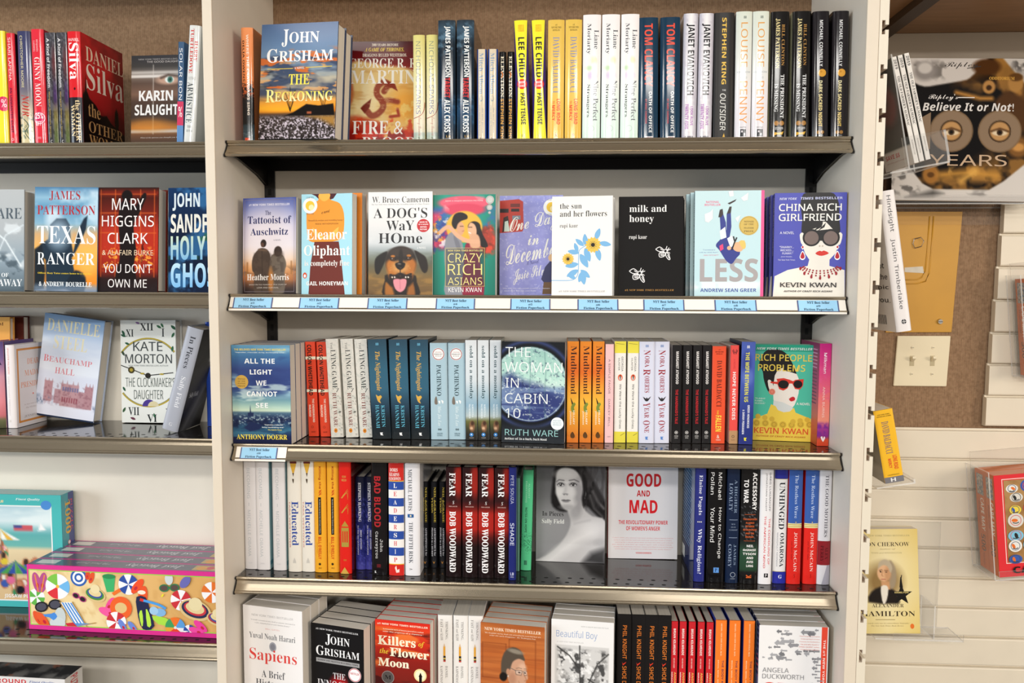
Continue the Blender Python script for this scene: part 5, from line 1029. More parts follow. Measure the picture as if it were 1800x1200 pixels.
def pr_pieces(p):
    def f(c):
        c.grad([(0, '#55555a'), (.3, '#67676b'), (.6, '#85858a'), (1, '#77777c')]); c.blob(.2, .75, .4, .4, '#a0a0a4', .9, al=.6)
        # hair
        c.poly([(.24, .2), (.28, .06), (.42, -.02), (.62, 0), (.75, .1), (.88, .25), (1.0, .4), (1.0, .58), (.86, .52), (.72, .44), (.64, .52), (.5, .5), (.34, .5), (.22, .42)], '#1c1b1d', .04, 3)
        c.noise('#4c4a4c', 9, .56, .12, .6, 3, 1.4, .5, .05, .55, .6, 1.02); c.line([(.82, .3), (.9, .4), (.98, .46)], .02, '#a8a6a8', .05, .7); c.line([(.78, .34), (.84, .46), (.96, .54)], .016, '#8a888a', .05, .6)
        # neck, shoulders, arm
        c.poly([(.46, .46), (.66, .36), (.7, .47), (.82, .54), (1.02, .6), (1.02, 1.02), (.0, 1.02), (.14, .95), (.3, .86), (.42, .76), (.49, .66), (.5, .58)], '#c4c3c6', .03, 3)
        c.blob(.58, .5, .08, .12, '#8f8e93', .9, 20, .55); c.blob(.8, .66, .2, .12, '#dddcdf', .9, al=.7)
        c.line([(.16, 1.02), (.36, .9), (.58, .78), (.8, .7)], .13, '#e3e2e4', .14, .9)
        c.line([(.56, .62), (.66, .6), (.78, .58)], .012, '#9d9ca1', .05, .5)
        c.poly([(.68, 1.0), (.8, .9), (1.02, .84), (1.02, 1.02)], '#1c1b1e', .1, 0, .95); c.blob(.95, .8, .1, .06, '#a9a8ac', .8, al=.5)
        # face
        c.poly([(.28, .22), (.31, .11), (.42, .07), (.57, .1), (.66, .2), (.67, .33), (.6, .42), (.53, .47), (.45, .49), (.37, .45), (.31, .37), (.285, .3)], '#cfced1', .03, 4)
        c.blob(.62, .32, .07, .2, '#8d8c91', .9, al=.75); c.blob(.47, .46, .12, .04, '#a5a4a8', .9, al=.7); c.blob(.42, .14, .14, .07, '#e6e5e8', .9, al=.8); c.blob(.345, .315, .06, .06, '#e3e2e5', .9, al=.7); c.blob(.52, .315, .06, .06, '#dad9dc', .9, al=.6)
        for x, y in ((.355, .238), (.535, .235)):
            c.blob(x, y, .062, .034, '#77767b', .8, al=.8); c.blob(x, y+.002, .042, .02, '#e0dfe2', .3); c.blob(x, y+.001, .022, .022, '#2e2d31', .3); c.blob(x-.006, y-.004, .006, .005, '#ffffff', .3)
            c.line([(x-.046, y+.004), (x-.02, y-.012), (x+.02, y-.013), (x+.046, y+.002)], .011, '#1d1c1f', .012)
        c.line([(.295, .212), (.33, .193), (.4, .198)], .014, '#55545a', .02, .9); c.line([(.48, .197), (.55, .187), (.615, .207)], .014, '#55545a', .02, .9)
        c.line([(.435, .24), (.425, .29), (.4, .325)], .02, '#aeadb2', .05, .6); c.blob(.425, .33, .04, .012, '#9a999e', .8); c.blob(.405, .338, .009, .006, '#4a494d', .5); c.blob(.45, .338, .009, .006, '#4a494d', .5)
        c.poly([(.365, .392), (.405, .383), (.43, .388), (.46, .383), (.5, .392), (.46, .398), (.4, .4)], '#6e6d72', .012, 2); c.blob(.432, .405, .05, .012, '#8f8e93', .5); c.line([(.37, .393), (.5, .393)], .005, '#3c3b3f', .008)
        c.blob(.7, .32, .024, .05, '#b5b4b8', .4); c.blob(.7, .365, .011, .011, '#ffffff', .3)
        c.poly([(.66, .12), (.74, .2), (.72, .34), (.69, .46), (.66, .38), (.68, .28)], '#1c1b1d', .03, 2, .9)
        c.noise('#3c3a3d', 10, .58, .1, .5, 21, 2.2, .4, .0, .5, .7, 1.02)
    p.paint(f, 128)
    p.text('In Pieces', .09, .505, .4, .55, '#2a292c', 's').text('Sally Field', .085, .58, .41, .635, '#f2f2f2', 's')
facing('face out black and white portrait hardcover on the bare stretch of deck', [(938.5, 985.4), (1066, 990.5), (938.5, 820)], Z4, None, .034, 1, 0, front='#6a6a6e', spine='#55555a', pr=pr_pieces, wh=(.150, .226))
def pr_good(p):
    p.rect(0, 0, 1, 1, '#e9e6e8').text('From the New York Times bestselling author of', .2, .02, .8, .035, '#b5242c', 'i').text('All the Single Ladies', .36, .05, .67, .075, '#7a2a34', 'S')
    p.text('GOOD', .26, .16, .76, .29, '#c9202a', 'K').text('AND', .41, .325, .6, .385, '#c9202a', 'K').text('MAD', .305, .42, .71, .55, '#e0202a', 'K').text('THE REVOLUTIONARY POWER', .15, .62, .86, .66, '#e0222c', 'B').text('OF WOMEN\'S ANGER', .26, .68, .75, .72, '#e0222c', 'B')
    q = ['"I don\'t think any woman has ever written about being told to', 'make it right and be bold over and over and how much it means', 'nothing for a whole generation to hear this with such a fierce', 'pen. Read it, and then go read it again, with a loud friend,', 'simply her and every woman. Good and Mad is one of the best', 'of the past year. It makes us understand the world. Read it."']
    for i, t in enumerate(q): p.text(t, .06+.02*(i % 3), .79+i*.022, .94-.02*(i % 2), .802+i*.022, '#e08a8c', 'n')
    p.text('VIVIAN GORNICK', .4, .935, .63, .95, '#e0222c', 'B')
facing('face out white hardcover with heavy red capitals at the back of the fourth shelf', [(1067, 978.4), (1192, 980.5), (1068, 815)], Z4, .222, .034, 1, 0, Yr=.222, front='#e9e6e8', spine='#c9202a', pr=pr_good, wh=(.152, .228))
def prb_pagels(p):
    p.paint(lambda c: c.grad([(0, '#34608c'), (.4, '#2a4a80'), (.8, '#1c2c5c'), (1, '#16224c')]), 8)
    for i in range(24): p.line([(.06, .03+i*.032), (.85-.1*(i % 3), .03+i*.032+.0)], .012, '#8fb0d0')
    p.rect(.04, .84, .3, .95, '#e6e4e0')
spines('purple blue hardcover with white serif letters showing its back cover', [(1218, 1238, 1021.5)], Z4, 812, 1, h=.236, spine='#2a3078', back='#2a4a80', pr=lambda p: p.sp('Elaine Pagels', .06, .41, '#dfe2f2', 's', .28, .66).sp('Why Religion?', .53, .93, '#dfe2f2', 's', .24, .68).ell(.3, .47, .05, '#e6e2d0').ell(.45, .47, .05, '#e6e2d0').ell(.6, .47, .05, '#e6e2d0'), prb=prb_pagels)
spines('black hardcover with two lines of white sans lettering', [(1240.7, 1272.7, 1022.6)], Z4, 812, 1, h=.24, spine='#121113', pr=lambda p: p.sp('Michael', .05, .28, '#ecebea', 'n', .56, .76).sp('Pollan', .05, .24, '#ecebea', 'n', .14, .34).sp('How to Change', .35, .79, '#ecebea', 'n', .56, .78).sp('Your Mind', .35, .65, '#ecebea', 'n', .16, .4).rect(.38, .87, .68, .915, '#5a8ed0').text('P', .46, .877, .58, .907, '#1a2a4c', 'S'))
spines('dark navy hardcover with dull silver capitals', [(1274, 1297, 1024)], Z4, 812, 1, h=.238, spine='#15223c', pr=lambda p: p.sp('A HIGHER', .1, .39, '#7c8ea8', 's', .56, .78).sp('LOYALTY', .13, .37, '#8a9ab4', 's', .16, .42).rect(.2, .445, .85, .449, '#8a9ab4').text('TRUTH', .36, .48, .66, .49, '#8a9ab4', 's').text('LIES AND', .34, .505, .7, .515, '#8a9ab4', 's').text('LEADERSHIP', .2, .53, .85, .54, '#8a9ab4', 's').rect(.2, .6, .85, .604, '#8a9ab4').sp('JAMES', .66, .84, '#7c8ea8', 's', .58, .78).sp('COMEY', .66, .86, '#8a9ab4', 's', .18, .42).ring(.56, .925, .2, .03, '#aab4c4').text('FLATIRON', .38, .955, .74, .965, '#aab4c4', 'n'))
def pr_acc(p):
    p.paint(lambda c: c.grad([(0, '#161415'), (.62, '#18191a'), (.72, '#2c4a38'), (.88, '#24402e'), (.9, '#18191a'), (1, '#141213')]).noise('#8a8a90', 20, .68, .05, .6, 5, 1, 1, .3, .65), 14)
    p.sp('ACCESSORY', .05, .37, '#eceaea', 'K', .62, .86).sp('TO WAR', .11, .31, '#eceaea', 'K', .14, .4).rect(.2, .405, .82, .409, '#a8502a').rect(.2, .63, .82, .634, '#a8502a')
    for i, t in enumerate(('THE UNSPOKEN', 'ALLIANCE', 'BETWEEN', 'ASTROPHYSICS', 'AND THE', 'MILITARY')): p.text(t, .14 if len(t) > 9 else .28, .44+i*.03, .9 if len(t) > 9 else .75, .455+i*.03, '#d0602e', 'B')
    for i, t in enumerate(('NEIL', 'deGRASSE', 'TYSON', 'AND', 'AVIS', 'LANG')): p.text(t, .36 if len(t) < 5 else .16, .665+i*.034, .74 if len(t) < 5 else .88, .685+i*.034, '#f0eeee', 'B')
    p.line([(.36, .925), (.5, .94), (.64, .925), (.64, .945), (.36, .945)], .06, '#d0602e')
spines('black and green hardcover with stacked white and orange capitals', [(1298.5, 1330.5, 1025)], Z4, 812, 1, h=.242, spine='#161415', pr=pr_acc)
spines('white spine with thin black and red spaced capitals', [(1331.5, 1355.5, 1026)], Z4, 812, 1, h=.24, spine='#e6e4e6', back='#a83a44', pr=lambda p: p.sp('GREG LUKIANOFF', .04, .37, '#3a3a3e', 'n', .66, .78).sp('JONATHAN HAIDT', .045, .37, '#3a3a3e', 'n', .38, .5).sp('THE CODDLING OF', .43, .83, '#d8505a', 'N', .66, .8).sp('THE AMERICAN MIND', .41, .86, '#d8505a', 'N', .34, .48).rect(.42, .905, .72, .94, '#1c1a1c').text('P', .52, .91, .62, .935, '#e6e4e6', 'B'))
spines('white hardcover between dark blue bands with condensed black capitals', [(1356.7, 1380.5, 1024.5)], Z4, 812, 1, h=.24, spine='#e8e6e6', pr=lambda p: p.rect(0, 0, 1, .1, '#2a2e8c').rect(0, .098, 1, .102, '#c8b86a').rect(0, .895, 1, 1, '#2b309c').rect(0, .893, 1, .897, '#c8b86a').sp('UNHINGED', .125, .53, '#2a2a30', 'S', .34, .76).sp('OMAROSA', .56, .855, '#2a2a30', 'S', .48, .78).sp('MANIGAULT NEWMAN', .56, .85, '#8a8a94', 'n', .24, .34).text('G', .42, .925, .68, .955, '#f0f0f6', 'S'))
def pr_wave(p):
    p.rect(0, 0, 1, .475, '#3a5ea8').rect(0, .475, 1, .515, '#e9dca0').rect(0, .484, 1, .489, '#b0903a').rect(0, .5, 1, .505, '#b0903a').rect(0, .515, 1, 1, '#e02a22')
    p.sp('The Restless Wave', .06, .43, '#c3d2ec', 's', .42, .66).ell(.55, .465, .04, '#e8c84a').sp('JOHN McCAIN', .55, .89, '#f4d8d0', 's', .44, .68).sp('and Mark Salter', .63, .79, '#8a1a1a', 'i', .26, .36).text('S', .48, .91, .6, .945, '#8a1a1a', 'i')
spines('hardcovers blue above and red below with a pale band between', [(1381.5, 1406, 1025.7), (1408.7, 1436, 1025.7)], Z4, 812, 1, h=.24, spine='#e02a22', pr=pr_wave)
spines('grey white spine with a dark red block at the right end', [(1437.5, 1460.5, 1026.6)], Z4, 812, 1, h=.238, spine='#dcdadf', front='#7a7a80', back='#a82a34', pr=lambda p: p.sp('THE GOOD MOTHERS', .05, .585, '#55525a', 's', .44, .7).rect(0, .62, 1, .83, '#8c1f28').sp('ALEX', .67, .78, '#4c1016', 's', .56, .8).sp('PERRY', .66, .8, '#4c1016', 's', .22, .46).poly([(.35, 1), (.75, .83), (1, .83), (1, 1)], '#a9a7b4'))
# ================================================================== middle bay, lowest shelf
Z5 = SHZ[4]-.0008
def pr_sapiens(p):
    p.rect(0, 0, 1, 1, '#eae6e4').text('NEW YORK TIMES BESTSELLER', .15, .075, .85, .095, '#a09c9c', 'n').text('"I would recommend this book to anyone interested in', .13, .125, .88, .14, '#8a8688', 'i').text('a fun, engaging look at early human history."', .2, .15, .8, .165, '#8a8688', 'i').text('BILL GATES', .38, .2, .62, .212, '#d8908c', 'n')
    p.text('Yuval Noah Harari', .1, .25, .88, .305, '#6a6a6e', 's').ell(.5, .37, .06, '#9a9aa2', .075).ell(.5, .37, .04, '#7f7f88', .05).text('Sapiens', .1, .4, .9, .54, '#d8423c', 's').text('A Brief', .3, .6, .7, .67, '#5a5a5e', 's').text('History of', .2, .69, .8, .77, '#5a5a5e', 's').text('Humankind', .18, .79, .82, .86, '#5a5a5e', 's')
PB5 = dict(lean=0)
def low(desc, TL, TR, h, Yl, yaw, t, front, pr, n=1, ndesc=None, spine=None, prs=None, m=None, gap=.0012, ndx=(0, 0, 0)):
    a = at(*TL, Yl); e = math.radians(yaw)
    # right head corner on the line leaving the left one at this angle
    d = ray(*TR); k = (math.cos(e), -math.sin(e))
    # EYE + s*d = a + w*k (in plan)
    det = d.x*(-k[1]) + d.y*k[0]
    s_ = ((a.x-EYE.x)*(-k[1]) + (a.y-EYE.y)*k[0])/det
    b = EYE+d*s_; w_ = math.hypot(b.x-a.x, b.y-a.y); zt = (a.z+b.z)/2; h = zt-Z5
    root = facing_book(w_, h, t, 0, front, spine or front, m or M_semi, pr, prs)
    out = []
    Yv = Vector((math.sin(e), math.cos(e), 0))
    for i in range(n):
        r = root if i == 0 else copy_tree(root)
        r.location = Vector(((a.x+b.x)/2, (a.y+b.y)/2, Z5+.0004)) + Yv*(t+gap)*i + Vector(ndx)*i; r.rotation_euler = (0, 0, -e)
        out.append(r)
    tag(out[0], desc, 'book', ndesc if n > 1 else None)
    for i, r in enumerate(out[1:]): tag(r, (['copy directly behind the front one', 'third copy back', 'fourth copy back', 'fifth copy back', 'rearmost copy'][i if i < n-2 or i < 1 else 4])+' '+ndesc, 'book', ndesc)
    return out
low('white front facing paperback with a large red title, lowest shelf left end', (427, 1060), (531, 1077), .21, .072, 12, .034, '#e9e5e3', pr_sapiens, 3, 'of the white red titled paperback on the lowest shelf', m=M_matte)
def pr_innoc(p):
    def f(c):
        c.grad([(0, '#121011'), (1, '#151213')]); c.blob(.55, .72, .22, .3, '#a3141a', .5); c.noise('#151213', 8, .5, .2, .8, 3, 1, .5, .5, 1)
    p.paint(f, 70)
    p.text('#1 NEW YORK TIMES BESTSELLER', .1, .045, .9, .065, '#dcdada', 'S').text('J', .28, .1, .38, .22, '#f2f0f0', 's').text('OHN', .38, .12, .74, .205, '#f2f0f0', 's').text('G', .1, .235, .25, .34, '#f2f0f0', 's').text('RISHAM', .26, .255, .92, .335, '#f2f0f0', 's').rect(.1, .37, .92, .415, '#9a9898').text('MURDER AND INJUSTICE IN A SMALL TOWN', .13, .382, .89, .403, '#2a2829', 'B')
    p.text('THE', .42, .51, .65, .575, '#d8d4d4', 's').text('INNOCENT', .12, .6, .9, .7, '#d8d4d4', 's').text('MAN', .3, .74, .7, .84, '#d8d4d4', 's').ell(.83, .5, .12, '#f0eeee', key='sticker').ring(.83, .5, .115, .012, '#c23a44', key='sticker').text('NETFLIX', .75, .475, .91, .497, '#c2242e', 'B')
low('black front facing paperback with white serif capitals and a red handprint', (546, 1091), (639, 1110), .17, .062, 14, .03, '#141112', pr_innoc, 4, 'of the black handprint paperback on the lowest shelf')
def pr_killers(p):
    def f(c):
        c.grad([(0, '#d8281c'), (.1, '#e0421f'), (.25, '#c22a1a'), (.4, '#8c1f18'), (.6, '#7a2018'), (.8, '#4c1614'), (1, '#2a1010')]); c.noise('#f0863a', 3, .55, .15, .7, 3, .6, 2.4, .05, .5); c.noise('#3a1012', 3, .6, .12, .8, 8, .6, 2.2, .08, .7)
    p.paint(f, 80)
    p.text('#1 NEW YORK TIMES BESTSELLER', .04, .03, .96, .05, '#f4e6d0', 'B').text('"A masterful work of literary journalism crafted', .14, .085, .88, .1, '#f2ddc8', 'B').text('with the urgency of a mystery."', .14, .11, .88, .125, '#f2ddc8', 'B')
    p.text('Killers', .05, .16, .74, .255, '#f2e8cc', 'Q').text('of', .79, .185, .9, .25, '#e8c43a', 'I').text('the', .08, .29, .24, .345, '#e8c43a', 'I').text('Flower', .27, .275, 1.0 if 0 else .98, .365, '#f2e8cc', 'Q').text('Moon', .05, .39, .62, .475, '#f2e8cc', 'Q')
    p.ell(.82, .53, .115, '#f0d89a').ell(.82, .53, .09, '#f6ecc8').rect(.8, .54, .85, .9, '#1c0f10').poly([(.79, .545), (.825, .5), (.86, .545)], '#1c0f10').ring(.23, .585, .115, .012, '#8a8684').ell(.23, .585, .1, '#55504e').text('M', .17, .565, .29, .605, '#1a1615', 'S').rect(.45, .655, .62, .66, '#d8a93a').text('The Osage Murders', .1, .7, .74, .74, '#f2e8cc', 'S').text('DAVID GRANN', .1, .82, .74, .87, '#f2e8cc', 'S')
low('red sunset front facing paperback with cream slab lettering', (659.3, 1086), (756, 1099), .2, .062, 9, .024, '#b02a1c', pr_killers, 5, 'of the red sunset paperback on the lowest shelf')
def pr_think(p):
    p.sp('THINKING,', .06, .24, '#8a8684', 's', .52, .7).sp('FAST', .04, .12, '#8a8684', 's', .18, .36).sp('and', .13, .17, '#8a8684', 'i', .2, .34).sp('SLOW', .18, .25, '#8a8684', 's', .18, .36).rect(.38, .31, .52, .4, '#e0a23a').poly([(.38, .31), (.45, .275), (.52, .31)], '#d8b48a').rect(.38, .4, .54, .42, '#2a2624').rect(.38, .42, .54, .435, '#c9a84a').rect(.38, .435, .54, .445, '#2a2624').rect(.38, .445, .54, .46, '#c2453a')
    p.sp('DANIEL', .5, .62, '#8a8684', 's', .52, .68).sp('KAHNEMAN', .5, .68, '#8a8684', 's', .18, .34)
def lowspines(desc, xs, yt, Y, **k):
    return spines(desc, [(a, b, 1190) for a, b in xs], Z5, yt, Y=Y, lean=False, **k)
lowspines('white spines with a small yellow pencil on the lowest shelf', [(769.5, 795.5), (797, 822.6), (824, 848)], 1081, .07, spine='#e9e5e0', pr=pr_think, m=M_matte)
def pr_rbg(p):
    def f(c):
        c.grad([(0, '#b5622e'), (.4, '#b9622e'), (1, '#a3522a')]); c.noise('#c87a40', 3, .5, .3, .5, 3, .3, 3); c.noise('#8c4422', 5, .55, .2, .4, 8, .2, 4)
        for x0, y0, x1, y1 in ((.03, .2, .4, .55), (.45, .15, .86, .62), (.0, .62, .45, 1.0)):
            for a, b in (((x0, y0), (x1, y0)), ((x1, y0), (x1, y1)), ((x0, y1), (x1, y1)), ((x0, y0), (x0, y1))): c.line([a, b], .012, '#7c3a1c', .02, .7)
        c.poly([(.08, 1.02), (.12, .86), (.22, .76), (.36, .7), (.66, .72), (.82, .8), (.88, .92), (.9, 1.02)], '#232a3c', .02, 3)
        c.poly([(.33, .74), (.4, .66), (.64, .68), (.74, .76), (.72, .86), (.6, .9), (.46, .86), (.36, .8)], '#cfd0d0', .02, 3); c.noise('#7f878c', 30, .5, .1, .6, 5, 1, 1, .64, .92, .3, .76)
        c.poly([(.45, .6), (.63, .62), (.64, .76), (.58, .8), (.5, .74)], '#b07a5a', .02, 3)
        c.poly([(.41, .42), (.45, .33), (.56, .29), (.67, .33), (.71, .42), (.745, .52), (.715, .55), (.71, .6), (.66, .66), (.58, .665), (.49, .62), (.43, .54)], '#c9997c', .015, 3)
        c.blob(.66, .42, .06, .06, '#e0b598', .9, al=.7); c.blob(.5, .54, .06, .1, '#a8755a', .9, al=.6)
        c.poly([(.33, .5), (.33, .37), (.39, .27), (.5, .225), (.62, .245), (.68, .31), (.69, .35), (.6, .335), (.51, .37), (.47, .44), (.44, .5), (.39, .54)], '#54493e', .02, 4); c.blob(.55, .265, .12, .035, '#9a8f7e', .7, 10, .8); c.blob(.36, .53, .06, .07, '#1d1816', .3)
        c.blob(.435, .475, .03, .05, '#bd8a6c', .4); c.blob(.435, .52, .008, .01, '#e6e0d8', .3)
        c.line([(.45, .43), (.55, .455)], .008, '#55504e', .01); c.blob(.6, .47, .052, .032, '#d9cfc8', .25, al=.45); c.blob(.7, .47, .03, .03, '#d9cfc8', .25, al=.45)
        for q in ([(.55, .455), (.65, .45)], [(.55, .455), (.56, .495), (.64, .5), (.655, .455)], [(.67, .455), (.73, .45)], [(.675, .46), (.69, .5), (.73, .49)]): c.line(q, .007, '#5a544e', .008)
        c.blob(.61, .473, .02, .01, '#2c211d', .4); c.blob(.7, .472, .014, .009, '#2c211d', .4); c.line([(.56, .435), (.6, .425), (.65, .432)], .009, '#7a6656', .01); c.line([(.68, .432), (.72, .43)], .009, '#7a6656', .01)
        c.line([(.69, .5), (.725, .54), (.69, .553)], .01, '#9c6a50', .015, .8); c.line([(.64, .602), (.7, .598)], .013, '#9c4a44', .012); c.line([(.6, .56), (.625, .6)], .008, '#a06e54', .02, .7); c.line([(.5, .62), (.58, .655)], .01, '#8c5c44', .03, .6)
    p.paint(f, 110)
    p.text('NEW YORK TIMES BESTSELLER', .06, .045, .94, .075, '#f2ddc4', 'S').text('"The thoughtful, moving, deeply and extraordinarily researched book of a', .06, .095, .94, .11, '#f0d8c0', 'i').text('writer who rarely disappoints." The Washington Post', .14, .118, .86, .133, '#f0d8c0', 'i')
    p.text('MY OWN WORDS', .15, .9, .85, .97, '#f2ddc4', 's')
low('orange front facing paperback of an older woman in a lace collar', (845, 1090), (957.6, 1106), .2, .058, 8, .026, '#b5622e', pr_rbg, 4, 'of the orange lace collar paperback on the lowest shelf')
def pr_boy(p):
    def f(c):
        c.grad([(0, '#e9e7e6'), (1, '#e6e3e1')]); c.rect(.06, .24, .93, 1.1, '#cfcdcb'); c.noise('#8a8886', 7, .5, .15, .9, 3, 1, 1, .26, .75, .08, .93); c.noise('#3c3b3b', 12, .58, .1, .9, 9, 1, 1, .26, .95, .08, .93); c.noise('#f0efee', 16, .6, .08, .8, 5, 1, 1, .26, .8, .08, .93)
        for q in ([(.46, .24), (.47, .6), (.45, .8)], [(.92, .3), (.75, .4), (.6, .6)], [(.6, .55), (.75, .6), (.93, .58)], [(.1, .26), (.3, .34), (.44, .45)]): c.line(q, .02, '#3a3938', .015)
        c.poly([(.14, 1.05), (.2, .85), (.32, .76), (.44, .78), (.5, .9), (.48, 1.05)], '#2c2b2b', .02, 3); c.poly([(.44, 1.05), (.48, .82), (.58, .74), (.7, .8), (.78, 1.05)], '#d2d0ce', .02, 3)
        c.blob(.36, .7, .065, .085, '#a8a6a4', .2); c.blob(.36, .65, .07, .04, '#3a3838', .4); c.blob(.37, .74, .05, .04, '#55504e', .5); c.blob(.56, .68, .065, .09, '#c6c4c2', .2); c.blob(.55, .625, .08, .05, '#232222', .3)
        for x, y in ((.34, .69), (.39, .69), (.54, .67), (.59, .67)): c.blob(x, y, .012, .008, '#222222', .5)
        c.line([(.53, .715), (.59, .715)], .012, '#f2f2f2', .01)
    p.paint(f, 100)
    p.text('NOW A MAJOR MOTION PICTURE', .48, .05, .92, .063, '#8a8886', 'n').text('Beautiful Boy', .08, .1, .74, .185, '#7f98c4', 'l').text('#1 NEW YORK TIMES BESTSELLER', .09, .205, .52, .218, '#b0aeac', 'n')
low('white front facing paperback with a black and white photo of two people', (969.5, 1086), (1079, 1096), .2, .058, 6, .026, '#e9e7e6', pr_boy, 3, 'of the white two people photo paperback', m=M_matte)
def pr_phil(p):
    p.sp('PHIL KNIGHT', .1, .415, '#d8782e', 'N', .38, .68).poly([(.36, .44), (.42, .46), (.66, .44), (.62, .452), (.42, .475)], '#d83a24').sp('SHOE DOG', .48, .72, '#d8782e', 'N', .38, .68)
lowspines('black spines with orange capitals on the lowest shelf', [(1084, 1109), (1110.5, 1132.6), (1133.5, 1154.8), (1156, 1177)], 1080, .075, spine='#171414', pr=pr_phil, m=M_matte)
def pr_kil(p):
    p.sp('BRIAN KILMEADE', .07, .33, '#f4e6e0', 'B', .34, .66).sp('AND DON YAEGER', .36, .46, '#f0c8c0', 'B', .4, .58).sp('ANDREW JACKSON', .5, .86, '#e8b45a', 'B', .42, .8).sp('MIRACLE OF NEW ORLEANS', .5, .9, '#f4e6e0', 'B', .14, .3)
lowspines('slim red spines with small white capitals on the lowest shelf', [(1178, 1190.8), (1192, 1206.5), (1208, 1222.5), (1224, 1238), (1239.5, 1253.5)], 1092, .078, spine='#c4242c', back='#1c1416', pr=pr_kil)
def pr_body(p):
    p.sp('BESSEL VAN DER KOLK, M.D.', .03, .34, '#f4dcb0', 'N', .44, .58).sp('THE BODY KEEPS THE SCORE', .38, .9, '#4c2a4a', 'N', .6, .78).sp('BRAIN, MIND, AND BODY IN THE HEALING', .38, .92, '#f4dcb0', 'N', .22, .34)
lowspines('bright orange spines with blue covers on the lowest shelf', [(1256, 1276), (1279, 1301), (1304.5, 1326)], 1090, .075, spine='#ee7a2a', back='#2a3a9c', front='#2a3a9c', pr=pr_body)
def pr_grit(p):
    p.rect(0, 0, 1, 1, '#e9e7e7').rect(.9, 0, .985, 1, '#e24a34').text('THE #1 NEW YORK TIMES BESTSELLER', .925, .12, .96, .98, '#f6e4de', 'B', 90)
    R_ = random.Random(5)
    def arrow(u, v, L, t, c):
        k = p.w/p.h; p.poly([(u, v), (u+t, v-t*k), (u+t, v-t*.45*k), (u+L, v-t*.45*k), (u+L, v+t*.45*k), (u+t, v+t*.45*k), (u+t, v+t*k)], c)
    for i in range(46):
        u = R_.random()*.8+.02; v = R_.random()*.29+.03; t = R_.choice([.018, .025, .025, .035, .05])
        if .55 < u < .9 and .08 < v < .22: continue
        arrow(u, v, t*R_.choice([1.6, 2.2, 3, 4]), t, R_.choice(['#8f8f93', '#a3a3a7', '#77777b']))
    for i in range(10): arrow(.75+R_.random()*.1, .3+i*.03, .08, R_.choice([.02, .035]), '#8f8f93')
    for i, t in enumerate(('"Psychologists have spent', 'decades searching for the secret', 'of success, but Duckworth is', 'the one who found it."', 'DANIEL GILBERT, author', 'of Stumbling on Happiness')): p.text(t, .58+.02*(i % 2), .085+i*.025, .87, .098+i*.025, '#e0857a', 'n')
    p.text('ANGELA', .06, .4, .44, .445, '#6f6f73', 'l').text('DUCKWORTH', .06, .46, .66, .505, '#6f6f73', 'l').text('GRIT', .05, .54, .76, .7, '#e04434', 'K').text('THE POWER OF PASSION', .06, .76, .76, .79, '#6f6f73', 'n')
def prs_grit(p):
    p.rect(0, 0, 1, 1, '#5a5f86').sp('GRIT', .3, .5, '#e04434', 'K', .2, .8)
    for i in range(10): p.poly([(.1, .02+i*.05), (.9, .0+i*.05), (.9, .03+i*.05), (.1, .045+i*.05)], '#2b2f4c')
low('white front facing paperback with grey arrows and a red strip, right end', (1335, 1098), (1457, 1103), .2, .062, 1, .026, '#e9e7e7', pr_grit, 4, 'of the grey arrows paperback on the lowest shelf', spine='#5a5f86', prs=prs_grit)
# ================================================================== left bay
LX = -HW-.022
def L_at(z): return z-.0008
def pr_lapena(p): p.sp('SHARI LAPENA', .04, .42, '#f2e4e4', 'n', .3, .62).sp('AN UNWANTED GUEST', .48, .88, '#5c1c3c', 'B', .3, .6).ring(.45, .94, .15, .05, '#f0d0d0')
spines('bright yellow hardcover at the left edge of the left bay top shelf', [(-8, 17, 252.5, -16)], L_at(LZ[0]), 55, 1, .075, spine='#efe23c', pr=lambda p: p.ell(.75, .63, .42, '#d8325a', .5).text('%', .6, .59, .95, .66, '#f6e6ea', 'B'), lean=False)
spines('red hardcover with white and plum capitals beside the yellow one', [(18, 33, 252.5, 7)], L_at(LZ[0]), 59, 1, .075, spine='#dc2c3c', front='#1a1620', pr=pr_lapena, lean=False)
def pr_noir(p):
    p.paint(lambda c: c.grad([(0, '#3c3f63'), (.3, '#4a4c70'), (.5, '#6a6676'), (.68, '#b8a890'), (.85, '#d6c79a'), (1, '#dccfa2')]).noise('#2c4a44', 7, .62, .08, .8, 4, 1, 1, .7, 1), 10)
    p.sp('CHRISTOPHER MOORE', .04, .49, '#e4d8a4', 'n', .24, .44).sp('NOIR', .55, .74, '#b8342c', 'I', .2, .8).line([(.3, .76), (.7, .82), (.4, .88), (.8, .95)], .06, '#2c4a44', 5)
spines('hardcover fading from slate blue to tan with a red slanted title', [(38, 60.7, 252.5, 28)], L_at(LZ[0]), 55.5, 1, .075, spine='#6a6676', front='#d8c9a0', pr=pr_noir, lean=False)
def pr_ginny(p):
    p.sp('BENJAMIN', .09, .19, '#f0c8cc', 'n', .44, .6).sp('LUDWIG', .1, .19, '#f0c8cc', 'n', .22, .36).sp('GINNY MOON', .24, .66, '#f2dede', 's', .26, .7).text('PARK ROW', .35, .92, .6, .94, '#f0c8cc', 'n')
    p.ell(.5, .76, .44, '#d2285c', .5, key='sticker').ring(.5, .76, .43, .03, '#f4e6ea', key='sticker').text('25%', .18, .715, .8, .765, '#f6eef0', 'B').text('OFF', .22, .785, .66, .825, '#f6eef0', 'B')
spines('scarlet hardcover with a pink discount sticker on its spine', [(61.3, 84, 252.5, 51)], L_at(LZ[0]), 52, 1, .075, spine='#dd3040', front='#8a1a2c', pr=pr_ginny, lean=False)
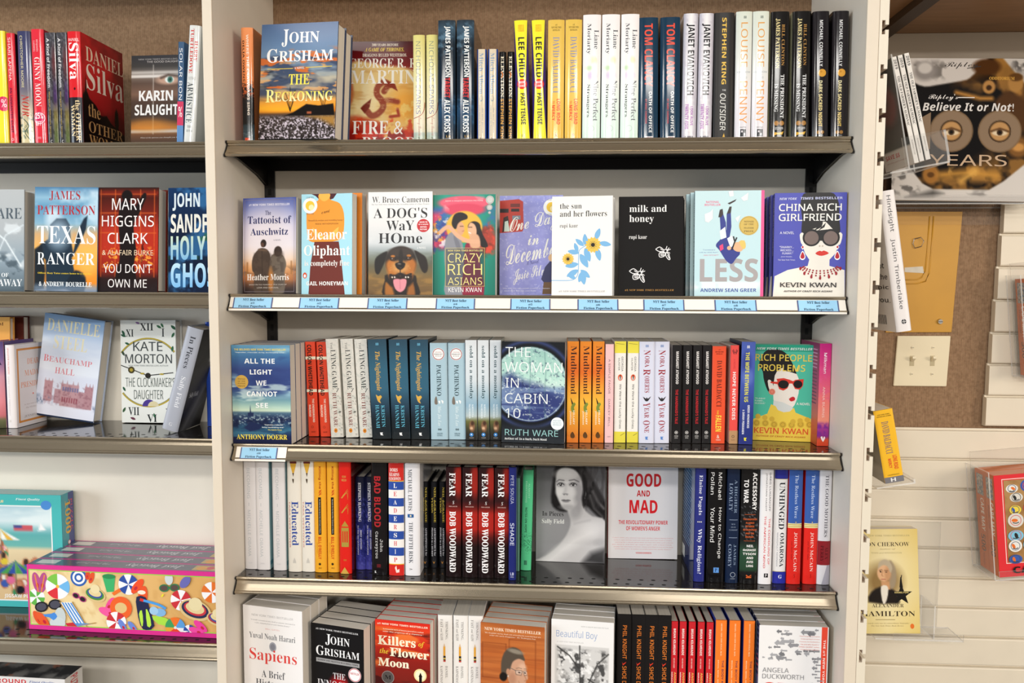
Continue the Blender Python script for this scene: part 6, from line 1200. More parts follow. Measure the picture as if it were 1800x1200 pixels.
def pr_kind(p):
    def f(c):
        c.grad([(0, '#44444a'), (.4, '#3c3a40'), (1, '#3a3a3a')]); c.noise('#77757c', 4, .5, .05, .5, 3, 2, 1, -.1, 1.1, oc=1); c.rect(.6, .18, 1.2, .35, '#6a2a2c', .8, .2); c.rect(.65, .48, 1.2, .62, '#4c2a6a', .9, .2); c.rect(.6, .7, 1.2, .8, '#b09a3a', .9, .2); c.rect(.6, .85, 1.2, 1, '#6a7a3a', .9, .2)
    p.paint(f, 12)
    p.sp('A Kind of Freedom', .05, .48, '#eceaea', 'N', .12, .4).sp('Margaret Wilkerson Sexton', .52, .92, '#cfae4a', 'n', .14, .3).text('C', .2, .945, .4, .97, '#dddddd', 'n')
spines('grey patchwork spines with white lettering on the left bay top shelf', [(86, 104, 252.5, 79), (106, 123.5, 252.5, 101)], L_at(LZ[0]), 57.5, 0, .075, spine='#4a4a4e', front='#22301f', pr=pr_kind, lean=False, m=M_gloss)
def pr_silva(p):
    p.rect(0, .575, 1, 1, '#23232a').rect(0, 0, 1, .575, '#d8242c').text('DANIEL', .1, .06, .92, .085, '#f4eaea', 's').sp('Silva', .1, .42, '#f6f0ee', 'S', .12, .88).ell(.5, .5, .08, '#4a1218', .1).sp('the OTHER', .6, .96, '#e0c89a', 'S', .5, .86).sp('WOMAN', .64, .92, '#e0c89a', 'S', .14, .44)
def prf_silva(p):
    def f(c):
        c.grad([(0, '#b81a20'), (.3, '#c21e22'), (.6, '#a01a1e'), (.8, '#4a1012'), (1, '#150c0d')]); c.noise('#5a1014', 3, .5, .3, .6, 4)
        c.poly([(0, 1), (0, .55), (.06, .5), (.08, .36), (.1, .5), (.16, .56), (.3, .6), (.42, .68), (.55, .66), (.66, .72), (1, .8), (1, 1)], '#120b0c', .02); c.poly([(.76, .6), (.8, .56), (.84, .6), (.85, .7), (.82, .8), (.78, .8), (.75, .7)], '#120b0c', .01)
    p.paint(f, 60)
    p.text('DANIEL', .1, .1, 1.0, .23, '#e6c8b0', 's').text('Silva', .1, .25, .98, .48, '#f0ddd0', 's').text('the', .12, .6, .4, .72, '#b58a5a', 's').text('OTHER', .12, .76, .95, .86, '#b58a5a', 's').text('WOMAN', .12, .88, .98, .985, '#b58a5a', 's')
spines('glossy red and black hardcover turned so its front cover shows', [(125, 148, 252.5, 118.5)], L_at(LZ[0]), 56, 1, .072, spine='#d8242c', front='#8a1a1e', pr=pr_silva, prf=prf_silva, lean=False)
def pr_slaughter(p):
    def f(c):
        c.grad([(0, '#2a2a30'), (.12, '#3a3634'), (.2, '#8a8078'), (.3, '#5a4438'), (.42, '#7a5a48'), (.5, '#4a3428'), (.7, '#3a2a20'), (.78, '#b5702a'), (.86, '#6a4428'), (1, '#2e2420')])
        c.rect(0, .17, 1, .2, '#cfc8c2', .8, .02); c.rect(-.1, .21, 1.1, .24, '#e6e0da', .9, .012); c.blob(.62, .27, .2, .07, '#c09a84', .6); c.blob(.64, .265, .075, .055, '#e6eeea', .3); c.blob(.65, .265, .045, .05, '#2f6a5c', .4); c.blob(.65, .265, .018, .02, '#101414', .3); c.line([(.5, .245), (.62, .215), (.8, .23)], .03, '#3a2a24', .04)
        c.rect(.36, .1, .375, .85, '#d8d0c8', .6, .01); c.rect(.8, .1, .815, .85, '#d8d0c8', .6, .01); c.rect(-.1, .8, 1.1, .835, '#d0c8c0', .8, .02); c.blob(.3, .75, .35, .1, '#d8892c', .9, al=.6)
    p.paint(f, 70)
    p.text('NEW YORK TIMES BESTSELLING AUTHOR', .12, .035, .96, .05, '#b0aaa8', 'n').text('THE GOOD DAUGHTER', .26, .06, .86, .08, '#c8c0bc', 'n').text('KARIN', .13, .38, .7, .49, '#f0eeec', 'K').text('SLAUGHTER', .06, .53, 1.0 if 0 else .985, .645, '#f0eeec', 'K').text('What if the person you thought you knew', .16, .88, .84, .895, '#c9c1ba', 'i').text('PIECES OF HER', .1, .955, .95, .998, '#f0eeec', 'K')
facing('face out paperback of a green eye behind window blinds', [(230, 252.7), (335, 251), (227, 90), (332, 84)], L_at(LZ[0]), .12, .03, 0, 4, Yr=.115, front='#3a302a', spine='#2a2422', pr=pr_slaughter)
spines('narrow blue paperback with a pink sticker, leaning right beside the blinds cover', [(311.5, 321, 252, 314)], L_at(LZ[0]), 74, 0, .085, d=.034, spine='#2f5478', pr=lambda p: p.sp('SOLAR BONES', .06, .66, '#eceef0', 'n', .25, .75).rect(0, .57, 1, .8, '#cf2a58').text('%', .2, .62, .8, .72, '#f6f0f2', 'B').rect(0, .8, 1, 1, '#5a8ac0'), wmul=1.2)
def pr_arm(p):
    p.sp('HARRY', .13, .3, '#d23a34', 'S', .58, .84).sp('TURTLEDOVE', .03, .4, '#d23a34', 'S', .2, .5).text('EXTRAS', .2, .43, .8, .455, '#b0b0b0', 'n').sp('ARMISTICE', .475, .82, '#3c4448', 's', .14, .66, c2='#6a7478').text('THE', .3, .84, .7, .86, '#99a0a0', 'S').text('HOT WAR', .25, .875, .75, .895, '#99a0a0', 'S')
spines('tall white hardcover with red and grey letters leaning on the divider', [(322, 343, 252, 333)], L_at(LZ[0]), 46, 1, .072, spine='#e2e2de', front='#c8cac6', pr=pr_arm)
# second shelf of the left bay
zB = L_at(LZ[1])
def pr_grey(p):
    def f(c):
        c.grad([(0, '#b9bdbf'), (.4, '#b0b6ba'), (.7, '#8fa0ac'), (1, '#55646e')]); c.noise('#dfe6ea', 5, .55, .1, .7, 3, 1, 1, .3, .8); c.noise('#3c4a54', 6, .6, .1, .7, 8, 1, 1.5, .6, 1); c.line([(.5, .4), (.7, .5), (.95, .75)], .02, '#e6eef2', .02); c.line([(.98, .35), (.7, .45), (.6, .6)], .015, '#dfe8ee', .02)
    p.paint(f, 60)
    p.text('CLARE', .3, .18, .96, .29, '#55606a', 's').text('HOUSE OF', .3, .82, .75, .86, '#eef2f4', 's').text('STOWAWAY', .2, .88, .97, .95, '#f0f4f6', 's')
facing('face out grey blue hardcover cut off by the left edge of the picture', [(-66, 506), (42, 507.5), (-72, 328), (35.5, 329.5)], zB, .07, .036, 1, 3, Yr=.066, front='#a9b0b4', spine='#8a9298', pr=pr_grey)
def pr_texas(p):
    def f(c):
        c.grad([(0, '#4a7ba4'), (.1, '#8fb8d0'), (.2, '#5c94b8'), (.35, '#86b0c8'), (.45, '#d0a878'), (.6, '#f0b058'), (.8, '#f09a3a'), (.92, '#e88a2c'), (1, '#6a7a94')]); c.noise('#d8eaf4', 3, .55, .2, .7, 4, 1, 1, 0, .4); c.blob(.3, .3, .12, .16, '#dce8f0', .9, al=.8)
        c.poly([(.25, .36), (.35, .3), (.5, .3), (.56, .36), (.58, .5), (.62, .62), (.7, .4), (.78, .3), (.84, .27), (.82, .4), (.74, .52), (.66, .62), (.6, .68), (.64, .8), (.5, .98), (.2, 1), (.18, .7), (.04, .62), (.1, .55), (.22, .5)], '#20303f', .02, 0, .92)
        c.blob(.38, .45, .18, .22, '#a8c0d4', .8, al=.75); c.poly([(.0, .6), (.12, .55), (.18, .8), (.16, .98), (.0, 1)], '#182028', .03); c.poly([(.5, .98), (.6, .82), (.72, .8), (.82, .86), (.8, 1)], '#1a2430', .03, 2); c.blob(.85, .7, .15, .2, '#f6b858', .8, al=.7); c.rect(0, .94, 1, 1.1, '#8fa4bc', .6, .05)
    p.paint(f, 100)
    p.text('JAMES', .23, .035, .72, .13, '#a8343c', 's').text('PATTERSON', .04, .175, .96, .265, '#b03038', 's').text('TEXAS', .04, .37, .97, .545, '#eef3f6', 's').text('R', .05, .63, .17, .745, '#eef3f6', 's').text('ANGER', .2, .63, .96, .745, '#eef3f6', 's').text('Officer Rory Yates comes home to a murder', .06, .82, .92, .84, '#e6c83a', 'S').text('& ANDREW BOURELLE', .08, .91, .92, .955, '#e9eef2', 'S')
facing('face out hardcover of a blue cowboy silhouette over an orange field', [(59.5, 507.5), (170, 510), (56.7, 325.5), (166, 325.5)], zB, .062, .034, 1, 3, Yr=.055, front='#4a78a0', spine='#1a2230', pr=pr_texas)
def pr_higgins(p):
    def f(c):
        c.grad([(0, '#2a1614'), (.05, '#7c2418'), (.1, '#4a1a14'), (.22, '#6a2018'), (.4, '#b03222'), (.6, '#b5301f'), (.8, '#8a241a'), (.88, '#2a1a1a'), (1, '#231c1e')])
        for x in (.04, .28, .7, .93): c.rect(x, .02, x+.015, .86, '#d8622a', .7, .01)
        for y in (.06, .24, .43): c.rect(.03, y, .97, y+.01, '#d8622a', .7, .01)
        c.noise('#f0a03a', 26, .62, .06, .9, 4, 1, 1.6, .55, .82, .05, .95); c.noise('#2a1210', 12, .6, .06, .8, 8, 2, .8, .5, .8, .7, .95)
        c.blob(.48, .08, .09, .09, '#191213', .2); c.poly([(.36, .16), (.48, .12), (.62, .18), (.72, .08), (.78, .05), (.8, .1), (.66, .28), (.6, .34), (.6, .45), (.64, .6), (.6, .75), (.64, .92), (.28, .92), (.36, .7), (.36, .5), (.34, .35)], '#1c1415', .015, 2)
        c.noise('#2a2022', 6, .5, .2, .6, 6, 1, 1, .88, 1.1)
    p.paint(f, 100)
    W_ = '#eee8e6'
    p.text('MARY', .23, .105, .76, .215, W_, 'n').text('HIGGINS', .06, .27, .93, .375, W_, 'n').text('CLARK', .16, .435, .83, .54, W_, 'n').text('& ALAFAIR BURKE', .07, .6, .92, .65, '#e6cfae', 'n').text("YOU DON'T", .09, .735, .9, .82, W_, 'n').text('OWN ME', .17, .88, .82, .96, W_, 'n')
facing('face out hardcover of a dark woman in a red window', [(172, 510.5), (277, 512), (169, 328), (276.5, 328)], zB, .06, .036, 1, 3, Yr=.053, front='#6a2018', spine='#1c1214', pr=pr_higgins)
def pr_sand(p):
    def f(c): c.grad([(0, '#15345c'), (.5, '#0f1c34'), (1, '#12203a')]); c.noise('#3a7ab0', 4, .55, .15, .7, 4); c.noise('#2a6a3a', 5, .65, .1, .6, 8, 1, 1, .4, .7)
    p.paint(f, 60)
    p.text('JOHN', .09, .05, .66, .22, '#d8e4ea', 'K').text('SANDFO', .05, .25, 1.0, .43, '#e6e4da', 'K').text('HOLY', .05, .46, .78, .69, '#cfe0c8', 'K', c2='#7ab4dc').text('GHOS', .05, .72, .98, .955, '#bfe0f0', 'K', c2='#7ab8e8')
facing('face out dark blue hardcover with tall pale letters beside the divider', [(296, 511.7), (380, 512), (295, 328.5), (378, 328.5)], zB, .06, .034, 1, 3, Yr=.053, front='#12243f', spine='#0e1828', pr=pr_sand)
# third shelf of the left bay
zC = L_at(LZ[2])
def pr_orange(p): p.paint(lambda c: c.grad([(0, '#e8b060'), (.5, '#e89a4a'), (1, '#c8783a')]), 8).text('THE WITCH ELM', .2, .05, .9, .08, '#6a4020', 'S')
facing('orange and yellow face out hardcover at the back left of the third shelf', [(-90, 740), (19, 741), (-92, 555), (18.7, 555)], zC, .192, .016, 1, 3, Yr=.192, front='#e0a050', spine='#c88a3a', pr=pr_orange)
facing('brown red hardcover standing behind the orange one', [(-66, 738), (44, 738), (-67, 556), (43, 556)], zC, .222, .022, 1, 3, Yr=.222, front='#5a2a24', spine='#5a2a24')
def pr_pink(p): p.paint(lambda c: c.grad([(0, '#5a4a7c'), (.2, '#7a6090'), (.4, '#c890a0'), (.7, '#d8848c'), (.86, '#c06a70'), (.9, '#6a6a4a'), (1, '#4a4a34')]), 8).text('A', .5, .2, .9, .27, '#3a3050', 's')
spines('violet to pink hardcover at the left edge of the third shelf', [(-14, 12, 752, -26)], zC, 600, 1, d=.1, spine='#b07a90', front='#5a4a7c', pr=pr_pink, lean=False)
def pr_dear(p): p.sp('JENNIFER PALMIERI', .03, .35, '#d87a6a', 'n', .28, .5).sp('DEAR MADAM PRESIDENT', .38, .85, '#c8bcb8', 'n', .3, .45).rect(.3, .9, .5, .93, '#d8d0cc')
def prf_dear(p):
    p.rect(0, 0, 1, 1, '#ded9dc').rect(.06, .05, 1.0, .95, '#d08a44').rect(.11, .075, 1, .925, '#dedadd').text('DEAR', .4, .18, .8, .25, '#e09a7a', 's').text('MADAM', .3, .32, .92, .39, '#e09a7a', 's').text('PRESIDENT', .16, .46, .98, .53, '#e09a7a', 's').ell(.56, .62, .02, '#d8604a').text('An Open Letter to the Women', .24, .73, .9, .75, '#b0a4a4', 'i').text('Who Will Run the World', .3, .77, .9, .79, '#b0a4a4', 'i').text('JENNIFER', .24, .87, .7, .9, '#a89c9c', 's')
spines('small white hardcover with a copper frame on its cover, third shelf', [(14, 31, 752, 4.7)], zC, 606.5, 1, d=.1, spine='#e6dfdf', front='#ded9dc', pr=pr_dear, prf=prf_dear, lean=False, m=M_semi)
def pr_steel(p):
    def f(c):
        c.grad([(0, '#7fa2cc'), (.12, '#9fb8d8'), (.24, '#c5d2e6'), (.5, '#d6dcec'), (.85, '#d8dcec'), (.9, '#e0e2ee'), (1, '#d6daea')])
        c.noise('#e6ecf4', 3, .5, .3, .6, 4, .6, 2, .2, .6)
        B = '#b08a94'
        c.rect(.12, .65, .26, .85, '#b58c94', 1, .01); c.rect(.3, .72, .44, .86, '#b5909a', 1, .01); c.rect(.4, .66, .7, .88, '#bc959c', 1, .01); c.rect(.68, .72, .88, .88, '#b58e96', 1, .01); c.rect(.8, .66, .94, .88, '#b0868e', 1, .01)
        c.noise('#7a4a58', 26, .58, .08, .35, 5, 1, 1, .64, .9, .1, .95)
        for i in range(7): c.rect(.43+i*.04, .69, .452+i*.04, .73, '#5a6a9c', .8, .008); c.rect(.43+i*.04, .79, .455+i*.04, .84, '#8a3a4a', .7, .008)
        for x in (.13, .19, .25, .42, .5, .6, .68, .82, .88, .93): c.poly([(x-.012, .66), (x, .625), (x+.012, .66)], '#b08a92', .008)
        c.noise('#5a6c8c', 9, .5, .12, .9, 9, 1, 1, .78, .9, -.1, .3); c.noise('#46587a', 9, .5, .12, .8, 11, 1, 1, .83, .91, .85, 1.1)
        c.rect(-.1, .895, 1.1, 1.1, '#dfe2f0', .9, .03)
    p.paint(f, 100)
    p.text('DANIELLE', .06, .045, .94, .165, '#e0d8b4', 's').text('STEEL', .2, .2, .76, .33, '#e0d8b8', 's').text('B', .06, .4, .14, .465, '#d87a84', 's').text('EAUCHAMP', .15, .41, .87, .465, '#d88690', 's').text('HALL', .27, .51, .6, .57, '#d88690', 's').rect(0, .985, 1, 1, '#23304a')
facing('pale blue hardcover of a mansion, tilted to the right on the third shelf', [(60, 734), (164, 750), (88, 557), (192, 560)], zC, .208, .034, 1, 2, Yr=.205, front='#b9c6de', spine='#8aa0c4', pr=pr_steel)
def pr_clock(p):
    p.rect(0, 0, 1, 1, '#e6e7e1')
    for t, u, v, w_, h_ in (('XII', .36, .03, .24, .07), ('XI', .1, .09, .14, .07), ('I', .75, .08, .05, .08), ('VII', .12, .85, .2, .08), ('VI', .46, .92, .18, .075), ('V', .8, .86, .12, .08)): p.text(t, u, v, u+w_, v+h_, '#33383a', 'S')
    k = p.w/p.h
    for a0_, a1_ in ((35, 145), (215, 325)):
        for rr, tt, cc in ((.6, .024, '#b5a03c'), (.582, .008, '#55582c')): p.line([(.5+rr*math.cos(math.radians(a)), .51+rr*k*math.sin(math.radians(a))) for a in range(a0_, a1_+1, 4)], tt, cc)
    p.ell(.5, .84, .12, '#4c3c8c', a0=180, a1=360).ell(.58, .84, .1, '#d8cca4', .09, a0=180, a1=360)
    for x, y, a, L, c in ((.03, .1, 60, .1, '#2f5a44'), (.1, .16, 200, .1, '#2f5a44'), (.02, .3, 60, .1, '#3a4c3c'), (.08, .22, 20, .09, '#2f5a44'), (.92, .05, 40, .12, '#2f5a44'), (.98, .12, 120, .1, '#3a6a4c'), (.66, .05, 30, .1, '#3a6a4c'), (.74, .03, 60, .09, '#3a6a4c'), (.03, .65, 60, .09, '#2f5a44'), (.02, .9, 300, .1, '#3a5a3c'), (.25, .97, 200, .1, '#6a3a4c'), (.6, .95, 260, .08, '#3a6a4c'), (.95, .25, 100, .1, '#3a6a4c'), (.28, .02, 20, .08, '#8a6a9c')): leaf(p, x, y, a, L, c)
    p.text('KATE', .23, .21, .76, .3, '#3c4448', 'n').text('MORTON', .08, .33, .93, .42, '#3c4448', 'n').text('NEW YORK TIMES BESTSELLING AUTHOR', .14, .435, .86, .45, '#8a9090', 'n')
    p.line([(0, .44), (.2, .48), (.48, .54), (.95, .51)], .016, '#2e3030').ell(.49, .54, .05, '#2e2c28').ell(.19, .485, .06, '#4a4228').ell(.19, .485, .03, '#b09a3c').ell(.74, .525, .04, '#b09a3c', .015).ell(.39, .52, .04, '#b09a3c', .015)
    p.text('THE CLOCKMAKER\'S', .08, .56, .98, .65, '#55605c', 'l').text('DAUGHTER', .23, .68, .76, .77, '#55605c', 'l')
facing('face out hardcover of a white clock dial with roman numerals', [(214.6, 741), (311, 742), (210, 561.5), (315, 563)], zC, .222, .03, 1, 2, Yr=.22, front='#e6e7e1', spine='#d8d8d0', pr=pr_clock)
def prf_inp(p):
    def f(c):
        c.grad([(0, '#1e1d20'), (.5, '#2c2b2e'), (1, '#1c1b1d')]); c.line([(.1, 1.05), (.4, .85), (.75, .6), (1, .5)], .2, '#9a999c', .3, .8); c.line([(.4, 1.05), (.7, .8), (1, .7)], .15, '#77767a', .3, .8); c.blob(.85, .3, .25, .2, '#aaa9ac', .5, al=.8); c.noise('#111013', 6, .5, .2, .6, 4, 1, 1, 0, .4)
    p.paint(f, 50)
    p.text('Sally Field', .12, .62, .5, .68, '#c8c7ca', 's')
r_ = spines('grey hardcover leaning hard to the right beside the divider', [(284, 313, 760, 331)], zC, 573, 1, d=.105, spine='#a9abb5', front='#1e1d20', pr=lambda p: p.sp('In Pieces', .08, .39, '#3c3d44', 's', .38, .7).sp('Sally Field', .47, .77, '#e6e6ea', 's', .36, .72).text('G', .4, .92, .6, .955, '#d8d8dc', 'S'), prf=prf_inp, m=M_semi)
spines('blue book standing behind the leaning grey hardcover, third shelf', [(364, 375, 741)], zC, 566, 1, d=.03, Y=.2, spine='#2f4fb0', lean=False)
# fourth shelf of the left bay: boxed puzzles
zD = L_at(LZ[3])
def carton(name, w, d, h, cols, m, parent_loc, rz, label, cat, group=None, lid=.0):
    root = empty(name, parent_loc, label, cat, group); root.rotation_euler = (0, 0, rz)
    mb = MB().box(-w/2, 0, 0, w/2, d, h, cols[0])
    mb.build('carton', m, root, .0012)
    return root
def attr_fix(o): pass
M_box = mat('shrink_wrapped_card', rough=.14, attr=True, spec=.6)
def wave(p, items): ...
def pr_beach(p):
    p.rect(0, 0, 1, 1, '#d8348c').rect(.008, .07, .992, .93, '#8fd048')
    p.paint(lambda c: c.hgrad([(0, '#e6cf9c'), (.35, '#e9d2a0'), (.6, '#dcb070'), (1, '#d8a560')]).noise('#c89858', 20, .55, .15, .4, 4), 90, box=(.013, .085, .987, .915))
    k = p.w/p.h; p.clip = (.011, .08, .989, .92)
    def wheel(u, v, r, cols, hub=None, n=None, a0=0):
        n = n or len(cols)
        for i in range(n): p.ell(u, v, r, cols[i % len(cols)], a0=a0+360*i/n, a1=a0+360*(i+1)/n, n=5)
        if hub: p.ell(u, v, r*.14, hub)
    def flop(u, v, r, a, c): p.ell(u, v, r, c, r*.42, a); p.ell(u+r*.3*math.cos(math.radians(a)), v+r*.3*k*math.sin(math.radians(a)), r*.25, '#c02a3a', r*.16, a)
    def glasses(u, v, r, a, c, f='#2a2426'):
        q = math.radians(a); dx, dy = math.cos(q)*r, math.sin(q)*r*k
        for s in (-1, 1): p.ell(u+s*dx, v+s*dy, r*.95, c, r*.72, a, n=14); p.ell(u+s*dx, v+s*dy, r*.74, f, r*.52, a, n=14)
        p.line([(u-dx*.3, v-dy*.3), (u+dx*.3, v+dy*.3)], r*.3, c)
    def hat(u, v, r, band): p.ell(u, v, r, '#d8bc84', r*.62, 15); p.ell(u, v-.01, r*.85, band[0], r*.5, 15); p.ell(u, v-.02, r*.7, band[1], r*.4, 15); p.ell(u, v-.03, r*.58, '#e0cc98', r*.32, 15); p.ell(u+.002, v-.09, r*.42, '#e6d6a8', r*.4)
    W = '#f0eef0'
    wheel(.045, .5, .042, ['#5fae4a', W], '#e6e0da', 8); flop(.048, .27, .05, 78, '#b5508c'); flop(.08, .27, .05, 100, '#b04f8a'); p.line([(.04, .15), (.055, .42)], .006, '#e08a3a').line([(.09, .15), (.07, .42)], .006, '#e08a3a')
    wheel(.155, .32, .062, ['#f0eef0', '#d8323c', '#f0eef0', '#7cc04a', '#f0eef0', '#6fb4e6'], '#eeb53a', 6, 30)
    for i in range(4): wheel(.265, .17, .042-.01*i, ['#2f5fae' if i % 2 == 0 else W], None, 8)
    flop(.33, .16, .03, 110, '#e0542c'); flop(.31, .12, .025, 100, '#d84a28')
    p.poly([(.385, .13), (.45, .12), (.44, .36), (.405, .37)], '#3fae6a').ell(.418, .13, .033, '#2f8a50', .012).poly([(.43, .38), (.47, .3), (.475, .2), (.5, .24), (.485, .33), (.44, .42)], '#e8722c')
    wheel(.515, .24, .05, ['#2f4fa0', W], None, 8, 20); flop(.56, .26, .045, 130, '#e8502c'); flop(.585, .42, .055, 100, '#e4562c'); p.ell(.58, .35, .02, '#f0e0d0', .01).ell(.59, .5, .02, '#f0e0d0', .01)
    hat(.345, .42, .055, ('#4a8a3c', '#3a4f9c')); glasses(.265, .47, .019, 25, '#b0307c'); glasses(.105, .62, .036, -12, '#1c1a1e', '#4a4a58')
    p.poly([(.17, .56), (.225, .55), (.29, .86), (.235, .92)], '#eceef2')
    for i in range(4): p.poly([(.175+i*.014, .56), (.183+i*.014, .56), (.248+i*.014, .91-i*.015), (.24+i*.014, .91-i*.015)], '#4a8ad0')
    p.line([(.165, .55), (.24, .93)], .005, '#b08a4a').line([(.23, .54), (.3, .92)], .005, '#b08a4a').poly([(.24, .87), (.34, .86), (.25, .94)], '#5a94d4').line([(.23, .93), (.345, .85)], .005, '#b08a4a')
    p.ell(.165, .78, .028, '#c4cccc', .045).ell(.15, .88, .04, '#c9d2d4', .03).poly([(.06, .77), (.12, .74), (.135, .72), (.15, .78), (.13, .84), (.11, .8)], '#4a8ad8', 2)
    flop(.05, .82, .04, 60, '#e0542c'); flop(.075, .84, .045, 50, '#e25a2e'); p.poly([(.19, .88), (.23, .86), (.25, .92), (.2, .92)], '#c8343c')
    flop(.42, .56, .04, 120, '#ea4f94'); flop(.41, .68, .05, 20, '#ec5a9c'); p.ell(.475, .6, .055, '#e8622c').ell(.475, .6, .03, '#dcbc80', .026)
    wheel(.45, .82, .05, ['#c8343c', W], None, 8, 10); flop(.48, .87, .035, 60, '#6a84d0'); flop(.53, .88, .032, 50, '#6a86d4')
    p.poly([(.555, .42), (.6, .42), (.62, .6), (.64, .85), (.6, .93), (.57, .85), (.555, .6)], '#23284a', 2).poly([(.565, .68), (.58, .62), (.585, .8), (.577, .87)], '#b4e04a', 2).poly([(.6, .6), (.615, .66), (.625, .84), (.605, .86)], '#b4e04a', 2)
    p.poly([(.63, .7), (.7, .72), (.74, .84), (.66, .82)], '#a8d848', 2).line([(.575, .46), (.66, .52), (.7, .58)], .012, '#4a9ae0', 4).ell(.67, .64, .03, '#7fb0dc', .02).ell(.64, .62, .022, '#9cc4e4', .02).line([(.572, .455), (.59, .47)], .014, '#d8322c')
    glasses(.72, .26, .026, -5, '#2f7a50', '#5a4a44'); p.line([(.68, .4), (.69, .36)], .008, '#e6d83a')
    wheel(.775, .44, .05, ['#c8343c', W], None, 8, 30); hat(.845, .58, .08, ('#2a3050', '#c83a44')); wheel(.745, .86, .05, ['#e6e4e8', '#e0402c', '#e0a03a', '#3f9a5c', '#e8722c', '#5a9ad8'], '#e0dcd8', 6)
    wheel(.815, .9, .03, ['#2f4fa0', W], None, 8); flop(.87, .82, .04, 40, '#ea3f9c'); flop(.85, .9, .04, 20, '#ec4aa0'); p.ell(.72, .12, .02, '#c9d2d4', .03).ell(.8, .16, .02, '#6a6ab0', .035, 40)
    wheel(.93, .3, .05, ['#e0702c', W], None, 8); hat(.95, .7, .05, ('#a83a44', '#3a4f9c'))
def prt_beach(p):
    p.rect(0, 0, 1, 1, '#5c6076').rect(0, .9, 1, 1, '#c8348c').rect(0, 0, 1, .05, '#c8348c').rect(.87, .25, .97, .8, '#d8d4d0').text('750 Piece Puzzle', .6, .4, .78, .66, '#b9bcc8', 'I').text('Just Beachy', .24, .24, .52, .8, '#d4d4de', 'I').rect(.05, .15, .18, .82, '#c8a86a').ell(.1, .5, .02, '#d83a4c').ell(.14, .45, .025, '#e8a03a')
a0 = at(47, 991.7, .094)
bw, bh, bd = -.637-a0.x, (at(47, 991.7, .094)-at(50, 1105, .094)).length, .0395
rz = -math.radians(2.4)
for i in range(4):
    lab = ['frontmost pink edged panorama puzzle box printed with beach things', 'second pink edged puzzle box from the front', 'third pink edged puzzle box from the front', 'rearmost pink edged puzzle box against the back panel'][i]
    r = carton('puzzle_box', bw, bd, bh, ['#d8348c'], M_box, (a0.x+bw/2*math.cos(rz)-math.sin(rz)*i*(bd+.001)+.004, .064+math.sin(-rz)*bw*0+i*(bd+.001)*math.cos(rz), zD+.0004), rz, lab, 'puzzle box', 'boxed panorama puzzles')
    r.location.x = a0.x + bw/2*math.cos(rz) + (i*(bd+.001))*math.sin(-rz)
    r.location.y = .094 + i*(bd+.001)*math.cos(rz) + bw/2*math.sin(rz)
    if i == 0:
        q = Print(bw, bh); pr_beach(q); q.build(r, M_box)
    q = Print(bw, bd, O=(0, bd, bh), ex=(-1, 0, 0), ez=(0, -1, 0), n=(0, 0, 1)); prt_beach(q); q.build(r, M_box)
def pr_teal(p):
    p.rect(0, 0, 1, 1, '#49b5b4')
    def f(c):
        c.grad([(0, '#a8c8d4'), (.16, '#cfe0e4'), (.24, '#8fc0c4'), (.3, '#5aa8a8'), (.42, '#6ab0a8'), (.46, '#dccca4'), (1, '#d8b888')]); c.noise('#e6f0f0', 5, .55, .15, .6, 4, .6, 2, .0, .24)
        R_ = random.Random(3)
        for i in range(46):
            u = R_.random(); v = .4+R_.random()*.55; s_ = .02+.02*v
            c.blob(u, v, s_, s_*1.6, R_.choice(['#b5704a', '#c8845a', '#a8603c', '#d09468']), .3); c.blob(u, v-.035, s_*.6, s_*.7, R_.choice(['#3a2a22', '#b08a5a', '#c08060', '#e6e0d0']), .3); c.blob(u+.005, v+.03, s_*.9, s_*.8, R_.choice(['#c83a34', '#1c1c24', '#3a5aa8', '#d8c03a', '#d86a94', '#3a8a5c']), .3)
        for u, v, r, cs in ((.62, .36, .14, ('#e8b03a', '#f0eee8')), (.72, .72, .17, ('#2f4fa0', '#4a9a4a')), (.25, .45, .12, ('#c8343c', '#f0eee8'))):
            for j in range(6): c.poly([(u-r+2*r*j/6, v), (u-r+2*r*(j+1)/6, v), (u, v-r*.8)], cs[j % 2], .01)
            c.line([(u, v), (u, v+.2)], .008, '#6a5a4a')
        c.rect(.72, .2, .86, .26, '#c84a54', .9); c.rect(.72, .2, .78, .235, '#3a4a8c', .9); c.poly([(.9, .26), (.96, .25), (.92, .18)], '#f0f0ee', .01)
    p.paint(f, 90, box=(.04, .1, .93, .94))
    p.frame(.035, .095, .935, .945, .008, '#e6eceb').text('Summer Vacation', .3, .025, .62, .075, '#e8d8a0', 'c').text('Finest Quality', .7, .03, .86, .055, '#e8f2f2', 'I').text('JIGSAW PUZZLE', .6, .885, .84, .925, '#f2f2ee', 'B').ell(.9, .09, .035, '#4a8ad0', .03)
tw, th_ = .36, .2
c0 = at(107, 870.6, .205)
th_ = c0.z - zD
def prs_teal(p):
    p.rect(0, 0, .55, 1, '#3f9aa6').rect(.55, 0, 1, 1, '#3a4a86').sp('1000', .06, .36, '#d8a83a', 'S', .3, .72).sp('PUZZLE', .06, .34, '#c24a5c', 'S', .74, .9).ring(.55, .44, .12, .03, '#c8343c').ell(.55, .44, .09, '#eeeeee')
r = carton('puzzle_box', tw, .045, th_, ['#3f9aa6'], M_box, (c0.x-tw/2, .205, zD+.0004), 0, 'teal puzzle box printed with a crowded beach, left of the pink boxes', 'puzzle box')
q = Print(tw, th_); pr_teal(q); q.build(r, M_box)
q = Print(.045, th_, O=(tw/2, .0225, 0), ex=(0, 1, 0), n=(1, 0, 0)); prs_teal(q); q.build(r, M_box)
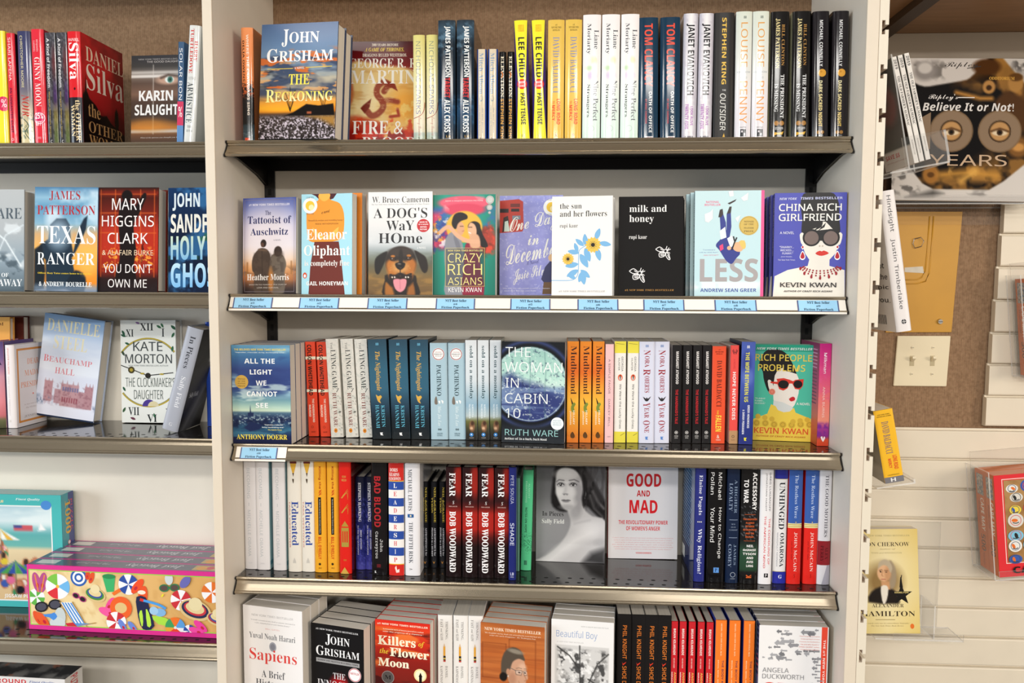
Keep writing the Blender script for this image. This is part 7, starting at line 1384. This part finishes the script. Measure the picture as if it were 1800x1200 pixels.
# lowest shelf of the left bay
e0 = at(117, 1191.7, .075); eh = e0.z-LZ[4]
r = carton('puzzle_box', .34, .06, eh, ['#d8d4d0'], M_box, (e0.x-.17, .075, LZ[4]+.0004), math.radians(-2), 'white puzzle box with dark photo collage top on the lowest left shelf', 'puzzle box')
q = Print(.34, eh); q.rect(0, 0, 1, 1, '#dcd9d8').text('AROUND', .5, .03, .74, .09, '#c8343c', 'B').text('Finest Quality', .76, .04, .93, .08, '#3a5a9c', 'I'); q.build(r, M_box)
q = Print(.34, .06, O=(0, 0, eh), ez=(0, 1, 0), n=(0, 0, 1))
q.paint(lambda c: c.grad([(0, '#6a6866'), (1, '#7a7876')]).noise('#2a2a2c', 9, .5, .1, .8, 4, 1, .6).noise('#a8644a', 12, .66, .06, .7, 8), 60); q.build(r, M_box)
q = Print(.06, eh, O=(.17, .03, 0), ex=(0, 1, 0), n=(1, 0, 0)); q.sp('PUZZLE', .02, .3, '#c8343c', 'B', .3, .7); q.build(r, M_box)
# ================================================================== right end: slotted end panel, wall, slatwall and acrylic holders
EX = HW+.0222
# slatwall skin on the outer face of the end panel, its T slots seen edge on
pitch = .0785
prof = []
z = TOPZ
zs = []
k0 = at(1546, 48, .0).z
while k0 < TOPZ-.06: k0 += pitch
slots = []
zz = k0
while zz > .1: slots.append(zz); zz -= pitch
pts = [(EX, TOPZ), (EX+.0165, TOPZ)]
for s_ in slots:
    pts += [(EX+.0165, s_+.0045), (EX+.0105, s_+.0045), (EX+.0105, s_+.0125), (EX+.0045, s_+.0125), (EX+.0045, s_-.0125), (EX+.0105, s_-.0125), (EX+.0105, s_-.0045), (EX+.0165, s_-.0045)]
pts += [(EX+.0165, .08), (EX, .08)]
mb = MB(); mb.prism(pts, -.0004, WY-.004, 'y')
sk = mb.build('end_slatwall', M_slat)
tag(sk, 'cream slotted slatwall board on the outer side of the right end panel', 'slatwall')
cmb = MB()
for s_ in slots: cmb.prism([(EX+.0042, s_-.0122), (EX+.0048, s_-.0122), (EX+.0048, s_+.0122), (EX+.0042, s_+.0122)], .0, WY-.006, 'y')
c_ = cmb.build('slot_core', M_mdf, sk)
c_['kind'] = 'stuff'
# fascia and canopy underside above the right wall
tag(MB().box(.66, WY-.02, at(1700, 108, WY).z, 2.3, WY-.001, at(1700, 57, WY-.02).z).build('header_rail', mat('taupe_header', '#9a8d7c', .5, noise=.08, nscale=15), None, .001), 'taupe header strip on the wall above the brown anniversary book', 'rail')
zc = at(1700, 57, WY-.02).z
M_wood = mat('brown_wood_grain', '#b08660', .5, noise=.4, nscale=9, stretch=(1.2, 14, 14))
tag(MB().box(.66, -.02, zc+.0005, 2.3, WY-.001, zc+.022).build('wood_shelf', M_wood, None, .001), 'brown wood grain shelf seen from below at the upper right', 'shelf')
bx_ = at(1556, 72, WY-.02)
br = MB().box(bx_.x-.03, .0, bx_.z, bx_.x, WY-.0215, zc)
tag(br.build('shelf_bracket', mat('dark_brown_bracket', '#4a3a2c', .5, noise=.1, nscale=20)), 'dark bracket under the brown wood shelf beside the end panel', 'bracket')
# slatwall panels on the wall
def slats(x0, x1, edges, y0, name, label, slope=0.0, notch=True):
    root = empty(name, ((x0+x1)/2, y0, edges[-1]), label, 'slatwall')
    L = Vector(root.location)
    back = MB().box(x0-L.x+.004, -.001, 0, x1-L.x, .003, edges[0]-edges[-1])
    back.build('backing_board', M_mdf, root)
    for a, b in zip(edges[:-1], edges[1:]):
        s0 = x0 + slope*(edges[0]-a); s1 = x0 + slope*(edges[0]-b)
        m_ = MB(); n = 0
        h = a-b
        prof = [(0, 0), (-.012, 0), (-.0155, .0015), (-.0165, .004), (-.0165, h-.0075), (-.0155, h-.0055), (-.012, h-.0045), (-.006, h-.0045), (-.006, h), (0, h)]
        m_.prism(prof, s0-L.x, x1-L.x)
        o = m_.build('slat', M_slat, root); o.location.z = b-L.z
    return root
up = [at(1780, y, WY-.016).z for y in (356, 410, 468, 526, 583.5, 639, 695, 749)]
xu = at(1728, 748, WY-.016).x; xt_ = at(1764, 370, WY-.016).x
slats(xt_, 2.2, up, WY-.0036, 'slatwall', 'upper cream slatwall panel with a stepped left edge on the brown wall', slope=(xu-xt_)/(up[0]-up[-1]))
lo_ = [at(1650, 752.5+52.6*i*(1-.004*i*.5), WY-.016).z for i in range(12)]
slats(EX+.018, 2.2, lo_, WY-.0036, 'slatwall', 'lower cream slatwall panel reaching down behind the thick portrait paperback')
# yellow plate
M_yel = mat('yellow_painted_metal', '#c8922a', .4, noise=.18, nscale=14)
pc = [at(1562, 372, WY-.001), at(1691, 372, WY-.001), at(1671.5, 583.5, WY-.001), at(1556, 584, WY-.001)]
root = empty('wall_plate', (pc[2].x, WY-.001, pc[2].z), 'ochre yellow metal plate screwed to the brown wall above the switches', 'plate')
O = Vector(root.location)
m_ = MB(); vs = [(p.x-O.x, p.z-O.z) for p in pc]
m_.prism(vs, -.003, 0, 'y'); m_.build('plate', M_yel, root, .0006)
def P2(px, py, y=-.003): q = at(px, py, WY-.004); return (q.x-O.x, y, q.z-O.z)
ridge = MB()
for off in (0, 7): ridge.tube([P2(1641-off, 380), P2(1637-off, 440), P2(1633-off, 480-off*.5), P2(1627-off, 494-off), P2(1612, 498-off), P2(1575, 499-off)], .0016, 6)
ridge.build('embossed_ridge', M_yel, root, smooth=True)
sc = MB().tube([P2(1651.7, 565, -.003), P2(1651.7, 565, -.0075)], [.0068, .0052], 14); sc.build('screw_head', M_steel, root)
x_, _, z_ = P2(1651.7, 565); MB().box(x_-.005, -.0079, z_-.0006, x_+.005, -.0074, z_+.0006).build('screw_slot', M_hole, root)
ring = MB().tube([P2(1606, 420, -.006), P2(1617, 417, -.008), P2(1622, 424, -.009), P2(1618, 433, -.008), P2(1607, 436, -.006), P2(1604, 428, -.005), P2(1606, 420, -.006)], .0009, 6); ring.build('wire_ring', M_steel, root)
sm = MB().prism([(P2(1590, 470)[0], P2(1590, 470)[2]), (P2(1622, 468)[0], P2(1622, 468)[2]), (P2(1624, 480)[0], P2(1624, 480)[2]), (P2(1590, 478)[0], P2(1590, 478)[2])], -.0034, -.003, 'y'); sm.build('paint_smear', mat('white_paint_smear', '#d8d0c0', .6, noise=.3, nscale=80), root)
# switch plate
M_ivory = mat('ivory_plastic', '#e2d6b8', .3)
pc = [at(1577, 590, WY-.003), at(1670.5, 590, WY-.003), at(1663, 679, WY-.003), at(1569.5, 678, WY-.003)]
O = Vector((pc[3].x, WY-.0005, pc[3].z))
root = empty('light_switch', O, 'ivory double toggle switch plate under the yellow plate', 'switch')
m_ = MB().prism([(p.x-O.x, p.z-O.z) for p in pc], -.0055, 0, 'y'); m_.build('cover_plate', M_ivory, root, .002)
for px in (1603, 1639):
    q = at(px, 634, WY-.006); X, Z = q.x-O.x, q.z-O.z
    MB().box(X-.0048, -.0062, Z-.0115, X+.0048, -.0054, Z+.0115).build('toggle_slot', mat('switch_recess', '#b3a684', .5), root)
    MB().prism([(-.006, Z-.002), (-.006, Z+.006), (-.017, Z+.0115), (-.018, Z+.006)], X-.0038, X+.0038).build('toggle', M_ivory, root, .0008)
    for dz in (-.03, .03):
        c_ = MB().tube([(X, -.0054, Z+dz), (X, -.0068, Z+dz)], .0032, 10); c_.build('screw', M_ivory, root)
        MB().box(X-.0026, -.0071, Z+dz-.0004, X+.0026, -.0067, Z+dz+.0004).build('screw_slot', M_hole, root)
# brown anniversary book on its acrylic ledge
zR = at(1650, 357, .25).z
def pr_rip(p):
    def f(c):
        c.grad([(0, '#0e0b0a'), (1, '#120d0a')]); c.noise('#6a4622', 3, .55, .2, .9, 4, 1, 1); c.noise('#b5803c', 5, .62, .12, .7, 9)
        c.blob(.45, .5, .35, .3, '#0d0a0a', .6); c.noise('#a9783a', 8, .6, .1, .8, 17, 1, 1, .72, .9, .2, .85); c.noise('#e0b060', 12, .62, .08, .6, 21, 1, 1, .74, .88, .25, .8)
        # torn paper, top and bottom
        c.poly([(.02, -.02), (.62, -.02), (.64, .03), (.6, .08), (.56, .12), (.52, .15), (.42, .17), (.3, .19), (.22, .2), (.14, .17), (.08, .1)], '#c9c2bc', .015, 2); c.noise('#55504c', 10, .58, .1, .7, 4, 1, 1, 0, .17, .08, .4); c.blob(.22, .09, .08, .07, '#8c8682', .5); c.blob(.22, .07, .05, .04, '#c4beb8', .4)
        c.poly([(.76, -.02), (1.05, -.02), (1.05, .3), (.9, .14)], '#c0bab4', .015); c.noise('#4a4644', 14, .55, .1, .8, 6, 1, 1, -.1, .12, .82, 1.1)
        c.poly([(-.02, .74), (.12, .76), (.22, .88), (.3, .92), (.55, .92), (.7, .92), (.8, .86), (1.02, .68), (1.02, 1.02), (-.02, 1.02)], '#cdc7c1', .012); c.noise('#55514e', 12, .58, .08, .8, 8, 1, 1, .76, .98, -.1, .22); c.noise('#6a6663', 9, .58, .1, .7, 13, .7, 1.5, .9, 1, .2, .8)
        c.poly([(.1, .98), (.3, .92), (.38, .95), (.3, .975)], '#3c3a38', .03, 0, .6)
        # figures
        c.poly([(.72, .3), (.8, .22), (.88, .25), (.96, .3), (1, .5), (.85, .5), (.78, .42)], '#4c3018', .03, 0, .9); c.blob(.87, .17, .055, .07, '#a87a40', .3); c.blob(.87, .13, .05, .03, '#5c3c1c', .4); c.blob(.68, .2, .045, .05, '#b08048', .3); c.blob(.68, .205, .02, .02, '#3a2412', .4); c.line([(.45, .24), (.62, .28), (.7, .28)], .03, '#b07c3c', .03)
        c.blob(.66, .06, .1, .06, '#4a2c14', .4); c.blob(.9, .62, .08, .08, '#7a5228', .5); c.blob(.9, .62, .045, .03, '#c08a4a', .6); c.blob(.28, .82, .06, .07, '#9c6a30', .4); c.blob(.28, .82, .025, .02, '#5c3a18', .5); c.blob(.1, .25, .05, .07, '#7c5426', .5); c.line([(.36, .82), (.55, .8), (.75, .82)], .06, '#c08a3c', .05, .8); c.line([(.5, .86), (.6, .79)], .04, '#d8a450', .04, .8)
        for u in (.42, .765):
            c.blob(u, .51, .155, .155, '#7a6248', .04); c.blob(u, .51, .145, .145, '#86705a', .05); c.blob(u, .51, .08, .08, '#2a1c10', .06); c.blob(u, .51, .07, .07, '#b58a58', .2); c.blob(u, .52, .055, .022, '#d8c4a4', .3); c.blob(u, .518, .022, .022, '#3a2818', .3); c.blob(u, .518, .01, .01, '#0c0a08', .3); c.line([(u-.06, .51), (u, .49), (u+.06, .51)], .012, '#4a2e18', .015)
    p.paint(f, 150)
    p.text('Ripley', .36, .025, .6, .075, '#3a3634', 'C').line([(.52, .07), (.62, .055)], .006, '#3a3634').text('ODDITORIUM', .68, .128, .86, .15, '#d8a44a', 'S').text("Ripley's", .25, .25, .46, .3, '#e6e2de', 'C').line([(.46, .275), (.58, .275)], .006, '#e6e2de').text('Believe It or Not!', .21, .31, .86, .37, '#d8d4d0', 'J').text('YEARS', .27, .675, .82, .755, '#c0a488', 'n')
    p.poly([(.2, .42), (.27, .38), (.27, .64), (.22, .64), (.22, .46)], '#86705a')
q0, q1 = at(1578, 357, .25), at(1822, 360, .24)
facing('large brown and black hardcover with two ringed eyes on the acrylic ledge', [(1566, 357), (1812, 360.5), (1572, 108), (1818, 108)], zR, .25, .03, 1, 4, Yr=.25, front='#120d0a', spine='#120d0a', pr=pr_rip)
def slab(name, x0, y0, z0, x1, y1, z1, root, m=None):
    o = MB().box(x0, y0, z0, x1, y1, z1).build(name, M_acry, root); o.data.materials.append(M_acre)
    dims = (abs(x1-x0), abs(y1-y0), abs(z1-z0)); k = dims.index(min(dims))
    for p in o.data.polygons: p.material_index = 0 if abs(p.normal[k]) > .9 else 1
    return o
root = empty('acrylic_ledge', ((q0.x+q1.x)/2, .25, zR), 'long clear acrylic ledge under the brown anniversary book', 'display ledge')
W2 = (q1.x-q0.x)/2+.02
slab('tray', -W2, -.012, -.0036, W2, WY-.252, -.0006, root); slab('front_lip', -W2, -.015, -.0036, W2, -.012, .016, root); slab('back_plate', -W2, WY-.255, -.04, W2, WY-.252, -.0037, root)
# things hung on the outer side of the end panel
def side_holder(px, py, Y, depth, wdt, label, hgt=.11, tilt=0, zoff=0):
    P = at(px, py, Y)
    root = empty('acrylic_holder', (EX+.0172, P.y, P.z), label, 'display holder')
    slab('back_plate', 0, 0, 0, .003, depth, hgt, root); slab('tray', .003, 0, 0, wdt, depth, .003, root); slab('lip', wdt-.003, 0, .003, wdt, depth, .045, root)
    slab('slot_hook', -.012, .02, hgt-.012, .0005, depth-.02, hgt-.008, root)
    return root
def side_book(desc, foot, head, w_px, Y, d, hard, spine, back, pr, prb=None, m=None, root_name=None, front=None, name='paperback_book', cat='book', group=None):
    F, H = at(*foot, Y), at(*head, Y)
    v = H-F; h = math.hypot(v.x, v.z); th = math.atan2(v.x, v.z)
    ww = w_px/FPX*((F-EYE).dot(FW))
    r = upright_book(ww, h, d, hard, front or spine, spine, back, m or M_semi, pr, None, prb)
    r.name = name
    r.location = F + Vector((math.cos(th)*ww/2, 0, -math.sin(th)*ww/2)); r.rotation_euler = (0, th, 0)
    tag(r, desc, cat, group); return r
def pr_alm(p): p.sp('2019', .025, .115, '#33302e', 'S', .25, .8).sp("THE OLD FARMER'S ALMANAC", .18, .65, '#3c3836', 'S', .25, .75).sp('ALMANAC.COM', .78, .92, '#8a8682', 'n', .35, .65)
def prb_alm(p):
    p.paint(lambda c: c.grad([(0, '#14241c'), (.3, '#1c1614'), (.7, '#241814'), (.82, '#14241c'), (.83, '#e6e2de'), (1, '#e0dcd8')]).blob(.5, .4, .35, .3, '#7a1a14', .5).blob(.4, .35, .15, .1, '#1c1412', .5), 30)
    p.text('SAVE $$', .1, .85, .6, .9, '#c8242c', 'K').text('with this year\'s coupon', .1, .92, .8, .94, '#a85a5a', 'n')
for i, (f_, h_) in enumerate([((1607, 287), (1567, 101)), ((1616.5, 284), (1577.7, 98)), ((1627.5, 281), (1589, 94.5))]):
    side_book(['left of the three thin white almanac spines in the acrylic holder', 'middle of the three thin white almanac spines in the acrylic holder', 'right of the three thin white almanac spines, nearest the ringed eyes'][i], f_, h_, 8.6, .06, .13, 0, '#e4e0da', '#14241c', pr_alm, prb_alm if i == 0 else None, group='thin white almanacs')
rt = empty('acrylic_holder', at(1553, 304, .05), 'tilted clear acrylic pocket holding the three thin almanacs', 'display holder')
rt.rotation_euler = (0, math.radians(-11), 0)
ow = (at(1668, 270, .05)-at(1553, 300, .05)).length
slab('tray', ow*.1, .0, -.004, ow, .15, -.001, rt); slab('back_plate', ow*.41, .145, -.001, ow, .148, .16, rt)
slab('side_wall', ow*.38, .0, -.001, ow*.38+.0028, .145, .215, rt)
slab('front_lip', ow*.34, -.003, -.001, ow, -.0002, .058, rt)
slab('side_lip', ow-.003, .0, -.001, ow, .145, .058, rt)
def pr_hind(p): p.sp('Hindsight', .035, .29, '#3a3a3c', 'n', .3, .66).sp('Justin Timberlake', .34, .84, '#4a4a4c', 'n', .3, .62).ell(.52, .93, .16, '#3a3a3c').line([(.36, .93), (.68, .93)], .03, '#e2dfe0').line([(.52, .91), (.52, .95)], .03, '#e2dfe0')
def prb_hind(p):
    p.rect(0, 0, 1, 1, '#dcd9da').text("It's not", .45, .5, .9, .54, '#3a3a3c', 'B').text('in the', .55, .58, .95, .62, '#3a3a3c', 'B').text('pic', .7, .66, .95, .7, '#3a3a3c', 'B').text('you.', .6, .76, .95, .8, '#3a3a3c', 'B')
    for i in range(12): p.rect(.4+i*.035, .88, .415+i*.035, .95, '#3a3a3c')
side_book('large white hardcover hung spine out on the outer side of the end panel', (1576, 584), (1545, 337), 26, .05, .2, 1, '#e6e2e2', '#dcd9da', pr_hind, prb_hind, name='hardcover_book')
def pr_audio(p): p.rect(0, .92, 1, 1, '#77767c').text('H', .32, .935, .58, .985, '#e6e6e8', 'B').text('NEW YORK TIMES', .15, .055, .8, .07, '#5a4a1c', 'S').text('BESTSELLING AUTHOR', .12, .08, .86, .095, '#5a4a1c', 'S').sp('DAVID BALDACCI', .16, .6, '#6a6078', 's', .3, .66).sp('LONG ROAD', .63, .82, '#d8432c', 'K', .6, .82).sp('MERCY', .67, .8, '#d8432c', 'K', .34, .5).text('UNABRIDGED', .2, .885, .8, .9, '#5a4a1c', 'n')
side_book('yellow audiobook case on a small acrylic tray beside the end panel', (1556, 850), (1535, 723), 33, .05, .15, 0, '#efb92c', '#8a8478', pr_audio, m=M_box, name='audiobook_case')
rt = empty('acrylic_holder', at(1540, 856, .04), 'small clear acrylic tray under the yellow audiobook case', 'display holder'); rt.rotation_euler = (0, math.radians(-10), 0)
ow = (at(1607, 838, .04)-at(1540, 852, .04)).length
slab('tray', 0, -.004, -.003, ow, .171, 0, rt); slab('lip', ow-.003, -.004, 0, ow, .165, .006, rt); slab('back_plate', .012, .168, -.003, ow, .171, .05, rt)
for i, (px, py) in enumerate(((1541, 46), (1541, 120), (1538, 190), (1536, 262), (1531, 415), (1529, 485), (1522, 695), (1518, 765))):
    pass
# portrait paperback on the lower slatwall
YH = WY-.078
def pr_ham(p):
    def f(c):
        c.grad([(0, '#d8c27c'), (.3, '#e6d8a8'), (.6, '#eadfb4'), (1, '#e0cc84')]); c.hgrad([(0, '#d8c070'), (.5, '#f0e8c8'), (1, '#d8bc62')], .4)
        c.blob(.46, .5, .27, .27, '#7a5a2c', .8, al=.8)
        c.poly([(.22, .70), (.27, .6), (.4, .555), (.52, .55), (.64, .6), (.7, .70), (.6, .715)], '#1d1612', .04, 2)
        c.poly([(.56, .3), (.64, .36), (.66, .46), (.63, .55), (.56, .57), (.54, .45)], '#9c8c74', .03, 3)
        c.poly([(.42, .5), (.55, .5), (.56, .58), (.44, .58)], '#c9986e', .02)
        c.blob(.47, .42, .105, .135, '#ddb088', .2); c.blob(.53, .43, .05, .12, '#b5845c', .8, al=.6)
        c.poly([(.38, .38), (.4, .32), (.48, .29), (.56, .31), (.6, .37), (.57, .42), (.53, .36), (.46, .345), (.4, .37)], '#b8aa92', .02, 3)
        c.line([(.4, .395), (.44, .39)], .01, '#6a4a34', .01); c.line([(.48, .395), (.53, .4)], .01, '#6a4a34', .01)
        c.blob(.42, .408, .014, .009, '#2a1a14', .4); c.blob(.505, .412, .016, .009, '#2a1a14', .4)
        c.line([(.45, .4), (.435, .445), (.455, .45)], .009, '#a8744e', .012); c.line([(.43, .48), (.49, .482)], .012, '#a8544a', .012)
        c.poly([(.42, .55), (.5, .54), (.53, .58), (.5, .68), (.45, .72), (.42, .64)], '#e6e0d4', .015, 2)
    p.paint(f, 80)
    p.text('A NEW YORK TIMES BESTSELLER', .2, .055, .88, .07, '#a89a6a', 'S').text('RON CHERNOW', .15, .125, .87, .165, '#4a3c28', 's').text('Author of', .4, .185, .66, .2, '#a08c5c', 'i').text('TITAN and WASHINGTON', .28, .22, .75, .235, '#a89a6a', 'n').text('ALEXANDER', .27, .715, .76, .75, '#4a3c28', 's').text('HAMILTON', .1, .785, .93, .835, '#3a2e1e', 's').rect(.32, .865, .62, .87, '#8a7a4a').text('"In nearly every way an extraordinary biography."', .15, .895, .85, .91, '#a08c5c', 'i').text('The New York Times Book Review', .25, .92, .75, .932, '#a08c5c', 'i').ell(.88, .93, .03, '#e0722c', .04)
    S_ = []
    for i in range(10):
        a = -math.pi/2+i*math.pi/5; r = .17 if i % 2 == 0 else .068; S_.append((.73+r*math.cos(a), .63+r*math.sin(a)*p.w/p.h))
    p.poly(S_, '#171412', key='sticker').poly([(.7, .56), (.715, .48), (.72, .46), (.735, .46), (.74, .5), (.755, .56)], '#171412', 1, key='sticker').line([(.73, .47), (.74, .44)], .012, '#171412', key='sticker').text('HAMILTON', .625, .6, .835, .615, '#e0cc84', 'B', key='sticker')
zH = at(1560, 1117, YH).z
facing('thick cream paperback of a powdered hair portrait in an acrylic holder', [(1503, 1117), (1617.5, 1117), (1494, 934), (1608.5, 936.5)], zH, YH, .03, 0, 5, Yr=YH, front='#e4d49a', spine='#4a3a24', pr=pr_ham)
h0, h1 = at(1535, 1116, YH), at(1688, 1122, YH)
rt = empty('acrylic_holder', (h0.x, YH, zH), 'clear acrylic holder under the powdered hair portrait paperback', 'display holder')
ow = h1.x-h0.x
slab('tray', 0, -.012, -.0036, ow, WY-.021-YH, -.0006, rt); slab('back_plate', 0, WY-.0238-YH, 0, ow*.86, WY-.0210-YH, at(1600, 916, WY-.02).z-zH, rt); slab('divider', ow*.66, -.012, -.0004, ow*.66+.0028, WY-.024-YH, .075, rt); slab('front_lip', ow*.2, -.015, -.0036, ow, -.0122, .012, rt)
# boxed puzzles in acrylic holders on the slatwall
YP = WY-.11
def pr_cape(p):
    p.rect(0, 0, 1, 1, '#dc3038').frame(.08, .04, .98, .87, .008, '#f0d8d0')
    p.paint(lambda c: c.grad([(0, '#b08a58'), (1, '#a87c48')]).noise('#8a6238', 12, .5, .2, .5, 4), 40, box=(.1, .055, .96, .86))
    R_ = random.Random(8); cs = ['#e6e4de', '#e8d04a', '#5a9ad0', '#3a5aa8', '#7fc0dc', '#e08a3a', '#d8d4cc', '#c84a44']
    for j in range(7):
        for i in range(5):
            u, v, r = .2+i*.17+R_.uniform(-.03, .03), .12+j*.115+R_.uniform(-.02, .02), R_.uniform(.06, .085)
            p.ell(u, v, r, R_.choice(cs), r*R_.uniform(.7, 1)); p.ring(u, v, r*.7, .006, R_.choice(['#3a4a6c', '#c84a44', '#2a2a2a'])); p.ell(u+R_.uniform(-.02, .02), v, r*.4, R_.choice(['#3a5aa8', '#e0702c', '#2a2a2a', '#4a8a5c']), r*.22, R_.uniform(0, 90)); p.line([(u-r*.4, v+.02), (u, v+.028), (u+r*.4, v+.02)], .01, '#3a3a3a', 3)
    p.text('CAPE MAY', .14, .9, .85, .965, '#1c1416', 'K')
def prs_cape(p):
    p.rect(0, 0, 1, 1, '#c8662c').paint(lambda c: c.grad([(0, '#8a8a90'), (1, '#8a7a6a')]).noise('#3a6a94', 10, .5, .1, .8, 4).noise('#d8cfc0', 12, .55, .1, .8, 9), 12, box=(.15, .04, .85, .25)).sp('CAPE MAY', .28, .61, '#ece6e0', 'B', .46, .8).sp('Wildwood', .32, .56, '#6a2a1a', 'i', .2, .36).sp('500', .65, .82, '#3a2a20', 'N', .3, .74).sp('Piece Puzzle', .84, .96, '#6a3a20', 'n', .4, .6)
CT = math.radians(6)
def cape(px, py, wpx, hpx, label, Y, n, holder_label, lx):
    P = at(px, py, Y); h = hpx/FPX*((P-EYE).dot(FW)); w_ = .2; d = .038
    for i in range(n):
        r = carton('puzzle_box', w_, d, h, ['#c8662c'], M_box, (P.x+w_/2*math.cos(CT), Y+i*(d+.001), P.z+.0004+w_/2*math.sin(CT)), 0, label[i], 'puzzle box', 'red and orange souvenir puzzles')
        r.rotation_euler = (0, -CT, 0)
        q = Print(d, h, O=(-w_/2, d/2, 0), ex=(0, -1, 0), n=(-1, 0, 0)); prs_cape(q); q.build(r, M_box)
        if i == 0: q = Print(w_, h); pr_cape(q); q.build(r, M_box)
    rt = empty('acrylic_holder', (P.x, Y, P.z), holder_label, 'display holder'); D = WY-.0212-Y; rt.rotation_euler = (0, -CT, 0)
    slab('tray', -.012, -.006, -.004, .26, D, -.001, rt); slab('front_lip', -.004, -.009, -.004, .26, -.0062, .016, rt); slab('back_plate', -.004, D-.003, 0, .26, D-.0004, h+.035, rt); slab('side_wall', -.0135, -.006, -.001, -.011, D, h+.01, rt)
cape(1757, 1015, 100, 182, ['red fronted souvenir puzzle box with orange side on the lower slatwall', 'second orange sided puzzle box behind the red fronted one, lower slatwall'], YP, 2, 'clear acrylic holder of the two orange sided puzzles on the lower slatwall', 0)
cape(1812, 662, 100, 172, ['orange sided puzzle box in the holder on the upper slatwall'], WY-.07, 1, 'clear acrylic holder of the orange sided puzzle on the upper slatwall', 0)

bpy.data.scenes.remove(FSC)
